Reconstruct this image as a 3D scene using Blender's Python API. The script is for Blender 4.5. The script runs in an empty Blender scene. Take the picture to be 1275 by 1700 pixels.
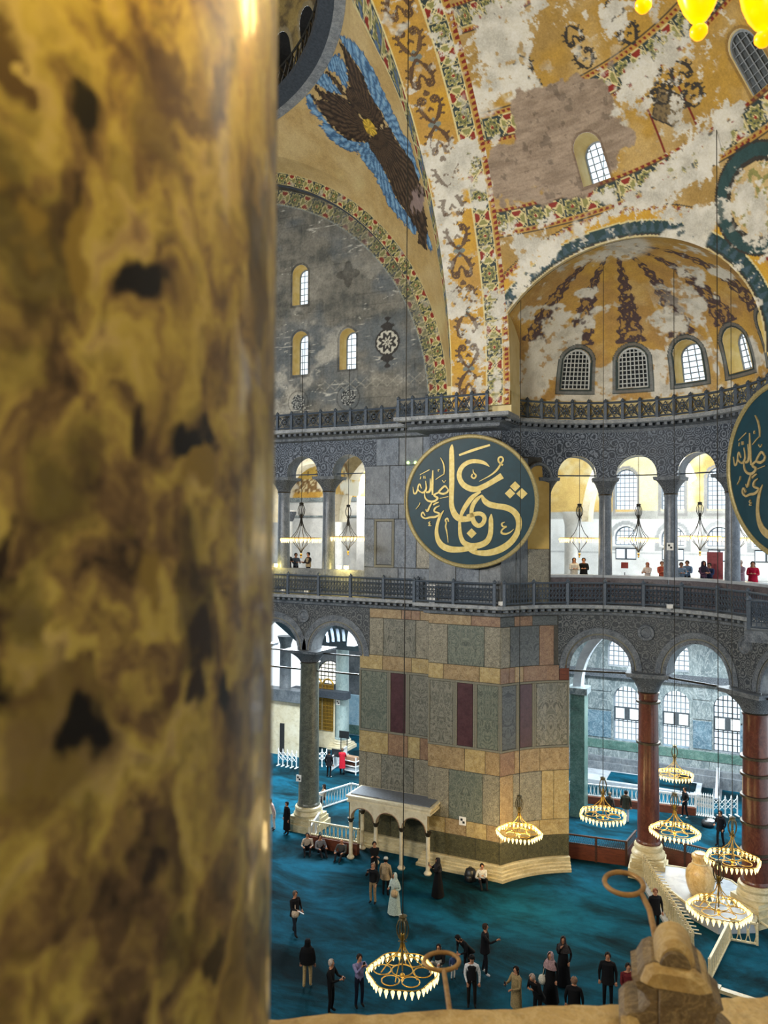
import bpy, bmesh, math, random
import numpy as np
from mathutils import Vector, Matrix

random.seed(7)
scene = bpy.context.scene
COL = scene.collection
R = math.radians

# ------------------------------------------------------------------ camera
FPX, EYE = 1277.0, 16.0
YAW, PITCH, ROLL = R(25.5), math.atan(28.0 / FPX), R(0.4)
_fw = np.array([-math.sin(YAW) * math.cos(PITCH), math.cos(YAW) * math.cos(PITCH), math.sin(PITCH)])
_r0 = np.array([math.cos(YAW), math.sin(YAW), 0.0])
_u0 = np.cross(_r0, _fw)
_rt = _r0 * math.cos(ROLL) + _u0 * math.sin(ROLL)
_up = -_r0 * math.sin(ROLL) + _u0 * math.cos(ROLL)
CAM = np.array([0.0, 0.0, EYE])
cam_data = bpy.data.cameras.new('camera')
cam_data.sensor_fit = 'HORIZONTAL'
cam_data.sensor_width = 36.0
cam_data.lens = 36.0 * FPX / 1275.0
cam_data.clip_start = 0.05
cam_data.clip_end = 300
cam_data.dof.use_dof = True
cam_data.dof.focus_distance = 34.0
cam_data.dof.aperture_fstop = 8.5
cam = bpy.data.objects.new('camera', cam_data)
COL.objects.link(cam)
cam.matrix_world = Matrix([[_rt[0], _up[0], -_fw[0], 0], [_rt[1], _up[1], -_fw[1], 0],
                           [_rt[2], _up[2], -_fw[2], EYE], [0, 0, 0, 1]])
scene.camera = cam

# ------------------------------------------------------------------ daylight, exposure and added fill lights
world = bpy.data.worlds.new('daylight')
scene.world = world
world.use_nodes = True
world.node_tree.nodes['Background'].inputs[0].default_value = (0.80, 0.91, 1.0, 1)
world.node_tree.nodes['Background'].inputs[1].default_value = 1.15
scene.view_settings.view_transform = 'Standard'
scene.view_settings.look = 'None'
scene.view_settings.gamma = 1.0
scene.view_settings.use_curve_mapping = False
scene.view_settings.exposure = 0.55
scene.cycles.use_denoising = True
scene.cycles.max_bounces = 6
scene.cycles.diffuse_bounces = 3
scene.cycles.sample_clamp_indirect = 4.0

def area_light(name, loc, aim, size, power, color):
    l = bpy.data.lights.new(name, 'AREA'); l.shape = 'RECTANGLE'; l.size, l.size_y = size; l.energy = power; l.color = color
    o = bpy.data.objects.new(name, l); COL.objects.link(o); o.location = loc
    o.rotation_euler = (Vector(aim) - Vector(loc)).to_track_quat('-Z', 'Y').to_euler(); return o
# unseen fill lights added left of the view, aimed up to brighten the vaults
area_light('added_vault_fill_west', (-13, 2, 19), (-6, 30, 29), (5, 2), 3500, (1.0, .94, .84))
area_light('added_vault_fill_dome', (-30, 3, 19), (-19, 34, 27), (5, 2), 2600, (.93, .96, 1.0))
# unseen daylight-coloured fill lights added inside the aisles, aimed down at the carpet
area_light('added_aisle_fill_left', (-23, 40.5, 10.6), (-21.5, 36.5, 0), (9, 3), 4600, (.80, .92, 1.0))
area_light('added_aisle_fill_right', (-4, 46.5, 11.5), (-4, 43, 0), (10, 3), 3000, (.80, .92, 1.0))

# unseen fill lights added inside the galleries to brighten their back walls
area_light('added_gallery_fill_left', (-23, 42.5, 19.2), (-23, 50, 15), (8, 1.5), 700, (.95, .98, 1.0))
area_light('added_gallery_fill_right', (-3.5, 44, 20.5), (-3.5, 50, 15.5), (12, 1.5), 900, (.92, .97, 1.0))

# ------------------------------------------------------------------ measuring helpers
def ray(x, y):
    return _fw + _rt * (x - 637.5) / FPX - _up * (y - 850.0) / FPX
def at_y(x, y, Y):
    v = ray(x, y); return CAM + v * (Y / v[1])
def at_z(x, y, z=0.0):
    v = ray(x, y); return CAM + v * ((z - EYE) / v[2])
def at_d(x, y, d):
    return CAM + ray(x, y) * d
def at_sphere(x, y, c, rad):
    v = ray(x, y); o = CAM - np.array(c); a = v @ v; b = 2 * o @ v; q = o @ o - rad * rad
    D = max(b * b - 4 * a * q, 0.0)
    return CAM + v * ((-b + math.sqrt(D)) / (2 * a))

# ------------------------------------------------------------------ mesh helpers
class MB:
    def __init__(s): s.v = []; s.f = []; s.m = []
    def add(s, vs, fs, m=0):
        o = len(s.v); s.v += [tuple(map(float, p)) for p in vs]
        for f in fs: s.f.append(tuple(i + o for i in f)); s.m.append(m)
        return s
    def box(s, c, d, m=0, rz=0.0, taper=1.0):
        cx, cy, cz = c; a, b, h = d[0] / 2, d[1] / 2, d[2] / 2; vs = []
        for z, k in ((-h, 1.0), (h, taper)):
            for x, y in ((-a, -b), (a, -b), (a, b), (-a, b)):
                x *= k; y *= k
                vs.append((cx + x * math.cos(rz) - y * math.sin(rz), cy + x * math.sin(rz) + y * math.cos(rz), cz + z))
        return s.add(vs, [(3, 2, 1, 0), (4, 5, 6, 7), (0, 1, 5, 4), (1, 2, 6, 5), (2, 3, 7, 6), (3, 0, 4, 7)], m)
    def tube(s, pts, r, n=8, m=0, closed=False, caps=True, sx=1.0):
        P = [Vector(p) for p in pts]; N = len(P)
        rr = r if isinstance(r, (list, tuple)) else [r] * N
        vs = []; prev = None
        for i in range(N):
            if closed: t = P[(i + 1) % N] - P[i - 1]
            else: t = P[min(i + 1, N - 1)] - P[max(i - 1, 0)]
            if t.length < 1e-9: t = Vector((0, 0, 1))
            t.normalize()
            if prev is None:
                a = Vector((0, 0, 1)) if abs(t.z) < .9 else Vector((1, 0, 0))
                u = a.cross(t).normalized()
            else:
                u = (prev - t * prev.dot(t))
                if u.length < 1e-6: u = Vector((1, 0, 0)).cross(t)
                u.normalize()
            prev = u; w = t.cross(u)
            for k in range(n):
                an = 2 * math.pi * k / n
                vs.append(P[i] + u * (rr[i] * math.cos(an) * sx) + w * (rr[i] * math.sin(an)))
        fs = []
        for i in range(N if closed else N - 1):
            j = (i + 1) % N
            for k in range(n):
                l = (k + 1) % n
                fs.append((i * n + k, i * n + l, j * n + l, j * n + k))
        if caps and not closed:
            fs.append(tuple(reversed(range(n)))); fs.append(tuple(range((N - 1) * n, N * n)))
        return s.add(vs, fs, m)
    def lathe(s, prof, n=24, c=(0, 0, 0), m=0, caps=True, sq=None):
        vs = []; fs = []
        for (r, z) in prof:
            for k in range(n):
                a = 2 * math.pi * k / n
                vs.append((c[0] + r * math.cos(a), c[1] + r * math.sin(a), c[2] + z))
        for i in range(len(prof) - 1):
            for k in range(n):
                l = (k + 1) % n
                fs.append((i * n + k, i * n + l, (i + 1) * n + l, (i + 1) * n + k))
        if caps:
            fs.append(tuple(reversed(range(n)))); fs.append(tuple(range((len(prof) - 1) * n, len(prof) * n)))
        return s.add(vs, fs, m)
    def ring(s, c, rad, r, n=24, k=6, ax='z', m=0, a0=0, a1=2 * math.pi):
        closed = abs(a1 - a0 - 2 * math.pi) < 1e-6; pts = []
        cnt = n if closed else n + 1
        for i in range(cnt):
            a = a0 + (a1 - a0) * i / n; x, y = rad * math.cos(a), rad * math.sin(a)
            pts.append((c[0] + x, c[1] + y, c[2]) if ax == 'z' else ((c[0] + x, c[1], c[2] + y) if ax == 'y' else (c[0], c[1] + x, c[2] + y)))
        return s.tube(pts, r, k, m, closed)
    def prism(s, out, y0, y1, f=None, m=0):
        """outline (u, v) extruded between depths y0 and y1; f(u, v, w) places a point"""
        f = f or (lambda u, v, w: (u, w, v)); n = len(out)
        vs = [f(u, v, y0) for u, v in out] + [f(u, v, y1) for u, v in out]
        fs = [tuple(range(n)), tuple(reversed(range(n, 2 * n)))]
        for i in range(n):
            j = (i + 1) % n; fs.append((i, i + n, j + n, j))
        return s.add(vs, fs, m)
    def strip(s, A, B, closed=False, m=0):
        n = len(A); fs = []
        for i in range(n if closed else n - 1):
            j = (i + 1) % n; fs.append((i, j, n + j, n + i))
        return s.add(list(A) + list(B), fs, m)
    def mesh(s, name, mats, smooth=False):
        me = bpy.data.meshes.new(name); me.from_pydata(s.v, [], s.f)
        mats = mats if isinstance(mats, (list, tuple)) else [mats]
        for mt in mats: me.materials.append(mt)
        if len(mats) > 1: me.polygons.foreach_set('material_index', s.m)
        if smooth: smooth_mesh(me, smooth)
        me.update(); return me
    def obj(s, name, mats, parent=None, smooth=False, loc=None):
        return place(name, s.mesh(name, mats, smooth), parent, loc)

def smooth_mesh(me, ang):
    me.polygons.foreach_set('use_smooth', [True] * len(me.polygons))
    if ang is not True:
        bm = bmesh.new(); bm.from_mesh(me)
        for e in bm.edges:
            if len(e.link_faces) == 2 and e.calc_face_angle(0) > ang: e.smooth = False
        bm.to_mesh(me); bm.free()
def place(name, me, parent=None, loc=None, rz=0.0):
    o = bpy.data.objects.new(name, me); COL.objects.link(o)
    if parent is not None: o.parent = parent
    if loc is not None: o.location = loc
    if rz: o.rotation_euler[2] = rz
    return o
def tag(o, label=None, cat=None, group=None, kind=None):
    if label: o['label'] = label
    if cat: o['category'] = cat
    if group: o['group'] = group
    if kind: o['kind'] = kind
    return o
def empty(name, loc=(0, 0, 0), rz=0.0, label=None, cat=None, group=None, kind=None):
    o = bpy.data.objects.new(name, None); COL.objects.link(o)
    o.location = loc; o.rotation_euler[2] = rz; o.empty_display_size = .2
    return tag(o, label, cat, group, kind)
def copy_tree(o, parent=None):
    c = o.copy(); COL.objects.link(c); c.parent = parent
    for ch in o.children: copy_tree(ch, c)
    return c
def point_light(name, loc, power, color, rad=.1, parent=None):
    l = bpy.data.lights.new(name, 'POINT'); l.energy = power; l.color = color; l.shadow_soft_size = rad
    o = bpy.data.objects.new(name, l); COL.objects.link(o); o.location = loc
    if parent is not None: o.parent = parent
    return o

# ------------------------------------------------------------------ painted curved surfaces
def lin(h):
    h = h.lstrip('#'); a = np.array([int(h[i:i + 2], 16) / 255. for i in (0, 2, 4)])
    return np.where(a <= .04045, a / 12.92, ((a + .055) / 1.055) ** 2.4)
def lin4(h): return tuple(lin(h)) + (1.0,)
def _hash(ix, iy, iz, seed):
    n = (ix * 374761393 + iy * 668265263 + iz * 2147483647 + seed * 974711).astype(np.int64)
    n = (n ^ (n >> 13)) * 1274126177; n = n & 0x7fffffff
    n = (n ^ (n >> 16)) & 0xffff
    return n / 65535.0
def vnoise(P, seed=0):
    P = np.asarray(P, float); i = np.floor(P).astype(np.int64); f = P - i; f = f * f * (3 - 2 * f)
    o = 0
    for dx in (0, 1):
        for dy in (0, 1):
            for dz in (0, 1):
                w = (f[:, 0] if dx else 1 - f[:, 0]) * (f[:, 1] if dy else 1 - f[:, 1]) * (f[:, 2] if dz else 1 - f[:, 2])
                o = o + w * _hash(i[:, 0] + dx, i[:, 1] + dy, i[:, 2] + dz, seed)
    return o
def fbm(P, sc=1.0, octv=4, seed=0, gain=.55):
    P = np.asarray(P, float) * sc; a = 1.0; s = 0; t = 0
    for k in range(octv):
        s = s + a * vnoise(P + 17.3 * k, seed + k); t += a; a *= gain; P = P * 2.03
    return s / t
def sstep(a, b, x):
    t = np.clip((x - a) / (b - a), 0, 1); return t * t * (3 - 2 * t)
def mixc(c0, c1, t):
    t = np.asarray(t)[:, None]; return c0 * (1 - t) + c1 * t
def poly_sd(poly, X, Y):
    """signed distance to a polygon, positive inside"""
    p = np.asarray(poly, float); d = np.full(X.shape, 1e9); ins = np.zeros(X.shape, bool); n = len(p)
    for i in range(n):
        a, b = p[i], p[(i + 1) % n]; e = b - a; L = max(e @ e, 1e-12)
        t = np.clip(((X - a[0]) * e[0] + (Y - a[1]) * e[1]) / L, 0, 1)
        d = np.minimum(d, np.hypot(X - a[0] - t * e[0], Y - a[1] - t * e[1]))
        c = ((a[1] > Y) != (b[1] > Y))
        if abs(e[1]) > 1e-12: ins ^= c & (X < e[0] * (Y - a[1]) / e[1] + a[0])
    return np.where(ins, d, -d)
def line_d(pts, X, Y, closed=False):
    p = np.asarray(pts, float); d = np.full(X.shape, 1e9); n = len(p)
    for i in range(n if closed else n - 1):
        a, b = p[i], p[(i + 1) % n]; e = b - a; L = max(e @ e, 1e-12)
        t = np.clip(((X - a[0]) * e[0] + (Y - a[1]) * e[1]) / L, 0, 1)
        d = np.minimum(d, np.hypot(X - a[0] - t * e[0], Y - a[1] - t * e[1]))
    return d
def patch(name, us, vs, fmap, mat, keep=None, color=None, parent=None, smooth=True, flip=False):
    """grid in (u, v), cut where keep(u, v) < 0, placed by fmap, painted by color(u, v, P)"""
    U, V = np.meshgrid(np.asarray(us, float), np.asarray(vs, float), indexing='ij')
    nu, nv = U.shape; U = U.ravel(); V = V.ravel()
    idx = np.arange(nu * nv).reshape(nu, nv)
    q = np.stack([idx[:-1, :-1], idx[1:, :-1], idx[1:, 1:], idx[:-1, 1:]], -1).reshape(-1, 4)
    faces = []; eu = []; ev = []
    if keep is not None:
        S = keep(U, V); ok = S[q] > 0; alln = ok.all(1); anyn = ok.any(1)
        faces = q[alln].tolist(); cache = {}; base = nu * nv
        for f in q[anyn & ~alln].tolist():
            out = []
            for i in range(4):
                a, b = f[i], f[(i + 1) % 4]
                if S[a] > 0: out.append(a)
                if (S[a] > 0) != (S[b] > 0):
                    k = (min(a, b), max(a, b))
                    if k not in cache:
                        t = S[a] / (S[a] - S[b]); cache[k] = base + len(eu)
                        eu.append(U[a] + t * (U[b] - U[a])); ev.append(V[a] + t * (V[b] - V[a]))
                    out.append(cache[k])
            if len(out) > 2: faces.append(out)
        U = np.concatenate([U, eu]); V = np.concatenate([V, ev])
        used = np.zeros(len(U), bool)
        for f in faces: used[f] = True
        remap = np.cumsum(used) - 1; U = U[used]; V = V[used]
        faces = [[int(remap[i]) for i in f] for f in faces]
    else: faces = q.tolist()
    if flip: faces = [f[::-1] for f in faces]
    P = np.stack(fmap(U, V), -1)
    me = bpy.data.meshes.new(name); me.from_pydata(P, [], faces); me.materials.append(mat)
    if smooth: me.polygons.foreach_set('use_smooth', np.ones(len(faces), bool))
    uv = me.uv_layers.new(name='uv'); li = np.empty(len(me.loops), np.int32); me.loops.foreach_get('vertex_index', li)
    uv.data.foreach_set('uv', np.stack([U[li], V[li]], -1).astype(np.float32).ravel())
    if color is not None:
        c = np.clip(color(U, V, P), 0, 1); at = me.color_attributes.new('paint', 'FLOAT_COLOR', 'POINT')
        at.data.foreach_set('color', np.concatenate([c, np.ones((len(c), 1))], 1).astype(np.float32).ravel())
    me.update()
    return place(name, me, parent)
def arch_sd(U, V, c, w, z0, zs, k=1.0):
    """signed distance outside an arched opening: negative inside it"""
    d = np.where(V < zs, np.abs(U - c) - w, np.hypot(U - c, (V - zs) / k) - w)
    return np.maximum(d, z0 - V)
def arch_line(c, w, z0, zs, n=16, k=1.0):
    p = [(c + w, z0)] + [(c + w * math.cos(a), zs + k * w * math.sin(a)) for a in np.linspace(0, math.pi, n + 1)] + [(c - w, z0)]
    return p
def steps(a, b, d): return np.linspace(a, b, max(2, int(round(abs(b - a) / d)) + 1))
# ------------------------------------------------------------------ materials (all node based)
class NT:
    def __init__(s, name):
        s.mat = bpy.data.materials.new(name); s.mat.use_nodes = True; s.t = s.mat.node_tree
        s.b = s.t.nodes['Principled BSDF']; s.out = s.t.nodes['Material Output']
    def n(s, typ, **kw):
        nd = s.t.nodes.new(typ)
        for k, v in kw.items():
            if hasattr(nd, k): setattr(nd, k, v)
        return nd
    def link(s, a, b): s.t.links.new(a, b)
    def math(s, op, a, b=None, c=None, clamp=False):
        nd = s.n('ShaderNodeMath', operation=op, use_clamp=clamp)
        for i, x in enumerate((a, b, c)):
            if x is None: continue
            if isinstance(x, (int, float)): nd.inputs[i].default_value = x
            else: s.link(x, nd.inputs[i])
        return nd.outputs[0]
    def coord(s, kind='pos', scale=(1, 1, 1)):
        if kind == 'pos': o = s.n('ShaderNodeNewGeometry').outputs['Position']
        else: o = s.n('ShaderNodeTexCoord').outputs[kind]
        m = s.n('ShaderNodeMapping'); m.inputs['Scale'].default_value = scale; s.link(o, m.inputs[0])
        return m.outputs[0]
    def noise(s, co, sc, det=4, rough=.6, dist=0.0):
        nd = s.n('ShaderNodeTexNoise'); s.link(co, nd.inputs['Vector'])
        nd.inputs['Scale'].default_value = sc; nd.inputs['Detail'].default_value = det
        nd.inputs['Roughness'].default_value = rough; nd.inputs['Distortion'].default_value = dist
        return nd.outputs[0]
    def voro(s, co, sc, feature='F1', rnd=1.0):
        nd = s.n('ShaderNodeTexVoronoi', feature=feature); s.link(co, nd.inputs['Vector'])
        nd.inputs['Scale'].default_value = sc; nd.inputs['Randomness'].default_value = rnd
        return nd
    def ramp(s, fac, stops, interp='LINEAR'):
        nd = s.n('ShaderNodeValToRGB'); nd.color_ramp.interpolation = interp; e = nd.color_ramp.elements
        while len(e) < len(stops): e.new(.5)
        for i, (p, c) in enumerate(stops):
            e[i].position = p; e[i].color = lin4(c) if isinstance(c, str) else c
        s.link(fac, nd.inputs[0]); return nd.outputs[0]
    def mix(s, fac, a, b, blend='MIX'):
        nd = s.n('ShaderNodeMix', data_type='RGBA', blend_type=blend)
        for i, x in ((0, fac), (6, a), (7, b)):
            if isinstance(x, (int, float)): nd.inputs[i].default_value = x
            elif isinstance(x, str): nd.inputs[i].default_value = lin4(x)
            elif isinstance(x, tuple): nd.inputs[i].default_value = x
            else: s.link(x, nd.inputs[i])
        return nd.outputs[2]
    def done(s, col=None, rough=.6, metal=0.0, bump=None, strength=.3, dist=.02, spec=.5):
        if col is not None:
            if isinstance(col, str): s.b.inputs['Base Color'].default_value = lin4(col)
            else: s.link(col, s.b.inputs['Base Color'])
        if isinstance(rough, (int, float)): s.b.inputs['Roughness'].default_value = rough
        else: s.link(rough, s.b.inputs['Roughness'])
        s.b.inputs['Metallic'].default_value = metal
        s.b.inputs['Specular IOR Level'].default_value = spec
        if bump is not None:
            b = s.n('ShaderNodeBump'); b.inputs['Strength'].default_value = strength; b.inputs['Distance'].default_value = dist
            s.link(bump, b.inputs['Height']); s.link(b.outputs[0], s.b.inputs['Normal'])
        return s.mat

def m_plain(name, c, c2=None, rough=.6, metal=0.0, sc=9.0, kind='pos', spec=.5, bump=.15):
    t = NT(name); co = t.coord(kind); n = t.noise(co, sc, 5)
    return t.done(t.ramp(n, [(.3, c), (.7, c2 or c)]), rough, metal, n, bump, .02, spec)
def m_stone(name, a, b, c, sc=1.2, streak=(1, 1, 1), vein='#d8d2c4', veinamt=.25, rough=.45, dark='#20201e', kind='pos', bump=.2):
    t = NT(name); co = t.coord(kind, streak)
    n1 = t.noise(co, sc, 8, .65, .6); n2 = t.noise(co, sc * 4.3, 6, .6); n3 = t.noise(co, sc * 17, 3, .6)
    col = t.ramp(n1, [(.30, a), (.5, b), (.70, c)])
    v = t.math('ABSOLUTE', t.math('SUBTRACT', t.noise(co, sc * 1.7, 5, .6, 1.6), .5))
    col = t.mix(t.math('MULTIPLY', t.math('SUBTRACT', 1.0, t.math('MULTIPLY', v, 22, clamp=True)), veinamt), col, vein)
    col = t.mix(t.math('MULTIPLY', t.math('SUBTRACT', n2, .52, clamp=True), 2.2), col, dark)
    col = t.mix(t.math('MULTIPLY', t.math('SUBTRACT', n3, .5, clamp=True), .9), col, vein)
    return t.done(col, rough, 0, n2, bump, .02)
def m_book(name, a, b, c, sc=2.0, veinamt=.5, rough=.35):
    """book-matched marble: veins mirrored about the slab's middle"""
    t = NT(name); co = t.n('ShaderNodeTexCoord').outputs['Object']
    sp = t.n('ShaderNodeSeparateXYZ'); t.link(co, sp.inputs[0])
    oi = t.n('ShaderNodeObjectInfo')
    cb = t.n('ShaderNodeCombineXYZ'); t.link(t.math('ABSOLUTE', sp.outputs[0]), cb.inputs[0])
    t.link(t.math('MULTIPLY', oi.outputs['Random'], 40.0), cb.inputs[1]); t.link(t.math('MULTIPLY', sp.outputs[2], .55), cb.inputs[2])
    n = t.noise(cb.outputs[0], sc, 7, .6, 1.4)
    w = t.math('SINE', t.math('MULTIPLY', n, 46.0)); w = t.math('MULTIPLY_ADD', w, .5, .5)
    g = t.noise(cb.outputs[0], sc * 9, 4, .65)
    col = t.mix(t.math('MULTIPLY', w, veinamt), t.ramp(n, [(.3, a), (.5, b), (.68, a)]), c)
    col = t.mix(t.math('MULTIPLY', t.math('SUBTRACT', g, .5, clamp=True), 1.6), col, c)
    return t.done(col, rough, 0, g, .12, .01)
def m_lace(name, ground, line, sc=2.2, rings=24.0, amount=.75, kind='UV'):
    """shallow undercut carving: vine roundels and drilled leaves"""
    t = NT(name); co = t.coord(kind); v = t.voro(co, sc, 'F1', .55)
    n = t.noise(co, sc * 3.2, 3, .6, 1.0)
    r = t.math('SINE', t.math('ADD', t.math('MULTIPLY', v.outputs['Distance'], rings), t.math('MULTIPLY', n, 9.0)))
    f = t.noise(co, sc * 9, 3, .7, 1.2)
    k = t.math('MULTIPLY', t.math('GREATER_THAN', r, .25), t.math('MULTIPLY', t.math('SUBTRACT', f, .28, clamp=True), 2.8, clamp=True))
    big = t.noise(co, sc * .35, 4, .6)
    col = t.mix(t.math('MULTIPLY', k, amount), t.mix(big, ground, '#2c3138'), line)
    return t.done(col, .6, 0, k, .5, .03)
def m_paint(name='wall_painting', rough=.62, nsc=14.0, amt=.35):
    t = NT(name); at = t.n('ShaderNodeAttribute', attribute_name='paint'); co = t.coord('pos')
    n = t.noise(co, nsc, 6, .7); m = t.noise(co, nsc * .18, 4, .6)
    col = t.mix(amt, at.outputs[0], t.ramp(n, [(.3, (.25, .25, .25, 1)), (.7, (.85, .85, .85, 1))]), 'OVERLAY')
    col = t.mix(.25, col, t.ramp(m, [(.3, (.3, .3, .3, 1)), (.7, (.75, .75, .75, 1))]), 'OVERLAY')
    return t.done(col, rough, 0, n, .25, .02, .3)
def m_emit(name, c, strength, c2=None):
    t = NT(name); co = t.coord('Object'); n = t.noise(co, 6, 2)
    col = t.ramp(n, [(.3, c), (.7, c2 or c)])
    t.link(col, t.b.inputs['Base Color']); t.link(col, t.b.inputs['Emission Color'])
    t.b.inputs['Emission Strength'].default_value = strength; t.b.inputs['Roughness'].default_value = .3
    return t.mat
def m_glass(name='window_glass', tint=(.93, .97, 1, 1)):
    t = NT(name); tr = t.n('ShaderNodeBsdfTransparent'); gl = t.n('ShaderNodeBsdfGlossy'); mx = t.n('ShaderNodeMixShader')
    co = t.coord('pos'); n = t.noise(co, 3, 2)
    t.link(t.ramp(n, [(.3, tint), (.7, (.86, .92, .97, 1))]), tr.inputs[0]); gl.inputs['Roughness'].default_value = .1
    mx.inputs[0].default_value = .04; t.link(tr.outputs[0], mx.inputs[1]); t.link(gl.outputs[0], mx.inputs[2])
    t.link(mx.outputs[0], t.out.inputs[0]); t.t.nodes.remove(t.b)
    return t.mat

M = {}
M['paint'] = m_paint()
M['paint_dark'] = m_paint('sooty_painting', .75, 9.0, .5)
M['wall_grey'] = m_stone('grey_marble', '#4b5157', '#656b70', '#7f8384', 1.8, (1, 1, .6), '#a9adae', .2)
M['wall_blue'] = m_stone('blue_grey_marble', '#3f4955', '#58636f', '#737d87', 1.8, (1, 1, .6), '#b8bec4', .25)
M['wall_white'] = m_stone('white_marble_wall', '#c2c0b8', '#d6d4cc', '#e4e2da', .5, (1, 1, 1), '#a8a8a4', .25, .4, '#b0aea6')
M['wall_aisle'] = m_stone('aisle_marble', '#4c595e', '#6a7678', '#858e8d', 1.2, (1, 1, .5), '#dfe3e0', .3, .35, '#5a686c')
M['aisle_green'] = m_stone('aisle_green_marble', '#35534c', '#4b6b62', '#5f7d73', 1.2, (1, 1, 1), '#9db0a6', .25, .35)
M['aisle_blue'] = m_stone('aisle_blue_marble', '#3b5462', '#516c7a', '#69838f', 1.4, (1, 1, 1), '#c7d4da', .3, .35, '#3a5565')
M['joint'] = m_plain('dark_joint', '#3b3a36', '#55524b', .8)
M['tan'] = m_stone('tan_breccia', '#75603f', '#957c57', '#b09a72', 3.2, (1, 1, 1), '#d9c8a4', .35, .4, '#5b4630')
M['tan2'] = m_stone('pink_breccia', '#6d4f3e', '#84654e', '#9a7d60', 3.4, (1, 1, 1), '#cdb594', .3, .4, '#4a3528')
M['tan3'] = m_stone('honey_onyx', '#8a7548', '#a68f5c', '#bda974', 3.0, (1, 1, 1), '#e2d6b4', .35, .4, '#6b5530')
M['grey_panel'] = m_book('grey_veined_slab', '#47483f', '#5f6056', '#a19d8e', 2.6, .62)
M['fleck'] = m_stone('flecked_grey_marble', '#4f4c43', '#75705f', '#948d7a', 6.0, (1, 1, 1), '#cbc3ab', .65, .4, '#2c2b26')
M['green_slab'] = m_book('green_grey_slab', '#424a45', '#565f57', '#949786', 3.2, .6)
M['dark_slab'] = m_book('dark_grey_slab', '#35393c', '#484d4e', '#767a78', 2.8, .5)
M['porphyry'] = m_stone('purple_porphyry', '#3c2429', '#4b2f34', '#573a3d', 2.0, (1, 1, 1), '#7a5c5c', .12, .35, '#2a181c')
M['verde'] = m_stone('dark_verd_antique', '#23261b', '#3f3e2b', '#5c5639', 7.0, (1, 1, 1), '#a89e74', .35, .4, '#15160f')
M['border'] = m_plain('carved_border', '#8b8878', '#6b6a5e', .6, 0, 30.0, 'pos', .4, .6)
M['plinth'] = m_stone('cream_plinth', '#a4956c', '#bcae86', '#d0c49e', 1.4, (1, 1, 3), '#e6ddc0', .3, .4, '#6d5f3e')
M['cream'] = m_stone('cream_marble', '#c9b994', '#dccfae', '#e8dec4', .9, (1, 1, 1), '#f2ecd8', .25, .35, '#a08e66')
M['slate'] = m_plain('grey_roof', '#5b6068', '#71767c', .7)
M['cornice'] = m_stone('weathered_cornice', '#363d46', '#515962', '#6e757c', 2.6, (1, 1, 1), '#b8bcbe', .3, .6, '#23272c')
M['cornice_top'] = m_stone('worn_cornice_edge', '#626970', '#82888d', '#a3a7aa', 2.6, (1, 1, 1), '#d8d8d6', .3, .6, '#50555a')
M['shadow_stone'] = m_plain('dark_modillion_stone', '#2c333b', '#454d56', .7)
M['iron'] = m_plain('painted_ironwork', '#39434e', '#566270', .55, .2, 20.0)
M['iron_dark'] = m_plain('black_iron', '#26241f', '#3d3a32', .5, .5, 30.0)
M['lace_blue'] = m_lace('blue_grey_carving', '#364150', '#a9b4c2', 2.3, 30.0, .75)
M['lace_grey'] = m_lace('grey_carving', '#43484c', '#a3a7a6', 2.8, 26.0, .62)
M['lace_pos'] = m_lace('carved_capital', '#474d54', '#9aa0a4', 6.0, 22.0, .55, 'pos')
M['col_green'] = m_stone('verd_antique_shaft', '#2f332e', '#4a4e46', '#67685c', 4.0, (1, 1, 1.0), '#a7aa98', .3, .3, '#24281f')
M['col_grey'] = m_stone('grey_shaft', '#454d57', '#5b646f', '#747d86', 2.6, (1, 1, .6), '#b4b9be', .2, .35, '#3a4048')
M['col_red'] = m_stone('porphyry_shaft', '#3d201a', '#552c22', '#6b3a2b', 1.6, (1, 1, .5), '#8f6048', .2, .28, '#24120e')
M['col_pale'] = m_stone('pale_green_shaft', '#7d9190', '#94a8a6', '#aebdb8', 1.5, (1, 1, .5), '#d2dad4', .2, .35, '#566a6a')
M['bronze'] = m_plain('bronze_band', '#3a332a', '#5b5140', .45, .7, 20.0)
M['brass'] = m_plain('gilded_brass', '#b98d34', '#e0bb5c', .3, .8, 25.0, 'Object')
M['brass_dark'] = m_plain('tarnished_brass', '#4e4632', '#7c7152', .45, .7, 30.0, 'Object')
M['bulb'] = m_emit('lit_glass_lamp', '#ffe6a2', 2.3, '#ffd066')
M['amber'] = m_emit('lit_amber_glass', '#ffb800', 1.25, '#ff9d00')
M['flood'] = m_emit('floodlight_face', '#ffd24a', 30.0)
M['glass'] = m_glass()
M['lead'] = m_plain('window_lattice', '#6f767c', '#8b9196', .6)
M['lead_dark'] = m_plain('dark_window_frame', '#33383c', '#4a5054', .6)
M['white_paint'] = m_plain('white_painted_metal', '#c9cdcc', '#e4e6e4', .45, 0, 20.0)
M['white_marble'] = m_stone('polished_white_marble', '#8b9096', '#a6abb0', '#bcc0c3', .9, (1, 1, 1), '#a4a8ac', .35, .25, '#b6b9bc')
M['fence_cream'] = m_plain('cream_balustrade', '#c8b88c', '#ded2ae', .5, 0, 16.0)
M['wood_dark'] = m_stone('dark_wood', '#2c1a12', '#3f2618', '#523321', 2.0, (1, 1, 6), '#6b4730', .2, .4, '#1a0f0a')
M['wood_red'] = m_stone('reddish_wood', '#4c2416', '#61301d', '#743d26', 2.0, (1, 1, 6), '#8a5236', .2, .45, '#2c140c')
M['gold_screen'] = m_plain('gilt_screen', '#8a6a24', '#c49c44', .4, .6, 40.0)
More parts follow.
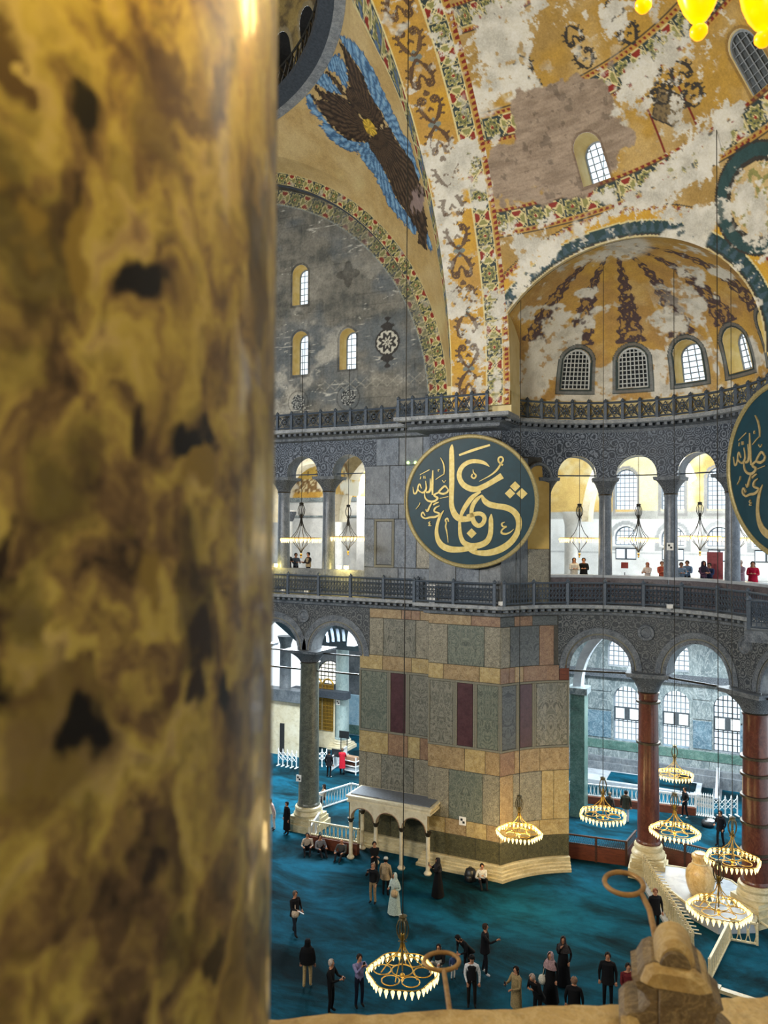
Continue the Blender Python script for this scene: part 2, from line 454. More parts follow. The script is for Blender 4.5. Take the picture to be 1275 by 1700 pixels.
M['blue_tile'] = m_stone('blue_tiled_wall', '#7fa9c2', '#9bc0d4', '#b4d2e0', 1.2, (1, 1, 1), '#e4eef2', .3, .35, '#4f7d9c')
M['ochre'] = m_plain('ochre_plaster', '#c79f4a', '#dcbb6c', .7, 0, 1.5)
M['ochre_pale'] = m_plain('pale_ochre_plaster', '#d4bd7c', '#e6d6a4', .7, 0, 1.5)
M['amber_reveal'] = m_plain('yellow_window_reveal', '#d9b95c', '#eed592', .7, 0, 2.0)
M['medal'] = m_plain('dark_teal_board', '#0e3541', '#123f4c', .5, 0, 3.0, 'Object')
M['gold'] = m_plain('gold_leaf', '#d8bd66', '#eedb94', .45, .15, 7.0, 'Object')
M['gold_dim'] = m_plain('aged_gold_leaf', '#a58f5c', '#c4ae7c', .5, .1, 7.0, 'Object')
M['rim'] = m_plain('gilded_rim', '#8f8252', '#b7a878', .5, .3, 14.0, 'Object')
M['clay'] = m_stone('alabaster_urn', '#a8854a', '#c6a365', '#dcc08a', 2.0, (1, 1, .6), '#eedcb0', .3, .35, '#6d4f26')
M['dark'] = m_plain('dark_recess', '#1b1c1d', '#2c2d2e', .9)
M['sign_white'] = m_plain('white_sign', '#e8e6e0', '#f4f3ee', .6)
M['sign_black'] = m_plain('black_print', '#16181a', '#24272a', .6)
M['red_sign'] = m_plain('red_banner', '#7c2f33', '#934044', .6)
M['monitor'] = m_plain('black_plastic', '#17181a', '#26282b', .4)
M['grey_box'] = m_plain('grey_box', '#8c9499', '#a5abae', .6)
M['green_dot'] = m_emit('green_dot_glow', '#b8ff7a', 3.0)

def m_carpet():
    t = NT('turquoise_carpet'); co = t.coord('pos'); a = t.coord('pos', (.6, 1, 1))
    n1 = t.noise(a, .38, 8, .66, .5); n2 = t.noise(a, 1.7, 6, .65, .4); n3 = t.noise(co, 30, 3, .7)
    col = t.ramp(n1, [(.36, '#011318'), (.45, '#042c36'), (.55, '#074457'), (.70, '#0b5870')])  # sheen of the brushed pile put into the colour as patches
    col = t.mix(t.math('MULTIPLY', t.math('SUBTRACT', n2, .46, clamp=True), 1.8), col, '#03242c')
    col = t.mix(.3, col, t.ramp(n3, [(.3, (.2, .2, .2, 1)), (.7, (.8, .8, .8, 1))]), 'OVERLAY')
    return t.done(col, .95, 0, n3, .4, .03, .1)
M['carpet'] = m_carpet()
def m_fgcol():
    t = NT('breccia_column'); co = t.coord('Object', (1.45, 1.45, 1.15))
    w = t.n('ShaderNodeVectorMath', operation='ADD'); t.link(co, w.inputs[0])
    nz = t.n('ShaderNodeTexNoise'); t.link(co, nz.inputs['Vector']); nz.inputs['Scale'].default_value = 13; nz.inputs['Detail'].default_value = 5
    sc = t.n('ShaderNodeVectorMath', operation='SCALE'); t.link(nz.outputs['Color'], sc.inputs[0]); sc.inputs['Scale'].default_value = .13
    t.link(sc.outputs[0], w.inputs[1]); q = w.outputs[0]
    v = t.voro(q, 17, 'F1', 1.0); v2 = t.voro(q, 42, 'F1', 1.0)
    sp = t.n('ShaderNodeSeparateColor'); t.link(v.outputs['Color'], sp.inputs[0])
    sp2 = t.n('ShaderNodeSeparateColor'); t.link(v2.outputs['Color'], sp2.inputs[0])
    big = t.noise(q, 15, 7, .62, .5)
    core = t.math('MULTIPLY', t.math('SUBTRACT', .42, v.outputs['Distance'], clamp=True), 7.0, clamp=True)
    core2 = t.math('MULTIPLY', t.math('SUBTRACT', .5, v2.outputs['Distance'], clamp=True), 6.0, clamp=True)
    base = t.ramp(big, [(.33, '#33281c'), (.42, '#6a563c'), (.48, '#8c7848'), (.55, '#aa9a52'), (.62, '#b09e68'), (.72, '#8a7458')])
    stones = t.ramp(sp.outputs[0], [(0, '#120e0b'), (.3, '#2c2118'), (.5, '#4d3a28'), (.7, '#6a5638'), (.85, '#7d6a34'), (1, '#8a7650')], 'CONSTANT')
    bits = t.ramp(sp2.outputs[0], [(0, '#1a1410'), (.35, '#4a3a22'), (.65, '#85753c'), (1, '#6a5434')], 'CONSTANT')
    v3 = t.voro(q, 8, 'F1', 1.0); sp3 = t.n('ShaderNodeSeparateColor'); t.link(v3.outputs['Color'], sp3.inputs[0])
    core3 = t.math('MULTIPLY', t.math('SUBTRACT', .5, v3.outputs['Distance'], clamp=True), 6.0, clamp=True)
    col = t.mix(t.math('MULTIPLY', core2, .3), base, bits)
    col = t.mix(t.math('MULTIPLY', t.math('MULTIPLY', core3, .7), t.math('GREATER_THAN', sp3.outputs[1], .55)), col, t.ramp(sp3.outputs[0], [(0, '#1e1713'), (.5, '#4a3826'), (1, '#6e5b3c')], 'CONSTANT'))
    col = t.mix(t.math('MULTIPLY', core, t.math('GREATER_THAN', sp.outputs[1], .62)), col, stones)
    t.b.inputs['Coat Weight'].default_value = .3; t.b.inputs['Coat Roughness'].default_value = .1
    return t.done(col, .42, 0, big, .05, .005, .35)
M['fgcol'] = m_fgcol()
M['fgstone'] = m_stone('worn_lamplit_marble', '#a88c5c', '#c4a874', '#d8c090', 6.0, (1, 1, 1), '#e8d8b0', .3, .55, '#6b5230', 'pos', .5)
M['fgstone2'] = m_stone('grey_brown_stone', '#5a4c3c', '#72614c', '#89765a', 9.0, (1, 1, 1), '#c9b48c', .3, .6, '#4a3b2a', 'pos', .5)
M['rust'] = m_plain('rusty_iron', '#8a6842', '#b8935e', .6, .3, 40.0)
M['mauve'] = m_stone('mauve_grey_slab', '#3f3a3f', '#544c50', '#695f60', 2.4, (1, 1, 1), '#8d8484', .2, .5, '#2a262a')
# ------------------------------------------------------------------ plan of the building
YA, YB, YT = 35.25, 34.5, 36.3            # arcade wall, pier front, recessed lunette wall
EX, EY, RX = -4.9, 31.4, 6.3              # exedra: centre and radius
ZC0, ZC1, ZL = 11.95, 12.5, 13.85         # gallery cornice, gallery parapet top
ZU0, ZU1, ZS = 20.6, 21.2, 22.1          # upper cornice, springing of the vaults
CX, CY, RA = -27.5, 18.55, 14.1           # dome square centre, great arch radius
XW0, XW1, YS = -12.25, -9.5, 35.3         # great west arch from .. to, face of the south arch
ZR, RR = 36.9, 15.15                      # dome ring
SC = (XW1, CY, ZS)                        # centre of the semi-dome
AZ0 = R(151.5)
def fA(u, v, w): return (u, YA + w, v)
def fB(u, v, w): return (u, YB + w, v)
def fT(u, v, w): return (u, YT + w, v)
def fE(u, v, w):                          # u metres along the exedra wall from the pier corner
    a = AZ0 - u / RX; return (EX + (RX + w) * math.cos(a), EY + (RX + w) * math.sin(a), v)
def vec(f):
    def g(U, V): return tuple(np.array(x) * np.ones_like(U) for x in _v(f, U, V))
    def _v(f, U, V):
        P = np.array([f(u, v, 0.0) for u, v in zip(U, V)]); return P[:, 0], P[:, 1], P[:, 2]
    return g
def uE(deg): return (AZ0 - R(deg)) * RX
def xA(px, Y=YA): return float(at_y(px, 1150, Y)[0])
def reveal(outline, f, d, mb=None, m=0):
    mb = mb or MB()
    return mb.strip([f(u, v, 0) for u, v in outline], [f(u, v, d) for u, v in outline], m=m)

# ------------------------------------------------------------------ floor
YFAR = float(at_z(1120, 1296)[1])
fl = MB(); fl.add([(-60, -3, 0), (10, -3, 0), (10, YFAR, 0), (-14, YFAR, 0), (-14, 62, 0), (-60, 62, 0)], [(0, 1, 2, 3, 4, 5)])
tag(fl.obj('floor', M['carpet']), 'dark turquoise carpet with brushed-pile sheen painted as patches covering the whole prayer hall', 'floor', kind='structure')

# ------------------------------------------------------------------ arcade wall (left) and pier
x_pier, x_step, x_cor = xA(597), xA(720.5), float(fE(0, 0, 0)[0])
x_colg = xA(505); x_col1 = xA(536.5)
wall_s = empty('wall_south', (0, 0, 0), 0, 'grey marble arcade wall with carved spandrels left of the great pier', 'wall', kind='structure')
pier = empty('wall_pier', (0, 0, 0), 0, 'great pier clad in framed marble panels beside the porch', 'wall', kind='structure')
wg = (x_pier - x_colg - .42) / 2; cg = x_pier - wg             # ground arch
GA = [(cg, wg), (2 * x_colg - cg, wg), (2 * x_colg - cg - 2 * (cg - x_colg), wg)]
zgs = 9.5
def keepg(U, V):
    s = np.full(U.shape, 1e3)
    for c, w in GA: s = np.minimum(s, arch_sd(U, V, c, w, -1, zgs))
    return s
patch('carved_spandrel', steps(-32, x_pier + .0, .12), steps(zgs - .1, ZC0, .1), vec(fA), M['lace_grey'], keepg, parent=wall_s)
patch('carved_spandrel', steps(x_pier, x_pier + .55, .14), steps(9.75, ZC0, .14), vec(lambda u, v, w: fA(u, v, -.015)), M['lace_grey'], parent=wall_s)
rv = MB()
for c, w in GA: reveal(arch_line(c, w, zgs - .1, zgs, 20), fA, 1.1, rv)
rv.obj('arch_soffit', M['wall_grey'], wall_s, R(40))
for c, w in GA[:2]:
    for r0, r1, p in ((.0, .16, .05), (.16, .24, .02), (.24, .55, .06)):
        m = MB(); a = np.linspace(0, math.pi, 33)
        I = [fA(c + (w + r0) * math.cos(t), zgs + (w + r0) * math.sin(t), -p) for t in a]
        O = [fA(c + (w + r1) * math.cos(t), zgs + (w + r1) * math.sin(t), -p) for t in a]
        B_ = [fA(c + (w + r0) * math.cos(t), zgs + (w + r0) * math.sin(t), .02) for t in a]
        B2 = [fA(c + (w + r1) * math.cos(t), zgs + (w + r1) * math.sin(t), .02) for t in a]
        m.strip(I, O); m.strip(B_, I); m.strip(O, B2)
        m.obj('archivolt', M['border' if r0 == .16 else 'cornice'], wall_s)
m = MB(); m.lathe([(.0, 0), (.2, 0), (.24, .05), (.33, .06), (.36, 0)], 24, caps=False)
o = m.obj('roundel', M['cornice'], wall_s, R(40), fA(x_colg - .05, 11.35, -.03)); o.rotation_euler = (R(90), 0, 0)

# gallery level of the arcade wall
GW = .95
GO = [(xA(576), GW), (2 * x_col1 - xA(576), GW), (4 * x_col1 - 3 * xA(576), GW)]
zus = 18.9
def keepu(U, V):
    s = np.full(U.shape, 1e3)
    for c, w in GO: s = np.minimum(s, arch_sd(U, V, c, w, -1, zus))
    return s
patch('carved_spandrel', steps(-32, xA(622), .1), steps(zus - .15, ZU0 + .1, .1), vec(fA), M['lace_blue'], keepu, parent=wall_s)
rv = MB()
for c, w in GO: reveal(arch_line(c, w, zus - .15, zus, 16), fA, .9, rv)
rv.obj('arch_soffit', M['wall_blue'], wall_s, R(40))
pj = MB(); jr = xA(603)
pj.add([fA(jr, ZL - .1, 0), fA(jr, zus, 0), fA(jr, zus, .9), fA(jr, ZL - .1, .9)], [(0, 1, 2, 3)])
pj.obj('jamb', M['wall_blue'], wall_s)
pw = MB(); pw.box(((-32 + jr) / 2, YA + .35, (ZC1 + ZL) / 2), (jr + 32, .5, ZL - ZC1)); pw.obj('gallery_parapet', M['wall_grey'], wall_s)
bk = MB()
bk.add([(jr, YA + .02, ZC1 - .5), (x_step + .3, YA + .02, ZC1 - .5), (x_step + .3, YA + .02, ZU0 + .2), (jr, YA + .02, ZU0 + .2)], [(0, 1, 2, 3)])
bk.obj('wall_backing', M['joint'], pier)

def slab(f, u0, u1, v0, v1, mat, parent, name='marble_panel', gap=.012, proud=.03, nseg=1, bev=.012):
    """one veneer slab with chamfered edges, its own object at its own middle"""
    u0 += gap; u1 -= gap; v0 += gap; v1 -= gap
    c = np.array(f((u0 + u1) / 2, (v0 + v1) / 2, 0)); m = MB(); N = nseg
    us = np.linspace(u0, u1, N + 1)
    def ringp(uu, a, b, w): return [f(u, a, w) for u in uu] + [f(u, b, w) for u in reversed(uu)]
    ub = us.copy(); ub[0] += bev; ub[-1] -= bev
    A_ = ringp(us, v0, v1, .0); B_ = ringp(us, v0, v1, -proud + bev); C_ = ringp(ub, v0 + bev, v1 - bev, -proud)
    L = lambda P: [tuple(np.array(p) - c) for p in P]
    m.strip(L(A_), L(B_), True); m.strip(L(B_), L(C_), True)
    n2 = 2 * (N + 1); m.add(L(C_), [(i, i + 1, n2 - 2 - i, n2 - 1 - i) for i in range(N)])
    return m.obj(name, mat, parent, False, tuple(c))
def frame(f, u0, u1, v0, v1, t, parent, nseg=1):
    """carved border mouldings round a slab"""
    for a, b, c, d in ((u0, u1, v0, v0 + t), (u0, u1, v1 - t, v1), (u0, u0 + t, v0 + t, v1 - t), (u1 - t, u1, v0 + t, v1 - t)):
        slab(f, a, b, c, d, M['border'], parent, 'carved_border', .0, .055, nseg if b - a > t * 2 else 1, .015)
# backing of the pier faces
for nm, f, us in (('A', fA, (x_pier, x_step + .02)), ('B', fB, (x_step, x_cor)), ('C', fE, (0, uE(117.6)))):
    m = MB(); uu = steps(us[0], us[1], .3)
    m.strip([f(u, 0, 0) for u in uu], [f(u, ZC0 + .3, 0) for u in uu]); m.obj('pier_core', M['joint'], pier)
m = MB()
m.add([fA(x_pier, 0, 0), fA(x_pier, ZC0, 0), fA(x_pier, ZC0, 1.3), fA(x_pier, 0, 1.3)], [(0, 1, 2, 3)])
m.add([fA(x_step, 0, .1), fA(x_step, ZC0, .1), fB(x_step, ZC0, 0), fB(x_step, 0, 0)], [(0, 1, 2, 3)])
u_ = uE(117.6); m.add([fE(u_, 0, 0), fE(u_, ZC0, 0), fE(u_, ZC0, 1.3), fE(u_, 0, 1.3)], [(0, 1, 2, 3)])
m.obj('pier_return', M['tan2'], pier)
def az_of(px):                                  # along the curved face, from the photograph's columns
    k = (px - 830.0) / 115.0; return uE(151.5 - 33.9 * (k * .8 + .2 * k * k))
Z8 = [ZC0, 11.48, 9.6, 8.87, 5.72, 4.65, 2.35, 1.62, .62]
def cells(f, conv, px, mats, v0, v1, seg=1):
    for (a, b), mt in zip(zip(px[:-1], px[1:]), mats):
        if mt: slab(f, conv(a), conv(b), v0, v1, M[mt], pier, nseg=seg)
a_, b_ = (lambda p: xA(p, YA)), (lambda p: xA(p, YB))
pa = (597, 613, 636, 690, 720.5); pb = (720.5, 743, 804, 830.5)
b_fix = lambda p: x_step if p == 720.5 else (x_cor if p == 830.5 else b_(p))
a_fix = lambda p: x_pier if p == 597 else (x_step if p == 720.5 else a_(p))
cells(fA, a_fix, (613, 666, 682, 697, 720.5), ('tan', 'tan2', 'tan2', 'tan'), Z8[1], Z8[0])
cells(fA, a_fix, (613, 636, 690, 720.5), ('fleck', 'grey_panel', 'fleck'), Z8[2], Z8[1])
cells(fA, a_fix, (597, 635, 683, 712, 720.5), ('tan3', 'tan', 'tan3', 'tan2'), Z8[3], Z8[2])
cells(fA, a_fix, (597, 645, 678, 698, 720.5), ('tan3', 'tan2', 'tan3', 'tan2'), Z8[5], Z8[4])
cells(fA, a_fix, (597, 609, 634, 688, 720.5), ('fleck', 'fleck', 'grey_panel', 'fleck'), Z8[6], Z8[5])
cells(fA, a_fix, (597, 640, 690, 720.5), ('tan', 'tan3', 'tan'), Z8[7], Z8[6])
cells(fA, a_fix, (597, 650, 720.5), ('verde', 'verde'), Z8[8], Z8[7])
cells(fB, b_fix, (720.5, 782, 830.5), ('tan', 'tan2'), Z8[1], Z8[0])
cells(fB, b_fix, pb, ('fleck', 'green_slab', 'fleck'), Z8[2], Z8[1])
cells(fB, b_fix, (720.5, 736, 796, 830.5), ('tan3', 'tan', 'tan3'), Z8[3], Z8[2])
cells(fB, b_fix, (720.5, 772, 806, 830.5), ('tan', 'tan3', 'tan'), Z8[5], Z8[4])
cells(fB, b_fix, (720.5, 746, 802, 830.5), ('fleck', 'green_slab', 'fleck'), Z8[6], Z8[5])
cells(fB, b_fix, (720.5, 740, 775, 809, 830.5), ('tan3', 'tan', 'tan3', 'tan'), Z8[7], Z8[6])
cells(fB, b_fix, (720.5, 790, 830.5), ('verde', 'verde'), Z8[8], Z8[7])
cells(fE, az_of, (830, 861, 893, 930), ('dark_slab', 'tan2', 'dark_slab'), Z8[1], Z8[0], 3)
cells(fE, az_of, (830, 852, 904, 925), ('fleck', 'dark_slab', 'tan2'), Z8[2], Z8[1], 3)
cells(fE, az_of, (830, 850, 862, 878, 932, 945), ('tan2', 'tan2', 'tan', 'tan2', 'wood_red'), Z8[3], Z8[2], 3)
cells(fE, az_of, (830, 862, 905, 945), ('tan2', 'tan', 'tan'), Z8[5], Z8[4], 3)
cells(fE, az_of, (830, 859, 908, 925, 945), ('tan', 'fleck', 'tan3', 'tan3'), Z8[6], Z8[5], 3)
cells(fE, az_of, (830, 868, 905, 945), ('tan3', 'tan3', 'tan3'), Z8[7], Z8[6], 3)
cells(fE, az_of, (830, 885, 945), ('verde', 'verde'), Z8[8], Z8[7], 4)
# framed middle row
def framed(f, conv, px, mats, seg):
    for i, mt in enumerate(mats):
        u0, u1 = conv(px[i]), conv(px[i + 1]); t = .1
        frame(f, u0, u1, Z8[4], Z8[3], t, pier, seg)
        slab(f, u0 + t, u1 - t, Z8[4] + t, Z8[3] - t, M[mt], pier, nseg=seg)
framed(fA, a_fix, (597, 646, 677, 720.5), ('green_slab', 'porphyry', 'grey_panel'), 1)
framed(fB, b_fix, (720.5, 756, 789, 830.5), ('grey_panel', 'porphyry', 'green_slab'), 1)
framed(fE, az_of, (830, 868, 896, 945), ('dark_slab', 'porphyry', 'grey_panel'), 3)
# stepped plinth of the pier: one moulding per course
def path_pier(off):
    P = [(x_pier, YA - off), (x_step - off, YA - off), (x_step - off, YB - off), (x_cor - .0, YB - off)]
    for u in np.linspace(.1, uE(117.6), 14):
        q = fE(u, 0, -off); P.append((q[0], q[1]))
    return P
def sweep(path_in, prof, mb=None):
    """prof: (outward, z) pairs swept along a plan path (left to right as seen from the nave)"""
    mb = mb or MB(); P = [Vector(p) for p in path_in]; n = len(P); nr = []
    for i in range(n):
        d0 = (P[i] - P[i - 1]).normalized() if i else None
        d1 = (P[i + 1] - P[i]).normalized() if i < n - 1 else None
        if d0 is None: t = d1; k = 1
        elif d1 is None: t = d0; k = 1
        else: t = (d0 + d1).normalized(); k = min(1.6, 1 / max(.4, t.dot(d1)))
        nr.append(Vector((t.y, -t.x)) * k)
    rows = [[(P[i].x + nr[i].x * o_, P[i].y + nr[i].y * o_, z) for i in range(n)] for o_, z in prof]
    for a, b in zip(rows[:-1], rows[1:]): mb.strip(a, b)
    return mb
for o0, z0, z1 in ((.42, 0, .16), (.34, .16, .3), (.26, .3, .42), (.2, .42, .62)):
    sweep(path_pier(0), [(o0, z0), (o0, z1 - .03), (o0 - .03, z1), (0, z1)]).obj('plinth_course', M['plinth'], pier)
# gallery storey of the pier: grey slabs
UB = 14.0
for (v0, v1, px, mats) in ((19.2, ZU0, (622, 660, 700, 720.5), ('wall_blue', 'wall_grey', 'wall_blue')),
                           (17.25, 19.2, (603, 645, 690, 720.5), ('wall_grey', 'wall_blue', 'wall_grey')),
                           (16.5, 17.25, (603, 660, 720.5), ('wall_blue', 'wall_grey')),
                           (ZC1, 14.05, (603, 660, 720.5), ('wall_grey', 'wall_blue'))):
    cells(fA, lambda p: jr if p == 603 else a_fix(p), px, mats, v0, v1)
cells(fA, lambda p: jr if p == 603 else a_fix(p), (603, 620), ('wall_blue',), 14.05, 16.5)
cells(fA, a_fix, (653, 690, 720.5), ('wall_blue', 'fleck'), 14.05, 16.5)
frame(fA, a_(620), a_(653), 14.05, 16.5, .12, pier); slab(fA, a_(620) + .12, a_(653) - .12, 14.17, 16.38, M['dark_slab'], pier)
m = MB(); uu = steps(0, uE(126), .3)
m.strip([fB(x_step, ZC1 - .4, 0), fB(x_cor, ZC1 - .4, 0)] + [fE(u, ZC1 - .4, 0) for u in uu], [fB(x_step, ZU0 + .1, 0), fB(x_cor, ZU0 + .1, 0)] + [fE(u, ZU0 + .1, 0) for u in uu])
m.add([fA(x_step, ZC1, .1), fA(x_step, ZU0, .1), fB(x_step, ZU0, 0), fB(x_step, ZC1, 0)], [(0, 1, 2, 3)])
m.obj('pier_core', M['joint'], pier)
for (v0, v1) in ((ZC1, 15.0), (15.0, 17.4), (17.4, 19.5)):
    cells(fB, b_fix, (720.5, 756, 795, 830.5), ('wall_grey', 'wall_blue', 'wall_grey'), v0, v1)
patch('carved_frieze', steps(x_step, x_cor, .1), steps(19.5, ZU0, .1), vec(lambda u, v, w: fB(u, v, -.03)), M['lace_blue'], parent=pier)
# painted niche on the curved face next to the medallion
cells(fE, lambda d: uE(d), (151.5, 143, 137), ('wall_grey', 'wall_grey'), ZC1, 19.4, 2)
cells(fE, lambda d: uE(d), (137, 126.8), ('fleck',), ZC1, 15.1, 3)
m = MB(); un0, un1 = uE(137), uE(126.8); cm, wm = (un0 + un1) / 2, (un1 - un0) / 2
m.prism([(cm + wm, 15.1)] + [(cm + wm * math.cos(t), 18.5 + wm * math.sin(t)) for t in np.linspace(0, math.pi, 13)] + [(cm - wm, 15.1)], -.02, .03, fE)
m.obj('painted_niche', M['ochre'], pier)
m = MB(); m.tube([fE(cm + (wm + .08) * math.cos(t), 18.5 + (wm + .08) * math.sin(t), -.06) for t in np.linspace(0, math.pi, 17)], .09, 6)
m.obj('niche_arch', M['cornice'], pier, True)

# ------------------------------------------------------------------ exedra (right)
exed = empty('wall_exedra', (0, 0, 0), 0, 'curved two-storey marble exedra with carved arcades right of the pier', 'wall', kind='structure')
EG = [(uE(104.6), 1.42), (uE(63.5), 1.52), (uE(19.5), 1.52)]
def keepe(U, V):
    s = np.full(U.shape, 1e3)
    for c, w in EG: s = np.minimum(s, arch_sd(U, V, c, w, -1, 9.45))
    return s
UEND = uE(-8)
patch('carved_spandrel', steps(uE(122.5), UEND, .11), steps(9.35, ZC0 + .2, .1), vec(lambda u, v, w: fE(u, v, -.02)), M['lace_grey'], keepe, parent=exed)
rv = MB()
for c, w in EG: reveal(arch_line(c, w, 9.35, 9.45, 22), fE, 1.1, rv)
rv.obj('arch_soffit', M['wall_grey'], exed, R(40))
for c, w in EG:
    for r0, r1, p in ((.0, .16, .07), (.16, .24, .03), (.24, .5, .08)):
        m = MB(); a = np.linspace(0, math.pi, 33)
        Q = lambda rr_, d: [fE(c + (w + rr_) * math.cos(t), 9.45 + (w + rr_) * math.sin(t), d) for t in a]
        m.strip(Q(r0, -p), Q(r1, -p)); m.strip(Q(r0, .0), Q(r0, -p)); m.strip(Q(r1, -p), Q(r1, .0))
        m.obj('archivolt', M['border' if r0 == .16 else 'cornice'], exed)
for d in (85.5, 41.5):
    m = MB(); m.lathe([(.0, -.02), (.22, 0), (.25, .06), (.36, .07), (.4, 0)], 24, caps=False)
    o = m.obj('roundel', M['cornice'], exed, R(40), fE(uE(d), 11.25, -.05)); o.rotation_euler = (R(90), 0, AZ0 * 0 + R(d) - R(90))
GCOL = [127.0, 102.2, 76.6, 51.4, 26.5, 2.0]      # gallery columns, by angle
EU = [(uE((a + b) / 2), .92) for a, b in zip(GCOL[:-1], GCOL[1:])]
def keepe2(U, V):
    s = np.full(U.shape, 1e3)
    for c, w in EU: s = np.minimum(s, arch_sd(U, V, c, w, -1, 18.62))
    return s
patch('carved_spandrel', steps(0, UEND, .1), steps(18.45, ZU0 + .1, .1), vec(lambda u, v, w: fE(u, v, -.04)), M['lace_blue'], lambda U, V: np.where(U < uE(127) - .3, V - 19.45, keepe2(U, V)), parent=exed)
rv = MB()
for c, w in EU: reveal(arch_line(c, w, 18.45, 18.62, 18), fE, .85, rv)
rv.obj('arch_soffit', M['wall_blue'], exed, R(40))
for i, (a, b) in enumerate(zip(GCOL[:-1], GCOL[1:])):
    slab(lambda u, v, w: fE(u, v, w + .25), uE(a), uE(b), ZC1 - .05, ZL, M['mauve'], exed, 'parapet_slab', .03, .2, 5)
    m = MB(); uu = np.linspace(uE(a), uE(b), 6)
    m.strip([fE(u, ZL + .02, .02) for u in uu], [fE(u, ZL + .02, .6) for u in uu]); m.strip([fE(u, ZL - .1, .02) for u in uu], [fE(u, ZL + .02, .02) for u in uu])
    m.obj('parapet_coping', M['white_marble'], exed)
    m = MB(); m.tube([fE(uE(a), 18.62, .4), fE(uE(b), 18.62, .4)], .035, 6); m.obj('tie_rod', M['iron'], exed)
for d0, d1 in ((117.6, 85.5), (85.5, 41.5), (41.5, -2)):
    m = MB(); m.tube([fE(uE(d0), 9.25, .5), fE(uE(d1), 9.25, .5)], .05, 6); m.obj('tie_rod', M['iron_dark'], exed)
m = MB(); m.tube([(GO[2][0] - 1, YA + .5, zus), (jr, YA + .5, zus)], .035, 6); m.obj('tie_rod', M['iron'], wall_s)
m = MB(); m.tube([(GA[2][0] - 1, YA + .5, 9.35), (x_pier, YA + .5, 9.35)], .04, 6); m.tube([(GA[2][0] - 1, YA + .5, 8.4), (x_pier, YA + .5, 8.4)], .05, 6); m.obj('tie_rod', M['iron_dark'], wall_s)

# ------------------------------------------------------------------ cornices
def path_low(off=0):
    return [(-34, YA), (x_step - .05, YA), (x_step - .05, YB - .05), (x_cor, YB - .05)] + [fE(u, 0, 0)[:2] for u in np.linspace(.15, UEND, 48)]
def path_high():
    return [(-34, YA - .1), (-14.3, YA - .1), (-14.3, YB - 1.25), (x_cor + .15, YB - 1.25)] + [fE(u, 0, .15)[:2] for u in np.linspace(.5, UEND, 48)]
def cornice(name, path, z0, z1, out, label):
    t = empty(name, (0, 0, 0), 0, label, 'cornice', kind='structure'); h = z1 - z0
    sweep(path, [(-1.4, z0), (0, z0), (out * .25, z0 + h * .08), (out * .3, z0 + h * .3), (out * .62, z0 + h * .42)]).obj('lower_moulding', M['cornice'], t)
    sweep(path, [(out * .4, z0 + h * .42), (out * .42, z0 + h * .62), (out * .7, z0 + h * .66)]).obj('modillion_bed', M['shadow_stone'], t)  # shade behind the brackets put into the bed's darker stone
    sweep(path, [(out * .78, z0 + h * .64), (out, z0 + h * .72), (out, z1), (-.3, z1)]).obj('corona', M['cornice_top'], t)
    b = MB(); P = [Vector(p) for p in path]
    for p, q in zip(P[:-1], P[1:]):
        L = (q - p).length; d = (q - p).normalized(); n = Vector((d.y, -d.x)); k = max(1, int(L / .34))
        for i in range(k):
            c = p + d * (L * (i + .5) / k) + n * (out * .6)
            if c.x > -25: b.box((c.x, c.y, z0 + h * .53), (.15, out * .42, h * .2), rz=math.atan2(d.y, d.x))
    tag(b.obj('modillions', M['cornice'], t), kind='stuff')
    return t
cornice('trim_1', path_low(), ZC0, ZC1, .55, 'weathered grey cornice with small brackets under the gallery railing')
cornice('trim_2', path_high(), ZU0, ZU1, .75, 'weathered grey cornice with small brackets under the vault railing')
m = sweep(path_high(), [(0, ZU1), (-1.6, ZU1 + .02)]); m.obj('walkway', M['cornice'], bpy.data.objects['trim_2'])
m = MB(); cc_ = [R(a) for a in np.linspace(158, -20, 60)]
m.strip([(EX + 6.05 * math.cos(a), EY + 6.05 * math.sin(a), ZU1 - .05) for a in cc_], [(EX + 6.05 * math.cos(a), EY + 6.05 * math.sin(a), ZS + .04) for a in cc_])
m.obj('vault_foot', M['ochre_pale'], bpy.data.objects['trim_2'])
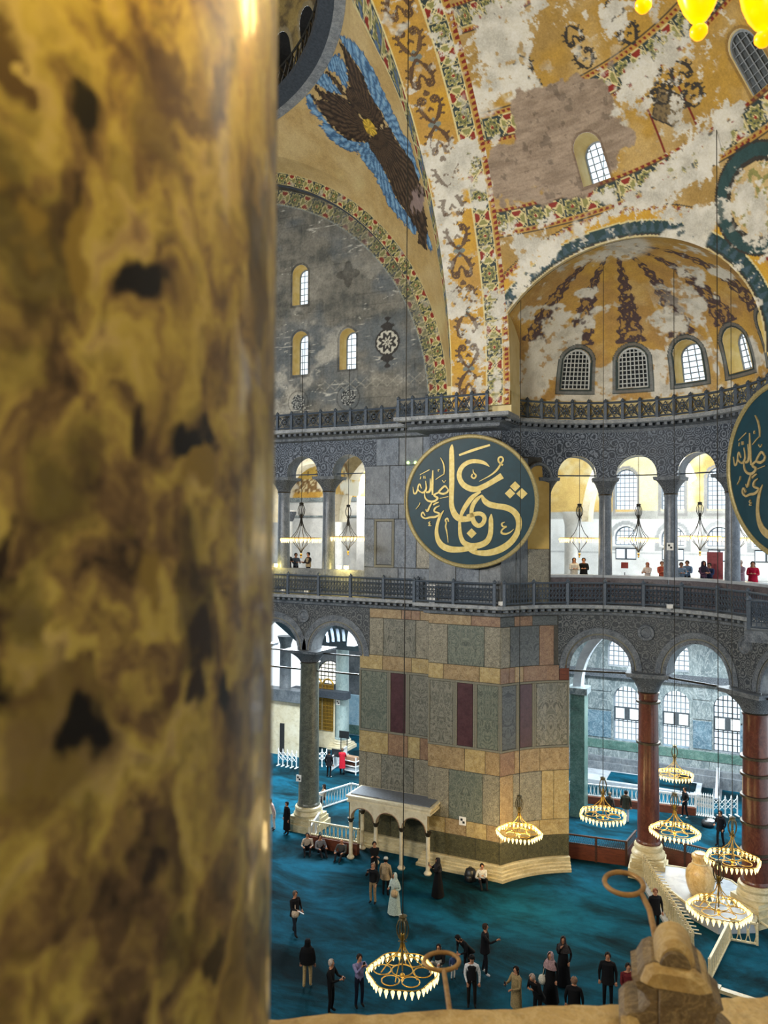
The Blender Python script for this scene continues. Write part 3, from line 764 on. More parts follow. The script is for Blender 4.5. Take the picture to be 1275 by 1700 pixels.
# ------------------------------------------------------------------ painted ornament
K = {k: lin(v) for k, v in dict(ochre='#c89a34', ochre2='#b88f45', tan='#c8ad78', tan2='#b89a62', white='#ddd8c8', grey='#9a9a90', slate='#33403f', green='#2f4a4a',
     olive='#8d8a52', red='#8a2f22', cream='#d8c890', brown='#5a4330', brick='#a3907c', brick2='#8b7966', blue='#6d97b8', blued='#3f5f80', wing='#4a3a2c',
     wingd='#2a211a', gold='#d8b040', soot='#55554e', soot2='#807c70', soot3='#a39e90', rib='#544444', ink='#3a3630').items()}
def tiles(s, t, P):
    """painted border of square tiles: rosettes and crossed hearts in turn; s counts tiles, t across (-.5 .. .5)"""
    i = np.floor(s).astype(int); x = s - i - .5; y = t; r = np.hypot(x, y); a = np.arctan2(y, x)
    c = np.tile(K['slate'], (len(s), 1)); odd = (i % 2) == 0
    fl = 1 + .16 * np.cos(8 * a)
    f = np.tile(K['slate'], (len(s), 1))
    f[r < .44 * fl] = K['cream']; f[r < .40 * fl] = K['olive']; f[r < .27 * fl] = K['slate']; f[r < .22] = K['olive'] * .8; f[r < .11] = K['cream']; f[r < .08] = K['red']
    h = np.tile(K['slate'], (len(s), 1)); hv = np.abs(y) > np.abs(x)
    big = np.maximum(np.abs(x), np.abs(y)); sm = np.minimum(np.abs(x), np.abs(y))
    heart = (big > .1) & (big < .42) & (sm < big * .8 - .02) & (np.hypot(sm - .11, big - .3) < .16)
    edge = (np.hypot(sm - .11, big - .3) < .2) & (big > .1)
    h[edge] = K['cream']; h[heart & hv] = K['red']; h[heart & ~hv] = K['olive']
    h[(np.abs(np.abs(x) - np.abs(y)) < .035)] = K['cream']
    c = np.where(odd[:, None], f, h)
    c[(np.abs(x) > .485)] = K['cream'] * .7
    c[(np.abs(y) > .47)] = K['cream'] * .8
    return c
def dentil(s, t):
    c = np.tile(K['ochre2'], (len(s), 1)); k = (np.abs(t + .0) < .3) & ((s % 1) < .55 + t * .6)
    c[k] = K['red'] * .8; return c
def _spiral(cx, cy, r, a0, turns, sgn):
    return [(cx + r * (1 - k / 18) * math.cos(a0 + sgn * turns * 2 * math.pi * k / 16), cy + r * (1 - k / 18) * math.sin(a0 + sgn * turns * 2 * math.pi * k / 16)) for k in range(16)]
SCROLL = [([(0, -1.2), (.13, -1.1), (.27, -.93), (.37, -.72), (.41, -.5)] + _spiral(.23, -.36, .18, -.7, 1.4, 1), .034),
          ([(0, 1.2), (.14, 1.06), (.28, .88), (.38, .68), (.42, .45)] + _spiral(.24, .3, .18, .7, 1.4, -1), .034),
          ([(.22, -1.0), (.3, -.84), (.38, -.66)], .055), ([(.24, .94), (.33, .78), (.4, .58)], .055), ([(.3, -.88), (.46, -.92)], .03), ([(.38, -.66), (.53, -.64)], .032), ([(.42, -.48), (.54, -.4)], .03),
          ([(.32, .82), (.47, .9)], .03), ([(.4, .6), (.55, .64)], .032), ([(.06, -.1), (.0, -.02)], .05), ([(.0, .62), (.1, .5), (.12, .38)], .03), ([(.0, -.62), (.09, -.72)], .03)]
def scroll(a, b):
    """acanthus scroll motif in metres, mirrored in a; one repeat is b in -1.27 .. 1.27; negative on the paint"""
    A = np.abs(a); d = np.full(a.shape, 9.0)
    for l, w in SCROLL: d = np.minimum(d, line_d(l, A, b) - w * 1.5)
    return d
def plaster(c, P, U, V, polys, seed, amt=.62, sc=.55, soft=.35):
    """old losses: bare white plaster where the paint has gone"""
    n = fbm(P, sc, 5, seed); m = sstep(amt, amt + .05, n)
    for poly in polys:
        sd = poly_sd(poly, U, V) + (fbm(P, 1.1, 5, seed + 5) - .5) * 3.0 * soft + (fbm(P, 4.5, 4, seed + 6, .7) - .5) * 1.1
        m = np.maximum(m, sstep(-.03, .06, sd))
    m = np.maximum(m, .9 * sstep(.56, .61, fbm(P, 2.2, 5, seed + 13, .7)) * sstep(.40, .52, fbm(P, .5, 3, seed + 15)))
    fine = fbm(P, 3.5, 4, seed + 9); keepbits = sstep(.62, .68, fine)
    m = m * (1 - .85 * keepbits)
    w = mixc(K['white'], K['white'] * .72, sstep(.35, .7, fbm(P, 1.6, 4, seed + 3)))
    return mixc(c, w, m), m

# ------------------------------------------------------------------ great south arch and lunette wall
lun = empty('wall_lunette', (0, 0, 0), 0, 'sooty grey lunette wall with arched windows and painted rosettes', 'wall', kind='structure')
WT = []                                     # lunette windows: centre, half width, sill, spring
for px, y0, y1, w in ((498, 506, 440, .5), (498, 622, 550, .5), (577, 613, 545, .5), (424, 510, 438, .5), (420, 625, 552, .5), (350, 512, 440, .5), (340, 628, 556, .5)):
    p0 = at_y(px, y0, YT); p1 = at_y(px, y1, YT); WT.append((float(p0[0]), w, float(p0[2]), float(p1[2]) - w))
DISC = [(at_y(495, 668, YT), .42), (at_y(578, 660, YT), .45)]
ROS = at_y(643, 568, YT)
RI = RA - .62
def keep_t(U, V):
    s = RI + .05 - np.hypot(U - CX, V - ZS); s = np.where(V < ZS, RI + .05 - np.abs(U - CX), s)
    for c, w, z0, zs in WT: s = np.minimum(s, arch_sd(U, V, c, w, z0, zs))
    return s
def col_t(U, V, P):
    st = np.stack([P[:, 0] * .8, P[:, 1], P[:, 2] * 1.1], -1); n = fbm(st, 1.0, 6, 3, .65) * .75 + .25 * fbm(np.stack([P[:, 0] * 5, P[:, 1], P[:, 2] * .5], -1), 1.0, 3, 14); n2 = fbm(P, .35, 4, 8)
    c = mixc(K['soot'], K['soot2'], sstep(.3, .6, n)); c = mixc(c, K['soot3'], sstep(.52, .75, n) * sstep(.35, .6, n2 + (28 - V) * .02))
    c = mixc(c, lin('#5f6a72'), sstep(.45, .65, n2) * .5 + .1)
    blk = (np.abs((V / .62) % 1 - .5) > .47) | (np.abs((U / 1.25 + .5 * (np.floor(V / .62) % 2)) % 1 - .5) > .487); c = mixc(c, c * .72, blk * sstep(.4, .6, fbm(P, .6, 3, 17)))
    scr = np.abs(fbm(np.stack([P[:, 0] * .25, P[:, 1], P[:, 2] * 2.2], -1), 1.0, 3, 21) - .5); c = mixc(c, lin('#c2c0b4'), (1 - sstep(.0, .012, scr)) * sstep(.5, .6, fbm(P, .8, 3, 4)))
    pat = fbm(P, .5, 5, 31); c = mixc(c, K['white'] * .7, sstep(.56, .66, pat) * .7 * sstep(33, 25, V))
    r = np.hypot(U - CX, V - ZS); t = (RI - r) / .8 - .5; k = (t > -.5) & (t < .5)
    s = np.arctan2(V - ZS, U - CX) * RI / .8
    tl = tiles(s, np.clip(t, -.5, .5), P) * .75 + K['soot'] * .2
    fade = sstep(.3, .55, fbm(P, .7, 4, 12)) * .6 + .35
    c = np.where(k[:, None], mixc(c, tl, fade), c)
    c[np.abs(t - .52) < .03] = lin('#8d948f')
    for d, rad in DISC:
        q = np.hypot(U - d[0], V - d[2]); a = np.arctan2(V - d[2], U - d[0])
        ring = (q < rad * 1.6) & (q > rad * 1.45); c[ring] = c[ring] * .5
        k = q < rad; pt = (np.sin(q / rad * 16) * np.cos(a * 8 + q * 9)) > .15; c[k] = np.where(pt[k][:, None], lin('#a8aaa4'), lin('#34373a'))
    q = np.hypot(U - ROS[0], V - ROS[2]); a = np.arctan2(V - ROS[2], U - ROS[0]); k = q < .72
    pt = (np.sin(q * 14 + np.cos(a * 8) * 1.5) > .1) & (q < .62); c[k] = np.where(pt[k][:, None], lin('#c9c6b6'), lin('#3a3836'))
    du, dv = np.abs(U - ROS[0]), np.abs(V - ROS[2]); fin = (dv > .68) & (dv < 1.35) & (du < (1.4 - dv) * .55 + .12 * np.sin(dv * 16)); c[fin] = lin('#3a3836')
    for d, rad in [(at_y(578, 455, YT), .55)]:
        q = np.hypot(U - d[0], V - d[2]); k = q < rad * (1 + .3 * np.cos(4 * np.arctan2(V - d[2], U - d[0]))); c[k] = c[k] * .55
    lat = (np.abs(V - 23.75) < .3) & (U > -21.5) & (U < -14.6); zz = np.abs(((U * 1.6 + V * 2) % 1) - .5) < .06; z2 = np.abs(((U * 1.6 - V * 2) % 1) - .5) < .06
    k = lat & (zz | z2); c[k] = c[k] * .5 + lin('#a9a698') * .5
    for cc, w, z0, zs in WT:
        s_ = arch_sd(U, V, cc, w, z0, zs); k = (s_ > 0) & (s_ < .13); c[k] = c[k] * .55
    return c
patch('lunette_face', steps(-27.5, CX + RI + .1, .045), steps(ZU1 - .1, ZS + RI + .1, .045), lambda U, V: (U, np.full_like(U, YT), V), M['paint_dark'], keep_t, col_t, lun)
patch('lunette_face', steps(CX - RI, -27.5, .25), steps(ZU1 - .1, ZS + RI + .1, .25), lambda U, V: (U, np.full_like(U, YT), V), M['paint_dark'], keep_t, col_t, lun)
ths = np.linspace(0, math.pi, 161)
def col_soff(U, V, P): return mixc(np.tile(lin('#4d4b45'), (len(U), 1)), lin('#807a6c'), sstep(.3, .7, fbm(P, 1.2, 4, 2)))
patch('arch_soffit', np.linspace(-.05, math.pi, 320), steps(YS, YT + .02, .12), lambda U, V: (CX + RI * np.cos(U), V, ZS + RI * np.sin(U)), M['paint_dark'], None, col_soff, lun)
def col_face(U, V, P):
    s = U * RA / .62; c = tiles(s, np.clip((V - RI) / .62 - .5, -.5, .5), P) * .9
    return mixc(c, K['soot3'], sstep(.6, .7, fbm(P, 1.5, 4, 6)) * .6)
patch('arch_border', np.linspace(-.08, math.pi * .75, 760), np.linspace(RI, RA + .03, 16), lambda U, V: (CX + V * np.cos(U), np.full_like(U, YS), ZS + V * np.sin(U)), M['paint_dark'], None, col_face, lun)
m = MB(); m.tube([(CX + (RI - .01) * math.cos(t), YS + .25, ZS + (RI - .01) * math.sin(t)) for t in ths], .06, 5); m.obj('arch_roll', M['shadow_stone'], lun, True)

def window(n, f, c, w, z0, zs, depth, k=1.0, nx=3, nz=6, rmat='amber_reveal', bar='lead', label=None, bt=.022, parent=None, splay=.0, frame_w=.06):
    """an arched window set back in its reveal, with a lattice of bars and a glass pane"""
    o = empty('window_%d' % n, (0, 0, 0), 0, label, 'window', kind='structure')
    out = arch_line(c, w, z0, zs, 16, k); out2 = arch_line(c, w - splay, z0 + splay, zs, 16, k)
    m = MB(); m.strip([f(u, v, 0) for u, v in out], [f(u, v, depth) for u, v in out2], True); m.obj('window_reveal', M[rmat], o)
    w2 = w - splay; zt = zs + k * w2; b = MB()
    def tz(u): return zs + k * math.sqrt(max(0, w2 * w2 - (u - c) ** 2))
    for i in range(1, nx):
        u = c - w2 + 2 * w2 * i / nx; b.tube([f(u, z0 + splay, depth - .03), f(u, tz(u), depth - .03)], bt, 4)
    for j in range(1, nz):
        z = z0 + splay + (zt - z0 - splay) * j / nz; hw = w2 if z < zs else math.sqrt(max(0, w2 * w2 - ((z - zs) / k) ** 2))
        if hw > .05: b.tube([f(c - hw, z, depth - .03), f(c + hw, z, depth - .03)], bt, 4)
    b.obj('window_lattice', M[bar], o)
    b = MB(); b.tube([f(u, v, depth - .02) for u, v in out2], frame_w, 4, closed=True); b.obj('window_frame', M[bar], o)
    g = MB(); g.add([f(u, v, depth) for u, v in out2], [tuple(range(len(out2)))]); g.obj('window_pane', M['glass'], o)
    return o
wn = 1
for i, (c, w, z0, zs) in enumerate(WT):
    o = window(wn, fT, c, w, z0, zs, .75, nx=3, nz=6, label=['upper arched window with yellow reveal in the sooty lunette wall', 'lower left arched window with yellow reveal in the sooty lunette wall', 'lower right arched window with yellow reveal in the sooty lunette wall'][i] if i < 3 else 'arched lunette window hidden behind the blurred foreground column', splay=.06); wn += 1
    if i > 2: o['group'] = 'lunette windows behind the near column'

# ------------------------------------------------------------------ great west arch: painted soffit
def at_soffit(x, y):
    v = ray(x, y); o = CAM - np.array([0, CY, ZS]); a = v[1] ** 2 + v[2] ** 2; b = 2 * (o[1] * v[1] + o[2] * v[2]); c = o[1] ** 2 + o[2] ** 2 - RA * RA
    p = CAM + v * ((-b + math.sqrt(max(0, b * b - 4 * a * c))) / (2 * a))
    return (float(p[0]), math.atan2(p[2] - ZS, p[1] - CY) * RA)
west = empty('wall_west_arch', (0, 0, 0), 0, 'great arch soffit painted ochre with brown scrolls and a tile border', 'wall', kind='structure')
SP = [[at_soffit(*p) for p in poly] for poly in (
    [(712, 255), (740, 240), (790, 225), (805, 262), (770, 300), (775, 360), (752, 420), (752, 470), (770, 500), (795, 520), (735, 530), (725, 440), (722, 330)],
    [(765, 540), (805, 520), (808, 600), (800, 645), (785, 645), (790, 610)], [(700, 250), (725, 240), (735, 290), (716, 300)],
    [(800, 240), (840, 250), (845, 340), (815, 300)], [(810, 480), (840, 470), (838, 560), (815, 530)])]
def col_w(U, V, P):
    q = (U - XW0) / (XW1 - XW0); s = V
    c = mixc(np.tile(K['ochre'], (len(U), 1)), K['ochre2'], sstep(.35, .65, fbm(P, .6, 4, 41)))
    a = (q - .31) * (XW1 - XW0); b = (((s - 1.1) / 2.55) % 1.0 - .5) * 2.55; d = scroll(a * .92, b)
    qb = np.abs(b) - 1.275; qr = np.hypot(a, qb); cr = (qr < .27 * (.45 + .55 * np.abs(np.cos(2 * np.arctan2(qb, a)))))
    c[cr] = lin('#77807a'); k = d < .0; c[k] = mixc(np.tile(lin('#6b5238'), (k.sum(), 1)), K['wingd'], sstep(-.02, .0, d[k]))
    k = q > .62; t = tiles(s / .78, np.clip((q - .62) / .27 - .5, -.5, .5), P); c[k] = t[k]
    k = (q > .89); dn = dentil(s / .22, np.clip((q - .89) / .11 - .5, -.5, .5)); c[k] = dn[k]
    k = (np.abs(q - .005) < .008) | (np.abs(q - .615) < .008) | (np.abs(q - .89) < .006); c[k] = K['cream']
    c, mk = plaster(c, P, U, V, SP, 51, .66, .5, .35)
    k = (d < .0) & (q < .62) & (fbm(P, 1.3, 3, 77) > .48); c[k] = mixc(c[k], K['brown'], np.full(k.sum(), .75))
    return c
patch('painted_soffit', np.linspace(XW0, XW1, 80), steps(-.6, RA * R(100), .032), lambda U, V: (U, CY + RA * np.cos(V / RA), ZS + RA * np.sin(V / RA)), M['paint'], None, col_w, west)
patch('plain_soffit', np.linspace(XW0, XW1, 5), steps(RA * R(100), RA * R(180), .6), lambda U, V: (U, CY + RA * np.cos(V / RA), ZS + RA * np.sin(V / RA)), M['ochre'], None, None, west)

m = MB(); m.box(((XW0 + XW1) / 2 - .2, CY + RA + 1.1, (ZU1 + ZS) / 2 + .2), (XW1 - XW0 + .3, 1.4, ZS - ZU1 + .55)); m.obj('springing_block', M['ochre_pale'], west)
m = MB(); m.add([(XW1, CY + RA * math.cos(t), ZS + RA * math.sin(t)) for t in np.linspace(0, .4, 12)] + [(XW1, CY + RA + 1.5, ZS + 5.5), (XW1, CY + RA + 1.5, ZS)], [tuple(range(14))]); m.obj('arch_cheek', M['ochre_pale'], west)
# ------------------------------------------------------------------ pendentive with the six-winged figure
def pend_rho(th, z):
    h = np.sqrt(np.maximum(RA * RA - (z - ZS) ** 2, 0)); ax, by = XW0 - CX, YS - CY
    tw, ts = np.arctan2(h, ax), np.arctan2(by, h); rw, rs = np.hypot(ax, h), np.hypot(h, by)
    k = np.clip((th - tw) / np.maximum(ts - tw, 1e-4), 0, 1); w = np.clip((z - 33.3) / 3.5, 0, 1) ** 2 * np.minimum(1, 8 * k) * np.minimum(1, 12 * (1 - k)); return (rw + (rs - rw) * k) * (1 - w) + 15.25 * w, tw, ts
def at_pend(x, y):
    v = ray(x, y); lo, hi = 20.0, 48.0
    for _ in range(40):
        m_ = (lo + hi) / 2; p = CAM + v * m_; th = math.atan2(p[1] - CY, p[0] - CX)
        if math.hypot(p[0] - CX, p[1] - CY) < pend_rho(th, min(p[2], 36.9))[0]: lo = m_
        else: hi = m_
    return (math.atan2(p[1] - CY, p[0] - CX) * 16, float(p[2]))
def tr(l): return [at_pend(500 + x / 4.361, 40 + y / 4.361) for x, y in l]
BROWN = [tr(l) for l in (
    [(275, 130), (330, 180), (400, 290), (445, 360), (470, 440), (500, 510), (545, 590), (590, 640), (595, 720), (560, 760), (500, 740), (440, 680), (380, 620), (330, 540), (320, 470), (345, 440), (335, 330), (310, 230)],
    [(70, 520), (120, 600), (200, 720), (290, 800), (340, 840), (420, 850), (490, 850), (510, 760), (440, 690), (330, 540), (250, 510), (190, 490), (200, 560), (130, 540)],
    [(95, 430), (160, 490), (250, 505), (330, 540), (310, 590), (200, 560), (130, 530)], [(170, 325), (240, 380), (300, 460), (330, 520), (300, 520), (250, 440), (200, 370)],
    [(485, 840), (520, 760), (600, 730), (650, 760), (680, 820), (740, 910), (800, 990), (830, 1080), (860, 1160), (900, 1200), (880, 1310), (910, 1400), (905, 1640), (850, 1590), (845, 1500), (760, 1360), (680, 1250), (620, 1100), (560, 990), (500, 900)])]
BLUE = [tr(l) for l in (
    [(270, 60), (370, 110), (450, 200), (520, 320), (560, 420), (620, 530), (650, 620), (700, 700), (720, 770), (790, 850), (810, 930), (830, 1010), (860, 1100), (850, 1160), (800, 1010), (720, 900), (650, 780), (590, 650), (530, 580), (480, 470), (430, 340), (380, 260), (320, 170)],
    [(180, 260), (210, 220), (270, 215), (310, 270), (340, 340), (345, 440), (325, 480), (270, 380), (180, 310)], [(100, 390), (150, 350), (210, 380), (280, 470), (310, 520), (240, 500), (160, 480), (110, 430)],
    [(30, 520), (60, 490), (110, 590), (200, 720), (300, 810), (400, 850), (490, 850), (510, 910), (570, 1000), (630, 1110), (690, 1260), (770, 1370), (850, 1480), (820, 1540), (750, 1450), (640, 1330), (580, 1200), (520, 1080), (440, 980), (420, 940), (340, 910), (270, 880), (200, 820), (135, 740), (160, 710), (80, 650), (40, 590)],
    [(905, 1480), (955, 1640), (930, 1650), (900, 1570)])]
FACE = tr([(445, 690), (490, 685), (525, 730), (550, 790), (520, 815), (480, 790), (455, 740)]); FC = np.mean(FACE, 0)
pend = empty('wall_pendentive', (0, 0, 0), 0, 'curved tan pendentive painted with a six-winged figure in brown and blue', 'wall', kind='structure')
def col_p(U, V, P):
    th = np.arctan2(P[:, 1] - CY, P[:, 0] - CX); X = th * 16
    c = mixc(np.tile(K['tan'], (len(U), 1)), K['tan2'], sstep(.35, .65, fbm(P, .5, 5, 61)))
    c = mixc(c, K['cream'], sstep(.6, .75, fbm(P, .35, 4, 66)) * .35)
    ang = np.arctan2(V - FC[1], X - FC[0]); dist = np.hypot(V - FC[1], X - FC[0])
    jit = fbm(P, 2.5, 3, 71)
    vein = np.sin(ang * 55 + jit * 8); row = np.sin(dist * 11 + jit * 9 + np.sin(ang * 55) * .8)
    edge = (fbm(P, 6, 2, 73) - .5) * .35
    for polys, ca, cb, cc in ((BLUE, K['blue'], K['blued'], lin('#9dbdd0')), (BROWN, K['wing'], K['wingd'], lin('#6b563f'))):
        for poly in polys:
            sd = poly_sd(poly, X, V) + edge; k = sd > 0
            cl = mixc(np.tile(ca, (len(U), 1)), cb, sstep(.45, .9, vein)); cl = mixc(cl, cc, sstep(.55, .95, -vein) * .7); cl = mixc(cl, cb, sstep(.7, .98, row) * .8)
            c[k] = cl[k]; e = (sd > 0) & (sd < .05); c[e] = cb
    k = poly_sd(FACE, X, V) > 0; star = np.sin(ang * 8) > .1; c[k] = np.where((star & (dist < .45))[k][:, None], K['gold'] * 1.1, K['gold'] * .55)
    worn = poly_sd(tr([(800, 1200), (880, 1180), (900, 1300), (840, 1380), (780, 1330)]), X, V) + (fbm(P, 3, 4, 83) - .5) * 1.6; c = mixc(c, lin('#a08a82'), sstep(0, .2, worn) * .75)
    h = np.sqrt(np.maximum(RA * RA - (V - ZS) ** 2, 0)); dw = (th - np.arctan2(h, XW0 - CX)) * np.hypot(h, XW0 - CX) * np.clip(h / 12, .25, 1)
    s = np.arctan2(V - ZS, h) * RA; k = dw < 1.0
    tl = tiles(s / .95, np.clip(dw / 1.0 - .5, -.5, .5), P); n_ = (np.sin(s * 7) + np.cos(s * 4.1 + dw * 12)) > .2
    tl = np.where((n_ & (((s / .95) % 2) < 1))[:, None], K['blued'] * .8 + .05, tl); c[k] = tl[k] * .95
    c[(dw < 1.06) & (dw > 1.0)] = K['cream']
    return c
def f_p(U, V):
    th0 = pend_rho(np.zeros_like(V), V); th = th0[1] + (th0[2] - th0[1]) * U; r = pend_rho(th, V)[0]
    return CX + r * np.cos(th), CY + r * np.sin(th), V
patch('painted_surface', np.linspace(0, 1, 330), steps(ZS - .2, 36.95, .045), f_p, M['paint'], None, col_p, pend)

# ------------------------------------------------------------------ dome ring and dome
dome = empty('ceiling', (0, 0, 0), 0, 'dark dome base with arched windows above the painted pendentive', 'ceiling', kind='structure')
def circ(r, z, a0=-.2, a1=2 * math.pi - .2, n=140): return [(CX + r * math.cos(t), CY + r * math.sin(t), z) for t in np.linspace(a0, a1, n)]
m = MB(); m.strip(circ(RR + .1, ZR - .02), circ(RR - .35, ZR + .05)); m.obj('ring_border', M['cornice_top'], dome)
m = MB(); m.strip(circ(RR - .35, ZR + .05), circ(RR - .95, ZR + .3)); m.strip(circ(RR - .95, ZR + .3), circ(RR - 1.0, ZR + .5)); m.strip(circ(RR - 1.0, ZR + .5), circ(RR + .8, ZR + .5)); m.obj('ring_cornice', M['shadow_stone'], dome, R(30))
def dome_sd(U, V):
    return arch_sd(((U / R(9)) % 1 - .5) * R(9) * 15.6, V, 0, .72, 1.1, 3.2)
def col_d(U, V, P):
    c = mixc(np.tile(lin('#5d5340'), (len(U), 1)), lin('#9c8a58'), sstep(.4, .65, fbm(P, 1.4, 4, 5))); s = dome_sd(U, V); c[(s < .22)] = lin('#8e8468'); return c
def f_d(U, V):
    r = np.where(V < 4, 15.7 - V * V * .03, np.maximum(15.22 - (V - 4) ** 2 * .065, .01)); return CX + r * np.cos(U), CY + r * np.sin(U), ZR + .5 + V
patch('dome_shell', steps(-.3, 1.9, R(.45)), steps(0, 7.5, .12), f_d, M['paint_dark'], dome_sd, col_d, dome)
patch('dome_shell', steps(1.9, 2 * math.pi - .3, R(4)), steps(0, 7.5, .9), f_d, M['paint_dark'], None, col_d, dome)
patch('dome_shell', steps(0, 2 * math.pi, R(8)), np.linspace(0, 1, 8), lambda U, V: (CX + 14.45 * np.cos(V * math.pi / 2) * np.cos(U), CY + 14.45 * np.cos(V * math.pi / 2) * np.sin(U), ZR + 8 + 7 * np.sin(V * math.pi / 2)), M['ochre'], None, None, dome)
rv = MB()
for k in range(-2, 13):
    a = R(9) * (k + .5)
    def fd(u, v, w, a=a):
        r = 15.7 - v * v * .03 + w; t = a + u / 15.6; return (CX + r * math.cos(t), CY + r * math.sin(t), ZR + .5 + v)
    reveal(arch_line(0, .72, 1.1, 3.2, 10), fd, 1.3, rv); rv.add([fd(u, v, 1.3) for u, v in arch_line(0, .72, 1.1, 3.2, 10)], [tuple(range(13))])
rv.obj('dome_window_recess', M['dark'], dome)
m = MB()
for i, t in enumerate(np.arange(-.2, 1.9, .045)):
    p = lambda z, dt=0: (CX + (RR - .85) * math.cos(t + dt), CY + (RR - .85) * math.sin(t + dt), ZR + .5 + z)
    m.tube([p(0), p(1.0)], .05, 4); m.tube([p(.1), p(.9, .045)], .035, 4); m.tube([p(.9), p(.1, .045)], .035, 4)
m.tube([(CX + (RR - .85) * math.cos(t), CY + (RR - .85) * math.sin(t), ZR + 1.5) for t in np.linspace(-.2, 1.9, 90)], .06, 4)
m.obj('ring_railing', M['iron_dark'], dome)

# ------------------------------------------------------------------ semi-dome
semi = empty('wall_semidome', (0, 0, 0), 0, 'ochre semi-dome with peeling white plaster, tile bands and exposed brick', 'wall', kind='structure')
CRX, CRZ = 6.05, 5.25
def conch_g(x, y, z): return np.sqrt((x - EX) ** 2 + (y - EY) ** 2 + ((z - ZS) * CRX / CRZ) ** 2) - CRX
def f_s(U, V): return SC[0] + RA * np.cos(V) * np.cos(U), SC[1] + RA * np.cos(V) * np.sin(U), SC[2] + RA * np.sin(V)
def at_s(x, y):
    p = at_sphere(x, y, SC, RA); return (math.atan2(p[1] - SC[1], p[0] - SC[0]), math.asin(min(1, max(-1, (p[2] - SC[2]) / RA))))
def at_sm(x, y): a, e = at_s(x, y); return (a * 11.5, e * RA)
WS = [(R(69.6), R(34.8)), (R(34.8), R(34.8)), (0.0, R(34.8))]
def sd_ws(U, V):
    s = np.full(U.shape, 1e3)
    for a, e in WS: s = np.minimum(s, arch_sd((U - a) * RA * .82, (V - e) * RA, 0, .56, -.95, .35))
    return s
def keep_s(U, V): x, y, z = f_s(U, V); return np.minimum(conch_g(x, y, z), sd_ws(U, V))
WPOLY = [[at_sm(*p) for p in l] for l in (
    [(788, 30), (830, -5), (900, -5), (872, 60), (882, 125), (850, 150), (800, 172), (788, 110)], [(1030, 125), (1080, 60), (1140, 40), (1152, 80), (1100, 112), (1060, 172), (1012, 200)],
    [(1100, 272), (1170, 200), (1200, 158), (1232, 172), (1222, 232), (1180, 302), (1100, 335), (1000, 372), (955, 384), (990, 352)], [(856, 392), (950, 390), (902, 440), (872, 482), (845, 540)],
    [(1082, 350), (1200, 338), (1226, 362), (1140, 384)], [(985, 320), (1018, 306), (1030, 340), (1000, 352)], [(990, 0), (1060, 0), (1040, 40), (1000, 60)], [(1225, 280), (1275, 330), (1275, 420), (1235, 400), (1210, 340)])]
BRK = [at_sm(*p) for p in [(800, 262), (850, 232), (858, 150), (930, 140), (1010, 106), (1022, 190), (1052, 226), (1040, 262), (1016, 288), (965, 318), (830, 340), (812, 300)]]
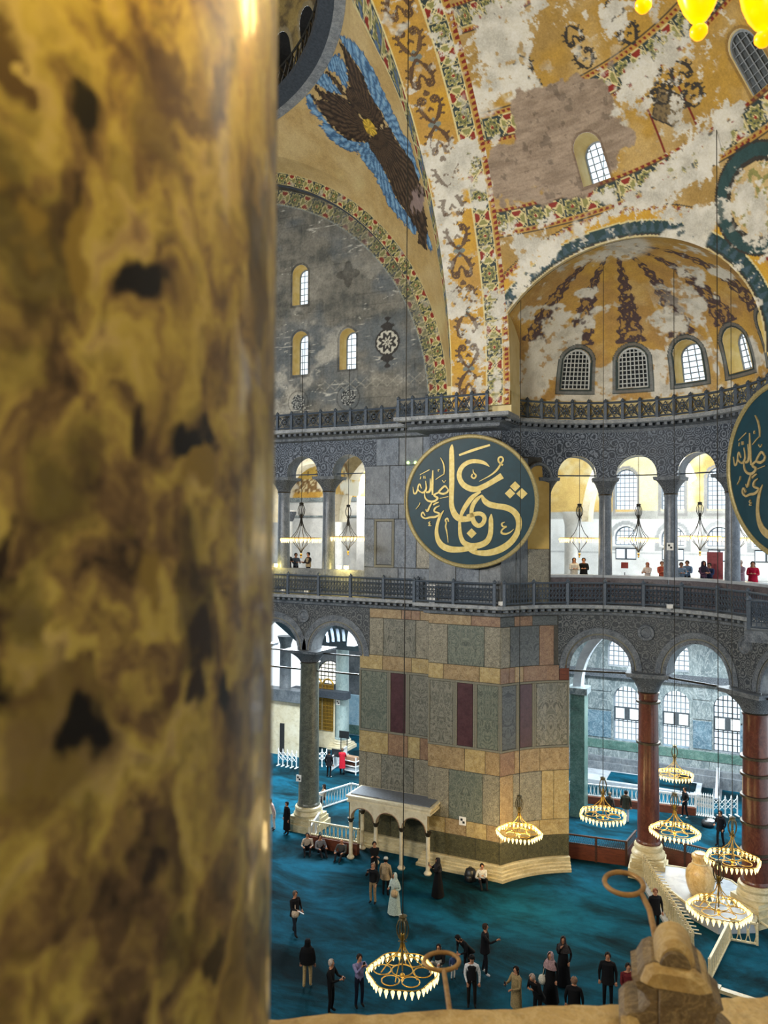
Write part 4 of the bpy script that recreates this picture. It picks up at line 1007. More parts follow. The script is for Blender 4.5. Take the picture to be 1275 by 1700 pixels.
def col_s(U, V, P):
    X, Y = U * 11.5, V * RA; el = np.degrees(V); azm = U * 11.9
    c = mixc(np.tile(lin('#b48e3e'), (len(U), 1)), lin('#a4854a'), sstep(.35, .62, fbm(P, .5, 4, 91))); c = mixc(c, K['tan'], sstep(.45, .7, fbm(P, .8, 4, 95)) * .55)
    for e0, wd in ((28.7, 3.1), (43.5, 3.3), (60, 3)):
        t = (el - e0) / wd; k = np.abs(t) < .5; tl = tiles(azm / (wd * .246), np.clip(t, -.5, .5), P); c[k] = tl[k]
        for sg in (-1, 1):
            tt = (el - e0) * sg / wd - .62; k = np.abs(tt) < .1; dn = dentil(azm / .25, np.clip(tt * 5, -.5, .5)); c[k] = dn[k]
            k = np.abs(tt + .1) < .014; c[k] = K['brown']; k = np.abs(tt - .13) < .014; c[k] = K['ink']
    for a0 in (52.2, 17.4, 87):
        for off in (-3.6, 3.6):
            t = (np.degrees(U) - a0 - off); k = (np.abs(t) < .18) & (el > 31) & (el < 41.5); c[k] = K['red'] * .7
    da, de = np.degrees(U) - 52, el - 36.2; dm = np.abs(da) * .82 + np.abs(de)
    k = dm < 3.0; c[k] = mixc(np.tile(lin('#7c6a4a'), (k.sum(), 1)), K['ink'], (np.sin(da[k] * 5) * np.cos(de[k] * 5) > .3) * .6); k = np.abs(dm - 3.0) < .16; c[k] = K['ink']
    for oa, oe in ((52, 40.0), (47, 37.5), (77, 49), (63, 49.5), (52, 49)):
        a_ = (np.degrees(U) - oa) * .246 * .82; b_ = (el - oe) * .246; k = (scroll(a_, b_ * 1.5) < .0) & (np.abs(b_) < .8) & (np.abs(a_) < .6); c[k] = K['ink']
    x, y, z = P[:, 0], P[:, 1], P[:, 2]; g = conch_g(x, y, z)
    sb = np.arctan2(z - ZS, np.hypot(x - EX, y - EY) * np.sign(-(x - EX) + .3 * (y - EY))) * 6.5
    bands = [(0, .07, lin('#c9b98a')), (.07, .14, K['ink']), (.14, .62, K['green'] * .8), (.62, .68, K['cream']), (.68, 1.0, K['ochre']), (1.22, 1.27, K['ink'])]
    for b0, b1, cc in bands: k = (g >= b0) & (g < b1); c[k] = cc
    k = (g > .2) & (g < .56) & (np.sin(sb * 16) * .5 + .5 > (g - .2) / .36); c[k] = lin('#3f5560')
    k = (g >= 1.0) & (g < 1.22); dn = dentil(sb / .22, np.clip((g - 1.0) / .22 - .5, -.5, .5)); c[k] = dn[k]
    md = at_s(1262, 330); q = np.hypot((U - md[0]) * RA * .9, (V - md[1]) * RA)
    for r0, r1, cc in ((0, 1.15, K['tan']), (1.15, 1.3, K['ink']), (1.3, 1.7, K['green']), (1.7, 1.78, K['ink'])): k = (q >= r0) & (q < r1); c[k] = cc
    k = (q < 1.1) & (np.sin(q * 11 + np.cos(np.arctan2(V - md[1], U - md[0]) * 6) * 2) > .3); c[k] = K['olive']
    c, mk = plaster(c, P, X, Y, WPOLY, 101, .60, .42, .38)
    sd = poly_sd(BRK, X, Y) + (fbm(P, 1.2, 5, 120) - .5) * 1.6; k = sstep(0, .08, sd)
    rows = np.abs(((Y + .05 * np.sin(X * 2)) / .17) % 1 - .5); br = mixc(np.tile(K['brick'], (len(U), 1)), K['brick2'], sstep(.35, .65, fbm(np.stack([X * .6, Y * 3, P[:, 2]], -1), 1.5, 4, 130)))
    br = mixc(br, K['brick2'] * .8, (rows > .42) * .35); hole = fbm(P, 3.0, 3, 133) > .68; br[hole] = br[hole] * .65
    c = mixc(c, br, k)
    s_ = sd_ws(U, V); kk = (s_ > 0) & (s_ < .1); c[kk] = mixc(c[kk], K['brown'], np.full(kk.sum(), .5))
    return c
patch('painted_surface', steps(R(18), R(90.3), R(.2)), steps(R(-.5), R(74), R(.2)), f_s, M['paint'], keep_s, col_s, semi)
patch('plain_vault', steps(R(18), R(90.3), R(4)), steps(R(74), R(90), R(4)), f_s, M['ochre'], None, None, semi)
patch('plain_vault', steps(R(-92), R(18), R(4)), steps(R(0), R(90), R(4)), f_s, M['ochre'], lambda U, V: conch_g(*f_s(U, V)), None, semi)
for i, (a, e) in enumerate(WS[:2]):
    def fs(u, v, w, a=a, e=e):
        A_, E_ = a + u / (RA * .82), e + v / RA; r = RA * math.cos(E_) + w
        return (SC[0] + r * math.cos(A_), SC[1] + r * math.sin(A_), SC[2] + RA * math.sin(E_))
    window(wn, fs, 0, .56, -.95, .35, .9 if i == 0 else .12, nx=4, nz=7, rmat='ochre_pale', bar='lead', label=['bright arched window beside bare brick in the semi-dome', 'dark latticed window in the semi-dome behind the amber lamps'][i], splay=.03); wn += 1
    if i == 1:
        m = MB(); m.add([fs(u, v, .16) for u, v in arch_line(0, .6, -1, .35, 16)], [tuple(range(19))]); m.obj('blind_back', M['brick_dark'] if 'brick_dark' in M else M['joint'], bpy.data.objects['window_%d' % (wn - 1)])

# ------------------------------------------------------------------ conch over the exedra
conch = empty('wall_conch', (0, 0, 0), 0, 'half-dome of the exedra with dark scroll ribs and white losses', 'wall', kind='structure')
def f_c(U, V): return EX + CRX * np.cos(V) * np.cos(U), EY + CRX * np.cos(V) * np.sin(U), ZS + CRZ * np.sin(V)
WCN = [116, 90.5, 65.5, 40.5, 15.5]
def sd_wc(U, V):
    s = np.full(U.shape, 1e3)
    for a in WCN: s = np.minimum(s, arch_sd((U - R(a)) * CRX * .93, V * CRX * .9, 0, .64, .62, 1.9))
    return s
def keep_c(U, V):
    x, y, z = f_c(U, V); d = np.sqrt((x - SC[0]) ** 2 + (y - SC[1]) ** 2 + (z - SC[2]) ** 2) - RA
    return np.minimum(np.minimum(d, x - (XW1 - .6)), sd_wc(U, V))
def col_c(U, V, P):
    c = mixc(np.tile(lin('#c29a4c'), (len(U), 1)), lin('#b08a50'), sstep(.35, .65, fbm(P, .7, 4, 201))); az = np.degrees(U); ps = np.degrees(V)
    c = mixc(c, K['tan'], sstep(.5, .75, fbm(P, 1.1, 4, 205)) * .5)
    lace = np.abs(fbm(P, 4.2, 3, 208) - .5); l2 = np.sin(ps * 1.1) ; 
    for a in (141, 116, 90.5, 65.5, 40.5, 15.5):
        da = az - a; hw = 6.6 * (1 - np.clip((ps - 30) / 90, 0, .5)); k = (np.abs(da) < hw + 1.1 * l2) & (ps > 29) & (ps < 82)
        inn = (lace < .11) | (np.abs(np.abs(da) - hw * .86) < .5) | (np.abs(np.sin(ps * .32) * hw * .55 - np.abs(da)) < .8)
        c[k & inn] = K['rib']; c[k & ~inn] = mixc(c[k & ~inn], lin('#8d6f4a'), np.full((k & ~inn).sum(), .35))
    n = fbm(P, .9, 5, 215); low = sstep(38, 20, ps) * sstep(50, 62, az) * sstep(150, 138, az); m_ = sstep(.50, .56, n + low * .16 - .06)
    drip = sstep(.5, .58, fbm(np.stack([P[:, 0] * 1.2, P[:, 1] * 1.2, P[:, 2] * .3], -1), 1.4, 4, 222)) * sstep(60, 30, ps) * (az < 75) * (az > 52) * .9
    top = sstep(74, 80, ps) * sstep(.4, .5, n); m_ = np.maximum(np.maximum(m_, drip), top) * (1 - .8 * sstep(.6, .66, fbm(P, 3.2, 4, 219)))
    c = mixc(c, mixc(np.tile(K['white'], (len(U), 1)), K['white'] * .75, sstep(.4, .7, fbm(P, 2, 4, 3))), m_)
    s = sd_wc(U, V); k = (s > 0) & (s < .09); c[k] = K['slate']; k = (s > .09) & (s < .22); c[k] = mixc(c[k], lin('#5c6468'), np.full(k.sum(), .85)); k = (s > .22) & (s < .25); c[k] = K['slate']
    d = np.sqrt((P[:, 0] - SC[0]) ** 2 + (P[:, 1] - SC[1]) ** 2 + (P[:, 2] - SC[2]) ** 2) - RA; k = d < .16; c[k] = lin('#d8c79a'); k = (d > .16) & (d < .2); c[k] = K['ink']
    return c
patch('painted_surface', steps(R(-110), R(250), R(.45)), steps(R(-1), R(90), R(.45)), f_c, M['paint'], keep_c, col_c, conch)
for i, a in enumerate(WCN):
    def fc(u, v, w, a=a):
        A_, V_ = R(a) + u / (CRX * .93), v / (CRX * .9); r = CRX * math.cos(V_) + w
        return (EX + r * math.cos(A_), EY + r * math.sin(A_), ZS + CRZ * math.sin(V_))
    blind = i < 2
    window(wn, fc, 0, .64, .62, 1.9, .12 if blind else .9, nx=7 if blind else 4, nz=9 if blind else 7, rmat='white_marble' if blind else 'amber_reveal', bar='white_paint' if blind else 'lead',
           label=['blind window with white lattice, leftmost in the conch', 'blind window with white lattice, second in the conch', 'bright arched window beside the blind ones in the conch', 'bright arched window with deep yellow reveal in the conch', 'arched conch window cut by the picture edge'][i], bt=.025, splay=.02); wn += 1
    if blind:
        m = MB(); m.add([fc(u, v, .16) for u, v in arch_line(0, .7, .55, 1.9, 16)], [tuple(range(19))]); m.obj('blind_back', M['dark'], bpy.data.objects['window_%d' % (wn - 1)])
# ------------------------------------------------------------------ beyond the arcades: left gallery
gal = empty('wall_gallery_left', (0, 0, 0), 0, 'bright white gallery wall and painted vault seen through the upper left arches', 'wall', kind='structure')
YG = 50.0
m = MB(); m.add([(-46, YG, 12), (-16, YG, 12), (-16, YG, 18.3), (-46, YG, 18.3)], [(0, 1, 2, 3)]); m.obj('wall_face', M['wall_white'], gal)
m = MB(); m.box((-31, YG - .15, 18.15), (30, .5, .3)); m.box((-31, YG - .1, 16.9), (30, .3, .12)); m.obj('string_course', M['wall_aisle'], gal)
m = MB(); m.box((-28, YA + 2.7, ZC1 + .25), (30, 4.2, .3)); m.obj('gallery_floor', M['wall_grey'], gal)
VX = float(at_y(520, 820, 46)[0]); VR = 5.6
def col_v(U, V, P):
    c = mixc(np.tile(lin('#d8b45c'), (len(U), 1)), lin('#c79a48'), sstep(.4, .65, fbm(P, .7, 4, 301)))
    band = np.abs(((V - 39) / 3.6) % 1 - .5) < .13; lace = np.abs(fbm(P, 4, 3, 305) - .5) < .06
    c[band] = lin('#8c6f48'); c[band & lace] = lin('#e4d6a8'); a = np.degrees(U) % 45; k = np.abs(a - 22) < 4; c[k & lace] = lin('#6f5438')
    return mixc(c, lin('#ece4cc'), sstep(.57, .62, fbm(P, .6, 5, 309)))
patch('painted_vault', np.linspace(0, math.pi, 120), steps(38.2, YG, .12), lambda U, V: (VX + VR * np.cos(U), V, 18.0 + VR * np.sin(U)), M['paint'], None, col_v, gal)
patch('painted_lunette', steps(VX - VR, VX + VR, .12), steps(18.2, 24, .12), lambda U, V: (U, np.full_like(U, YG - .02), V), M['paint'], lambda U, V: VR - np.hypot(U - VX, V - 18.0), col_v, gal)
for xx, yy, rr_ in ((xA(598, 41), 41, 3.4), (VX - 1.2, 45, 3.2)):
    m = MB(); a = np.linspace(math.pi * .35, math.pi, 24)
    Q = lambda r_, d: [(xx + r_ * math.cos(t) + rr_ * .55, yy + d, 16.4 + r_ * 1.25 * math.sin(t)) for t in a]
    m.strip(Q(rr_, 0), Q(rr_ + .7, 0)); m.strip(Q(rr_, 0), Q(rr_, 1.2)); m.obj('transverse_arch', M['cream'], gal)
m = MB(); m.add([(xA(590, 44), 44, 12), (xA(640, 44), 44, 12), (xA(640, 44), 44, 21), (xA(590, 44), 44, 21)], [(0, 1, 2, 3)]); m.obj('wall_face', M['wall_white'], gal)
for px in (478, 562):
    p = at_y(px, 900, 47.5); m = MB(); m.lathe([(.42, 0), (.42, .3), (.34, .4), (.33, 4.1), (.36, 4.2), (.55, 4.7), (.55, 4.9)], 18)
    m.obj('gallery_half_column', M['wall_white'], gal, R(40), (p[0], p[1], 12.4))
    m = MB(); m.lathe([(.36, 0), (.58, .55), (.6, .7)], 16); m.obj('capital', M['lace_pos'], gal, False, (p[0], p[1], 16.5))

# ------------------------------------------------------------------ beyond the exedra: upper gallery wall
gx = empty('wall_gallery_west', (0, 0, 0), 0, 'pale gallery wall with two rows of bright windows behind the exedra columns', 'wall', kind='structure')
YW = 50.0
def fW(u, v, w): return (u, YW + w, v)
upw = []
for px in (1039, 1117, 1194, 1272):
    c = float(at_y(px, 830, YW)[0]); upw.append((c, .66))
zt = lambda py: float(at_y(1100, py, YW)[2])
UW0, UW1, LW0, LW1, SQ0, SQ1 = zt(846), zt(795), zt(906), zt(892), zt(930), zt(911)
def keep_w(U, V):
    s = np.full(U.shape, 1e3)
    for c, w in upw:
        s = np.minimum(s, arch_sd(U, V, c, w, UW0, UW1)); s = np.minimum(s, arch_sd(U, V, c, w, LW0, LW1))
        s = np.minimum(s, np.maximum(np.abs(U - c) - .62, np.abs(V - (SQ0 + SQ1) / 2) - (SQ1 - SQ0) / 2))
    return s
def col_wall(U, V, P):
    c = np.tile(lin('#dfe0dc'), (len(U), 1)); up = V > zt(858); c[up] = lin('#e2d2a0'); k = np.abs(V - zt(854)) < .28; c[k] = lin('#a9a9a2')
    c = mixc(c, lin('#c9a24e'), (V > zt(850)) * sstep(.45, .6, fbm(P, .4, 4, 401)) * .8); k = (np.abs((V * 1.3) % 1 - .5) > .485) & ~up; c[k] = lin('#b4b6b4')
    for cc, w in upw:
        s = arch_sd(U, V, cc, w, UW0 - .2, UW1); k = (s > 0) & (s < .18); c[k] = lin('#8d8c88')
        s = arch_sd(U, V, cc, w + .1, LW0 - .1, LW1); k = (s > 0) & (s < .25); c[k] = lin('#a3a5a4')
    return mixc(c, c * .8, sstep(.4, .7, fbm(P, 1.0, 4, 405)))
patch('wall_face', steps(-17, 9, .09), steps(12, 23.5, .09), lambda U, V: (U, np.full_like(U, YW), V), M['paint'], keep_w, col_wall, gx)
for i, (c, w) in enumerate(upw):
    nm = ('behind the second upper bay', 'behind the third upper bay', 'beside the edge medallion', 'behind the edge medallion')[i]
    window(wn, fW, c, w, UW0, UW1, .5, nx=5, nz=9, rmat='white_marble', label='tall bright upper gallery window ' + nm); wn += 1
    window(wn, fW, c, w, LW0, LW1, .4, nx=5, nz=4, rmat='white_marble', label='low lunette gallery window ' + nm); wn += 1
    o = empty('window_%d' % wn, (0, 0, 0), 0, 'square dark-framed gallery window ' + nm, 'window', kind='structure'); wn += 1
    b = MB(); zc, zh = (SQ0 + SQ1) / 2, (SQ1 - SQ0) / 2
    b.tube([(c - .62, YW + .05, zc - zh), (c + .62, YW + .05, zc - zh), (c + .62, YW + .05, zc + zh), (c - .62, YW + .05, zc + zh)], .07, 4, closed=True); b.box((c, YW + .05, zc), (.12, .1, 2 * zh)); b.obj('window_frame', M['lead_dark'], o)
    g = MB()
    for s in (-1, 1): g.add([(c, YW + .1, zc - zh), (c + s * .62, YW + .1, zc - zh), (c + s * .62, YW + .1, zc + zh), (c, YW + .1, zc + zh)], [(0, 1, 2, 3)])
    g.obj('window_pane', M['glass'], o)
m = MB(); aa = [R(a) for a in np.linspace(150, 0, 30)]
m.strip([(EX + 6.6 * math.cos(a), EY + 6.6 * math.sin(a), ZC1 + .4) for a in aa], [(EX + 9.4 * math.cos(a), EY + 9.4 * math.sin(a), ZC1 + .4) for a in aa]); m.obj('gallery_floor', M['wall_grey'], gx)
m = MB(); a = np.linspace(.5, math.pi, 22); bx = float(at_y(968, 860, 45)[0])
Q = lambda r_, d: [(bx + 3.2 + r_ * math.cos(t), 45 + d, 16.5 + r_ * 1.5 * math.sin(t)) for t in a]
m.strip(Q(2.9, 0), Q(3.3, 0)); m.strip(Q(2.9, 0), Q(2.9, 1.5)); m.obj('transverse_arch', M['cream'], gx)
m = MB(); p = at_y(948, 900, 46.5); m.lathe([(.45, 0), (.4, .3), (.38, 4.0), (.5, 4.5), (.5, 4.8)], 16); m.obj('gallery_half_column', M['wall_white'], gx, R(40), (p[0], p[1], 12.3))

# ------------------------------------------------------------------ beyond the exedra: ground-floor aisle wall
ai = empty('wall_aisle', (0, 0, 0), 0, 'blue-grey marble aisle wall with tall lattice windows seen through the lower arches', 'wall', kind='structure')
YI = float(at_z(1120, 1296)[1])
def fI(u, v, w): return (u, YI + w, v)
zi = lambda py, px=1120: float(at_y(px, py, YI)[2])
low = [(float(at_y(px, 1190, YI)[0]), .82) for px in (1040, 1122, 1208)]
upl = [(float(at_y(px, 1090, YI)[0]), .8) for px in (1030, 1122, 1235)]
L0, L1, P0, P1 = zi(1240), zi(1168), zi(1114), zi(1085)
def keep_i(U, V):
    s = np.full(U.shape, 1e3)
    for c, w in low: s = np.minimum(s, arch_sd(U, V, c, w, L0, L1))
    for c, w in upl: s = np.minimum(s, arch_sd(U, V, c, w, P0, P1))
    return s
patch('wall_face', steps(-24, 9, .14), steps(0, 13.5, .14), lambda U, V: (U, np.full_like(U, YI), V), M['wall_aisle'], keep_i, parent=ai)
m = MB(); m.box((-8, YI - .12, zi(1126)), (32, .35, .5)); m.obj('string_course', M['lace_pos'], ai)
m = MB(); m.box((-8, YI - .04, zi(1249)), (32, .08, .55)); m.obj('green_band', M['aisle_green'], ai)
m = MB(); m.box((-8, YI - .25, .35), (32, .6, .7)); m.box((-8, YI - .15, .85), (32, .35, .35)); m.obj('wall_plinth', M['wall_grey'], ai)
fI2 = lambda u, v, w: (u, YI - .02 + w, v)
for (pa_, pb_, mt) in ((975, 1015, 'aisle_blue'), (1064, 1094, 'wall_aisle'), (1150, 1182, 'aisle_blue'), (1228, 1270, 'aisle_blue')):
    u0, u1 = float(at_y(pa_, 1190, YI)[0]), float(at_y(pb_, 1190, YI)[0])
    slab(fI2, u0, u1, zi(1238), zi(1192), M[mt], ai); slab(fI2, u0, u1, zi(1190), zi(1160), M['wall_aisle'], ai); slab(fI2, u0, u1, zi(1158), zi(1138), M['aisle_blue' if mt != 'aisle_blue' else 'wall_aisle'], ai)
for k in range(7): slab(fI2, -16 + k * 3.4, -16 + (k + 1) * 3.4, .95, zi(1257), M['wall_aisle'], ai)
for i, (c, w) in enumerate(low):
    nm = ('left of the porphyry column', 'between the two exedra columns', 'beside the ringed column')[i]
    o = window(wn, fI, c, w, L0, L1, .45, nx=6, nz=9, rmat='aisle_blue' if i < 2 else 'wall_grey', bar='lead' if i < 2 else 'lead_dark', label='tall arched lattice window of the aisle ' + nm, bt=.03); wn += 1
    zc = L0 + (L1 + w - L0) * .48; b = MB(); b.box((c, YI + .36, zc), (2 * w, .12, .85)); b.obj('casement_band', M['lead_dark'], o)
    for s in (-1, 1):
        b = MB(); b.tube([(c + s * .45 + sx * .26, YI + .28, zc + sz * .32) for sx, sz in ((-1, -1), (1, -1), (1, 1), (-1, 1))], .04, 4, closed=True); b.obj('casement', M['white_paint'], o)
        g = MB(); g.box((c + s * .45, YI + .29, zc), (.5, .02, .62)); g.obj('casement_pane', m_emit('daylit_pane', '#f4fbff', 1.6) if 'daylit' not in M else M['daylit'], o)
for i, (c, w) in enumerate(upl):
    window(wn, fI, c, w, P0, P1, .4, nx=5, nz=6, rmat='white_marble', label='upper aisle window ' + ('in the first exedra arch', 'in the second exedra arch', 'hidden behind the third arch')[i], bt=.03); wn += 1
# pilaster and white transverse arch at the left of the aisle bay
px0 = at_y(960, 1200, 44); m = MB(); m.box((px0[0], 44.2, 3.5), (.8, 1.0, 7.0)); m.obj('pilaster', M['aisle_green'], ai)
m = MB(); m.box((px0[0], 44.2, 7.0), (1.1, 1.2, .35)); m.obj('pilaster_capital', M['wall_aisle'], ai)
m = MB(); a = np.linspace(math.pi, math.pi * .55, 16); Q = lambda r_, d: [(px0[0] + 3.4 + r_ * math.cos(t), 44.2 + d, 7.1 + r_ * 1.12 * math.sin(t)) for t in a]
m.strip(Q(3.3, 0), Q(3.75, 0)); m.strip(Q(3.3, 0), Q(3.3, 1.0)); m.obj('transverse_arch', M['white_marble'], ai)

# ------------------------------------------------------------------ beyond the left arcade: aisle
al = empty('wall_aisle_left', (0, 0, 0), 0, 'pale enclosure wall, gilt screen and tiled wall behind the left column', 'wall', kind='structure')
Y1 = float(at_z(520, 1262)[1])
xx = lambda px, Y: float(at_y(px, 1200, Y)[0]); zz_ = lambda px, py, Y: float(at_y(px, py, Y)[2])
ztop = zz_(480, 1165, Y1); zled = zz_(480, 1150, Y1)
m = MB(); m.box(((xx(440, Y1) + xx(517, Y1)) / 2, Y1 + .4, ztop / 2), (xx(517, Y1) - xx(440, Y1), .6, ztop)); m.obj('enclosure_wall', M['cream'], al)
m = MB(); m.box(((xx(440, Y1) + xx(517, Y1)) / 2, Y1 + .3, (ztop + zled) / 2 + .1), (xx(517, Y1) - xx(440, Y1), 1.0, .8)); m.obj('enclosure_coping', M['wall_grey'], al)
m = MB(); m.box((xx(468, Y1), Y1 + .06, zz_(468, 1232, Y1)), (.32, .12, 2.6)); m.obj('slit_window', M['dark'], al)
for px in (473, 430):
    m = MB(); m.lathe([(.5, 0), (.42, .25), (.4, 3.4), (.6, 4.0)], 16); m.obj('upper_shaft', M['wall_grey'], al, R(40), (xx(px, Y1 + .6), Y1 + .6, ztop + .5))
Y2 = Y1 + 3.0
m = MB(); zs_ = zz_(540, 1155, Y2); m.add([(xx(505, Y2), Y2, 0), (xx(556, Y2), Y2, 0), (xx(556, Y2), Y2, zs_), (xx(505, Y2), Y2, zs_)], [(0, 1, 2, 3)]); m.obj('screen_wall', M['cream'], al)
m = MB(); m.box((xx(535, Y2), Y2 - .3, zs_ + .25), (4.6, .7, .5)); m.obj('screen_cornice', M['shadow_stone'], al)
for px, h in ((526, 4.6), (545, 4.6)):
    c = xx(px, Y2); b = MB(); w = .42; z0, zt_ = 1.3, h
    for k in range(9): b.tube([(c - w + k * w / 4, Y2 - .08, z0), (c - w + k * w / 4, Y2 - .08, zt_)], .03, 4)
    for k in range(14):
        z = z0 + (zt_ - z0) * k / 13; b.tube([(c - w, Y2 - .08, z), (c + w, Y2 - .08, z)], .03, 4)
    b.tube([(c + w * math.cos(t), Y2 - .08, zt_ + w * math.sin(t)) for t in np.linspace(0, math.pi, 12)], .07, 5); b.obj('gilt_grille', M['gold_screen'], al)
    g = MB(); g.box((c, Y2 - .02, (z0 + zt_) / 2), (2 * w, .03, zt_ - z0)); g.obj('grille_back', M['wood_dark'], al)
Y3 = Y2 + 5
m = MB(); m.add([(xx(500, Y3), Y3, 0), (xx(640, Y3), Y3, 0), (xx(640, Y3), Y3, 12.2), (xx(500, Y3), Y3, 12.2)], [(0, 1, 2, 3)]); m.obj('wall_face', M['wall_grey'], al)
m = MB(); m.box((xx(590, Y3 - 1), Y3 - .8, zz_(590, 1150, Y3) / 2), (3.2, .4, zz_(590, 1150, Y3))); m.obj('tiled_wall', M['blue_tile'], al)
m = MB(); m.box((xx(590, Y3 - 1), Y3 - 1.03, zz_(590, 1205, Y3)), (3.2, .06, .7)); m.obj('green_band', M['aisle_green'], al)
c = xx(548, Y3 - .1); zb = zz_(548, 1135, Y3); m = MB()
window(wn, lambda u, v, w: (u, Y3 - .3 + w, v), c, 1.15, zb, zz_(548, 1120, Y3), .2, nx=7, nz=6, rmat='wall_grey', bar='lead_dark', label='half-round lattice window behind the pale inner column', bt=.04)
g = MB(); g.prism(arch_line(c, 1.1, zb, zz_(548, 1120, Y3)), Y3 - .06, Y3 - .05); g.obj('daylit_pane', m_emit('daylit_glass', '#fff6dc', 1.5), bpy.data.objects['window_%d' % wn]); wn += 1
m = MB(); a = np.linspace(math.pi * .45, math.pi, 18); bx = xx(583, 43); Q = lambda r_, d: [(bx + 2.4 + r_ * math.cos(t), 43 + d, 8.6 + r_ * 1.3 * math.sin(t)) for t in a]
m.strip(Q(2.2, 0), Q(2.75, 0)); m.strip(Q(2.2, 0), Q(2.2, 1.2)); m.obj('transverse_arch', M['white_marble'], al)
m = MB(); Q2 = lambda r_, d: [(xx(520, 42) - 1 + r_ * math.cos(t), 42 + d, 8.9 + r_ * math.sin(t)) for t in np.linspace(0, math.pi * .8, 20)]
for k in range(4): m.strip(Q2(1.9 + k * .22, k * .3), Q2(2.1 + k * .22, k * .3))
m.obj('vault_ribs', M['wall_blue'], al)
m = MB(); m.add([(xx(500, 47), 47, 7.6), (xx(640, 47), 47, 7.6), (xx(640, 47), 38, 13), (xx(500, 47), 38, 13)], [(0, 1, 2, 3)]); m.obj('aisle_vault', M['wall_grey'], al)
# ------------------------------------------------------------------ the hall's other sides
m = MB(); m.add([(-46, -3, 0), (12, -3, 0), (12, -3, 37), (-46, -3, 37)], [(0, 1, 2, 3)])
tag(m.obj('wall_north', M['wall_grey']), 'plain grey marble wall behind the viewer closing the hall', 'wall', kind='structure')
m = MB(); m.add([(-46, -3, 0), (-46, 36, 0), (-46, 36, 37), (-46, -3, 37)], [(0, 1, 2, 3)])
tag(m.obj('wall_east', M['wall_grey']), 'plain grey marble wall closing the far side of the hall', 'wall', kind='structure')
m = MB(); m.add([(-12, -3, 19.7), (12, -3, 19.7), (12, 3.6, 19.7), (-12, 3.6, 19.7)], [(0, 1, 2, 3)])
tag(m.obj('ceiling_gallery', M['ochre_pale']), 'plain ochre ceiling of the gallery above the viewer', 'ceiling', kind='structure')
m = MB(); m.add([(4.2, -3, 0), (4.2, 28, 0), (4.2, 28, 22), (4.2, -3, 22)], [(0, 1, 2, 3)])
tag(m.obj('wall_west', M['wall_grey']), 'plain grey marble wall closing the hall past the edge medallion', 'wall', kind='structure')
# ------------------------------------------------------------------ columns
def column(x, y, z0, zb, zc, zt, r, mat, label, rings=(), plinth=1.5, capm='lace_pos', group='columns', square=True, basemat='plinth'):
    """base up to zb, shaft to zc, capital to zt"""
    o = empty('column', (x, y, z0), 0, label, 'column', group)
    hb = zb - z0; m = MB(); p = plinth / 2
    if square:
        for k, (a, b, s) in enumerate(((0, .3, 1.0), (.3, .48, .9), (.48, .6, .82))): m.box((0, 0, hb * (a + b) / 2), (plinth * s, plinth * s, hb * (b - a)))
    m.lathe([(p * .86, hb * .58), (p * .9, hb * .66), (p * .84, hb * .74), (r * 1.22, hb * .8), (r * 1.3, hb * .88), (r * 1.25, hb * .95), (r * 1.06, hb)], 28)
    m.obj('column_base', M[basemat], o, R(35))
    m = MB(); H = zc - zb; m.lathe([(r * 1.1, hb), (r * 1.1, hb + .06), (r, hb + .14)] + [(r * (1 - .13 * t), hb + .14 + (H - .3) * t) for t in np.linspace(0, 1, 9)] + [(r * .95, hb + H - .08), (r * .95, hb + H)], 28)
    m.obj('shaft', M[mat], o, R(35))
    for zr in rings:
        m = MB(); m.lathe([(r * 1.0, -.06), (r * 1.09, -.05), (r * 1.09, .05), (r * 1.0, .06)], 28, (0, 0, zr - z0)); m.obj('bronze_ring', M['bronze'], o, R(35))
    hc = zt - zc; m = MB(); n = 32; rows = []
    for t in np.linspace(0, 1, 6):
        rr_ = r * .92 + (r * .78) * t ** 1.4; sq = t ** 1.5; row = []
        for k in range(n):
            a = 2 * math.pi * (k + .5) / n; q = max(abs(math.cos(a)), abs(math.sin(a))); rad = rr_ * ((1 - sq) + sq / q * .96) + .02 * math.cos(a * 16) * (t < .95)
            row.append((rad * math.cos(a), rad * math.sin(a), zc - z0 + hc * .8 * t))
        rows.append(row)
    for a_2, b_2 in zip(rows[:-1], rows[1:]): m.strip(a_2, b_2, True)
    capo = m.obj('capital', M[capm], o, R(50))
    m = MB(); m.box((0, 0, zc - z0 + hc * .9), (r * 3.6, r * 3.6, hc * .2), taper=1.06); m.obj('abacus', M['cornice'], capo)
    m = MB(); m.lathe([(r * .9, -.05), (r * 1.02, 0), (r * .9, .05)], 28, (0, 0, zc - z0)); m.obj('necking_ring', M['bronze'], o, R(40))
    return o
yc = YA + .55
column(x_colg, yc, 0, 1.25, 8.85, 9.55, .56, 'col_green', 'tall green-grey ground-floor column left of the pier, standing on a stepped cream base', plinth=1.75)
column(2 * x_colg - 2 * cg + x_colg, yc, 0, 1.25, 8.85, 9.55, .56, 'col_green', 'green-grey ground-floor column hidden behind the blurred foreground column', plinth=1.75)
for d, lab, rg in ((85.5, 'dark red porphyry column of the exedra beside the row of spindles', (8.0, 6.1)), (41.5, 'thick dark red column with bronze rings near the urn', (6.6, 5.9, 5.0, 3.9, 2.7, 2.5))):
    p = fE(uE(d), 0, .45); o = column(p[0], p[1], 0, 1.45, 8.45, 9.4, .5 if d > 60 else .56, 'col_red', lab, rg, 1.7); o.rotation_euler[2] = R(d - 90 + 8)
column(x_col1, YA + .45, ZC1, ZC1 + .45, 17.95, 18.75, .36, 'col_grey', 'slender grey gallery column between the two upper left arches', plinth=.9, group='gallery columns', basemat='cornice')
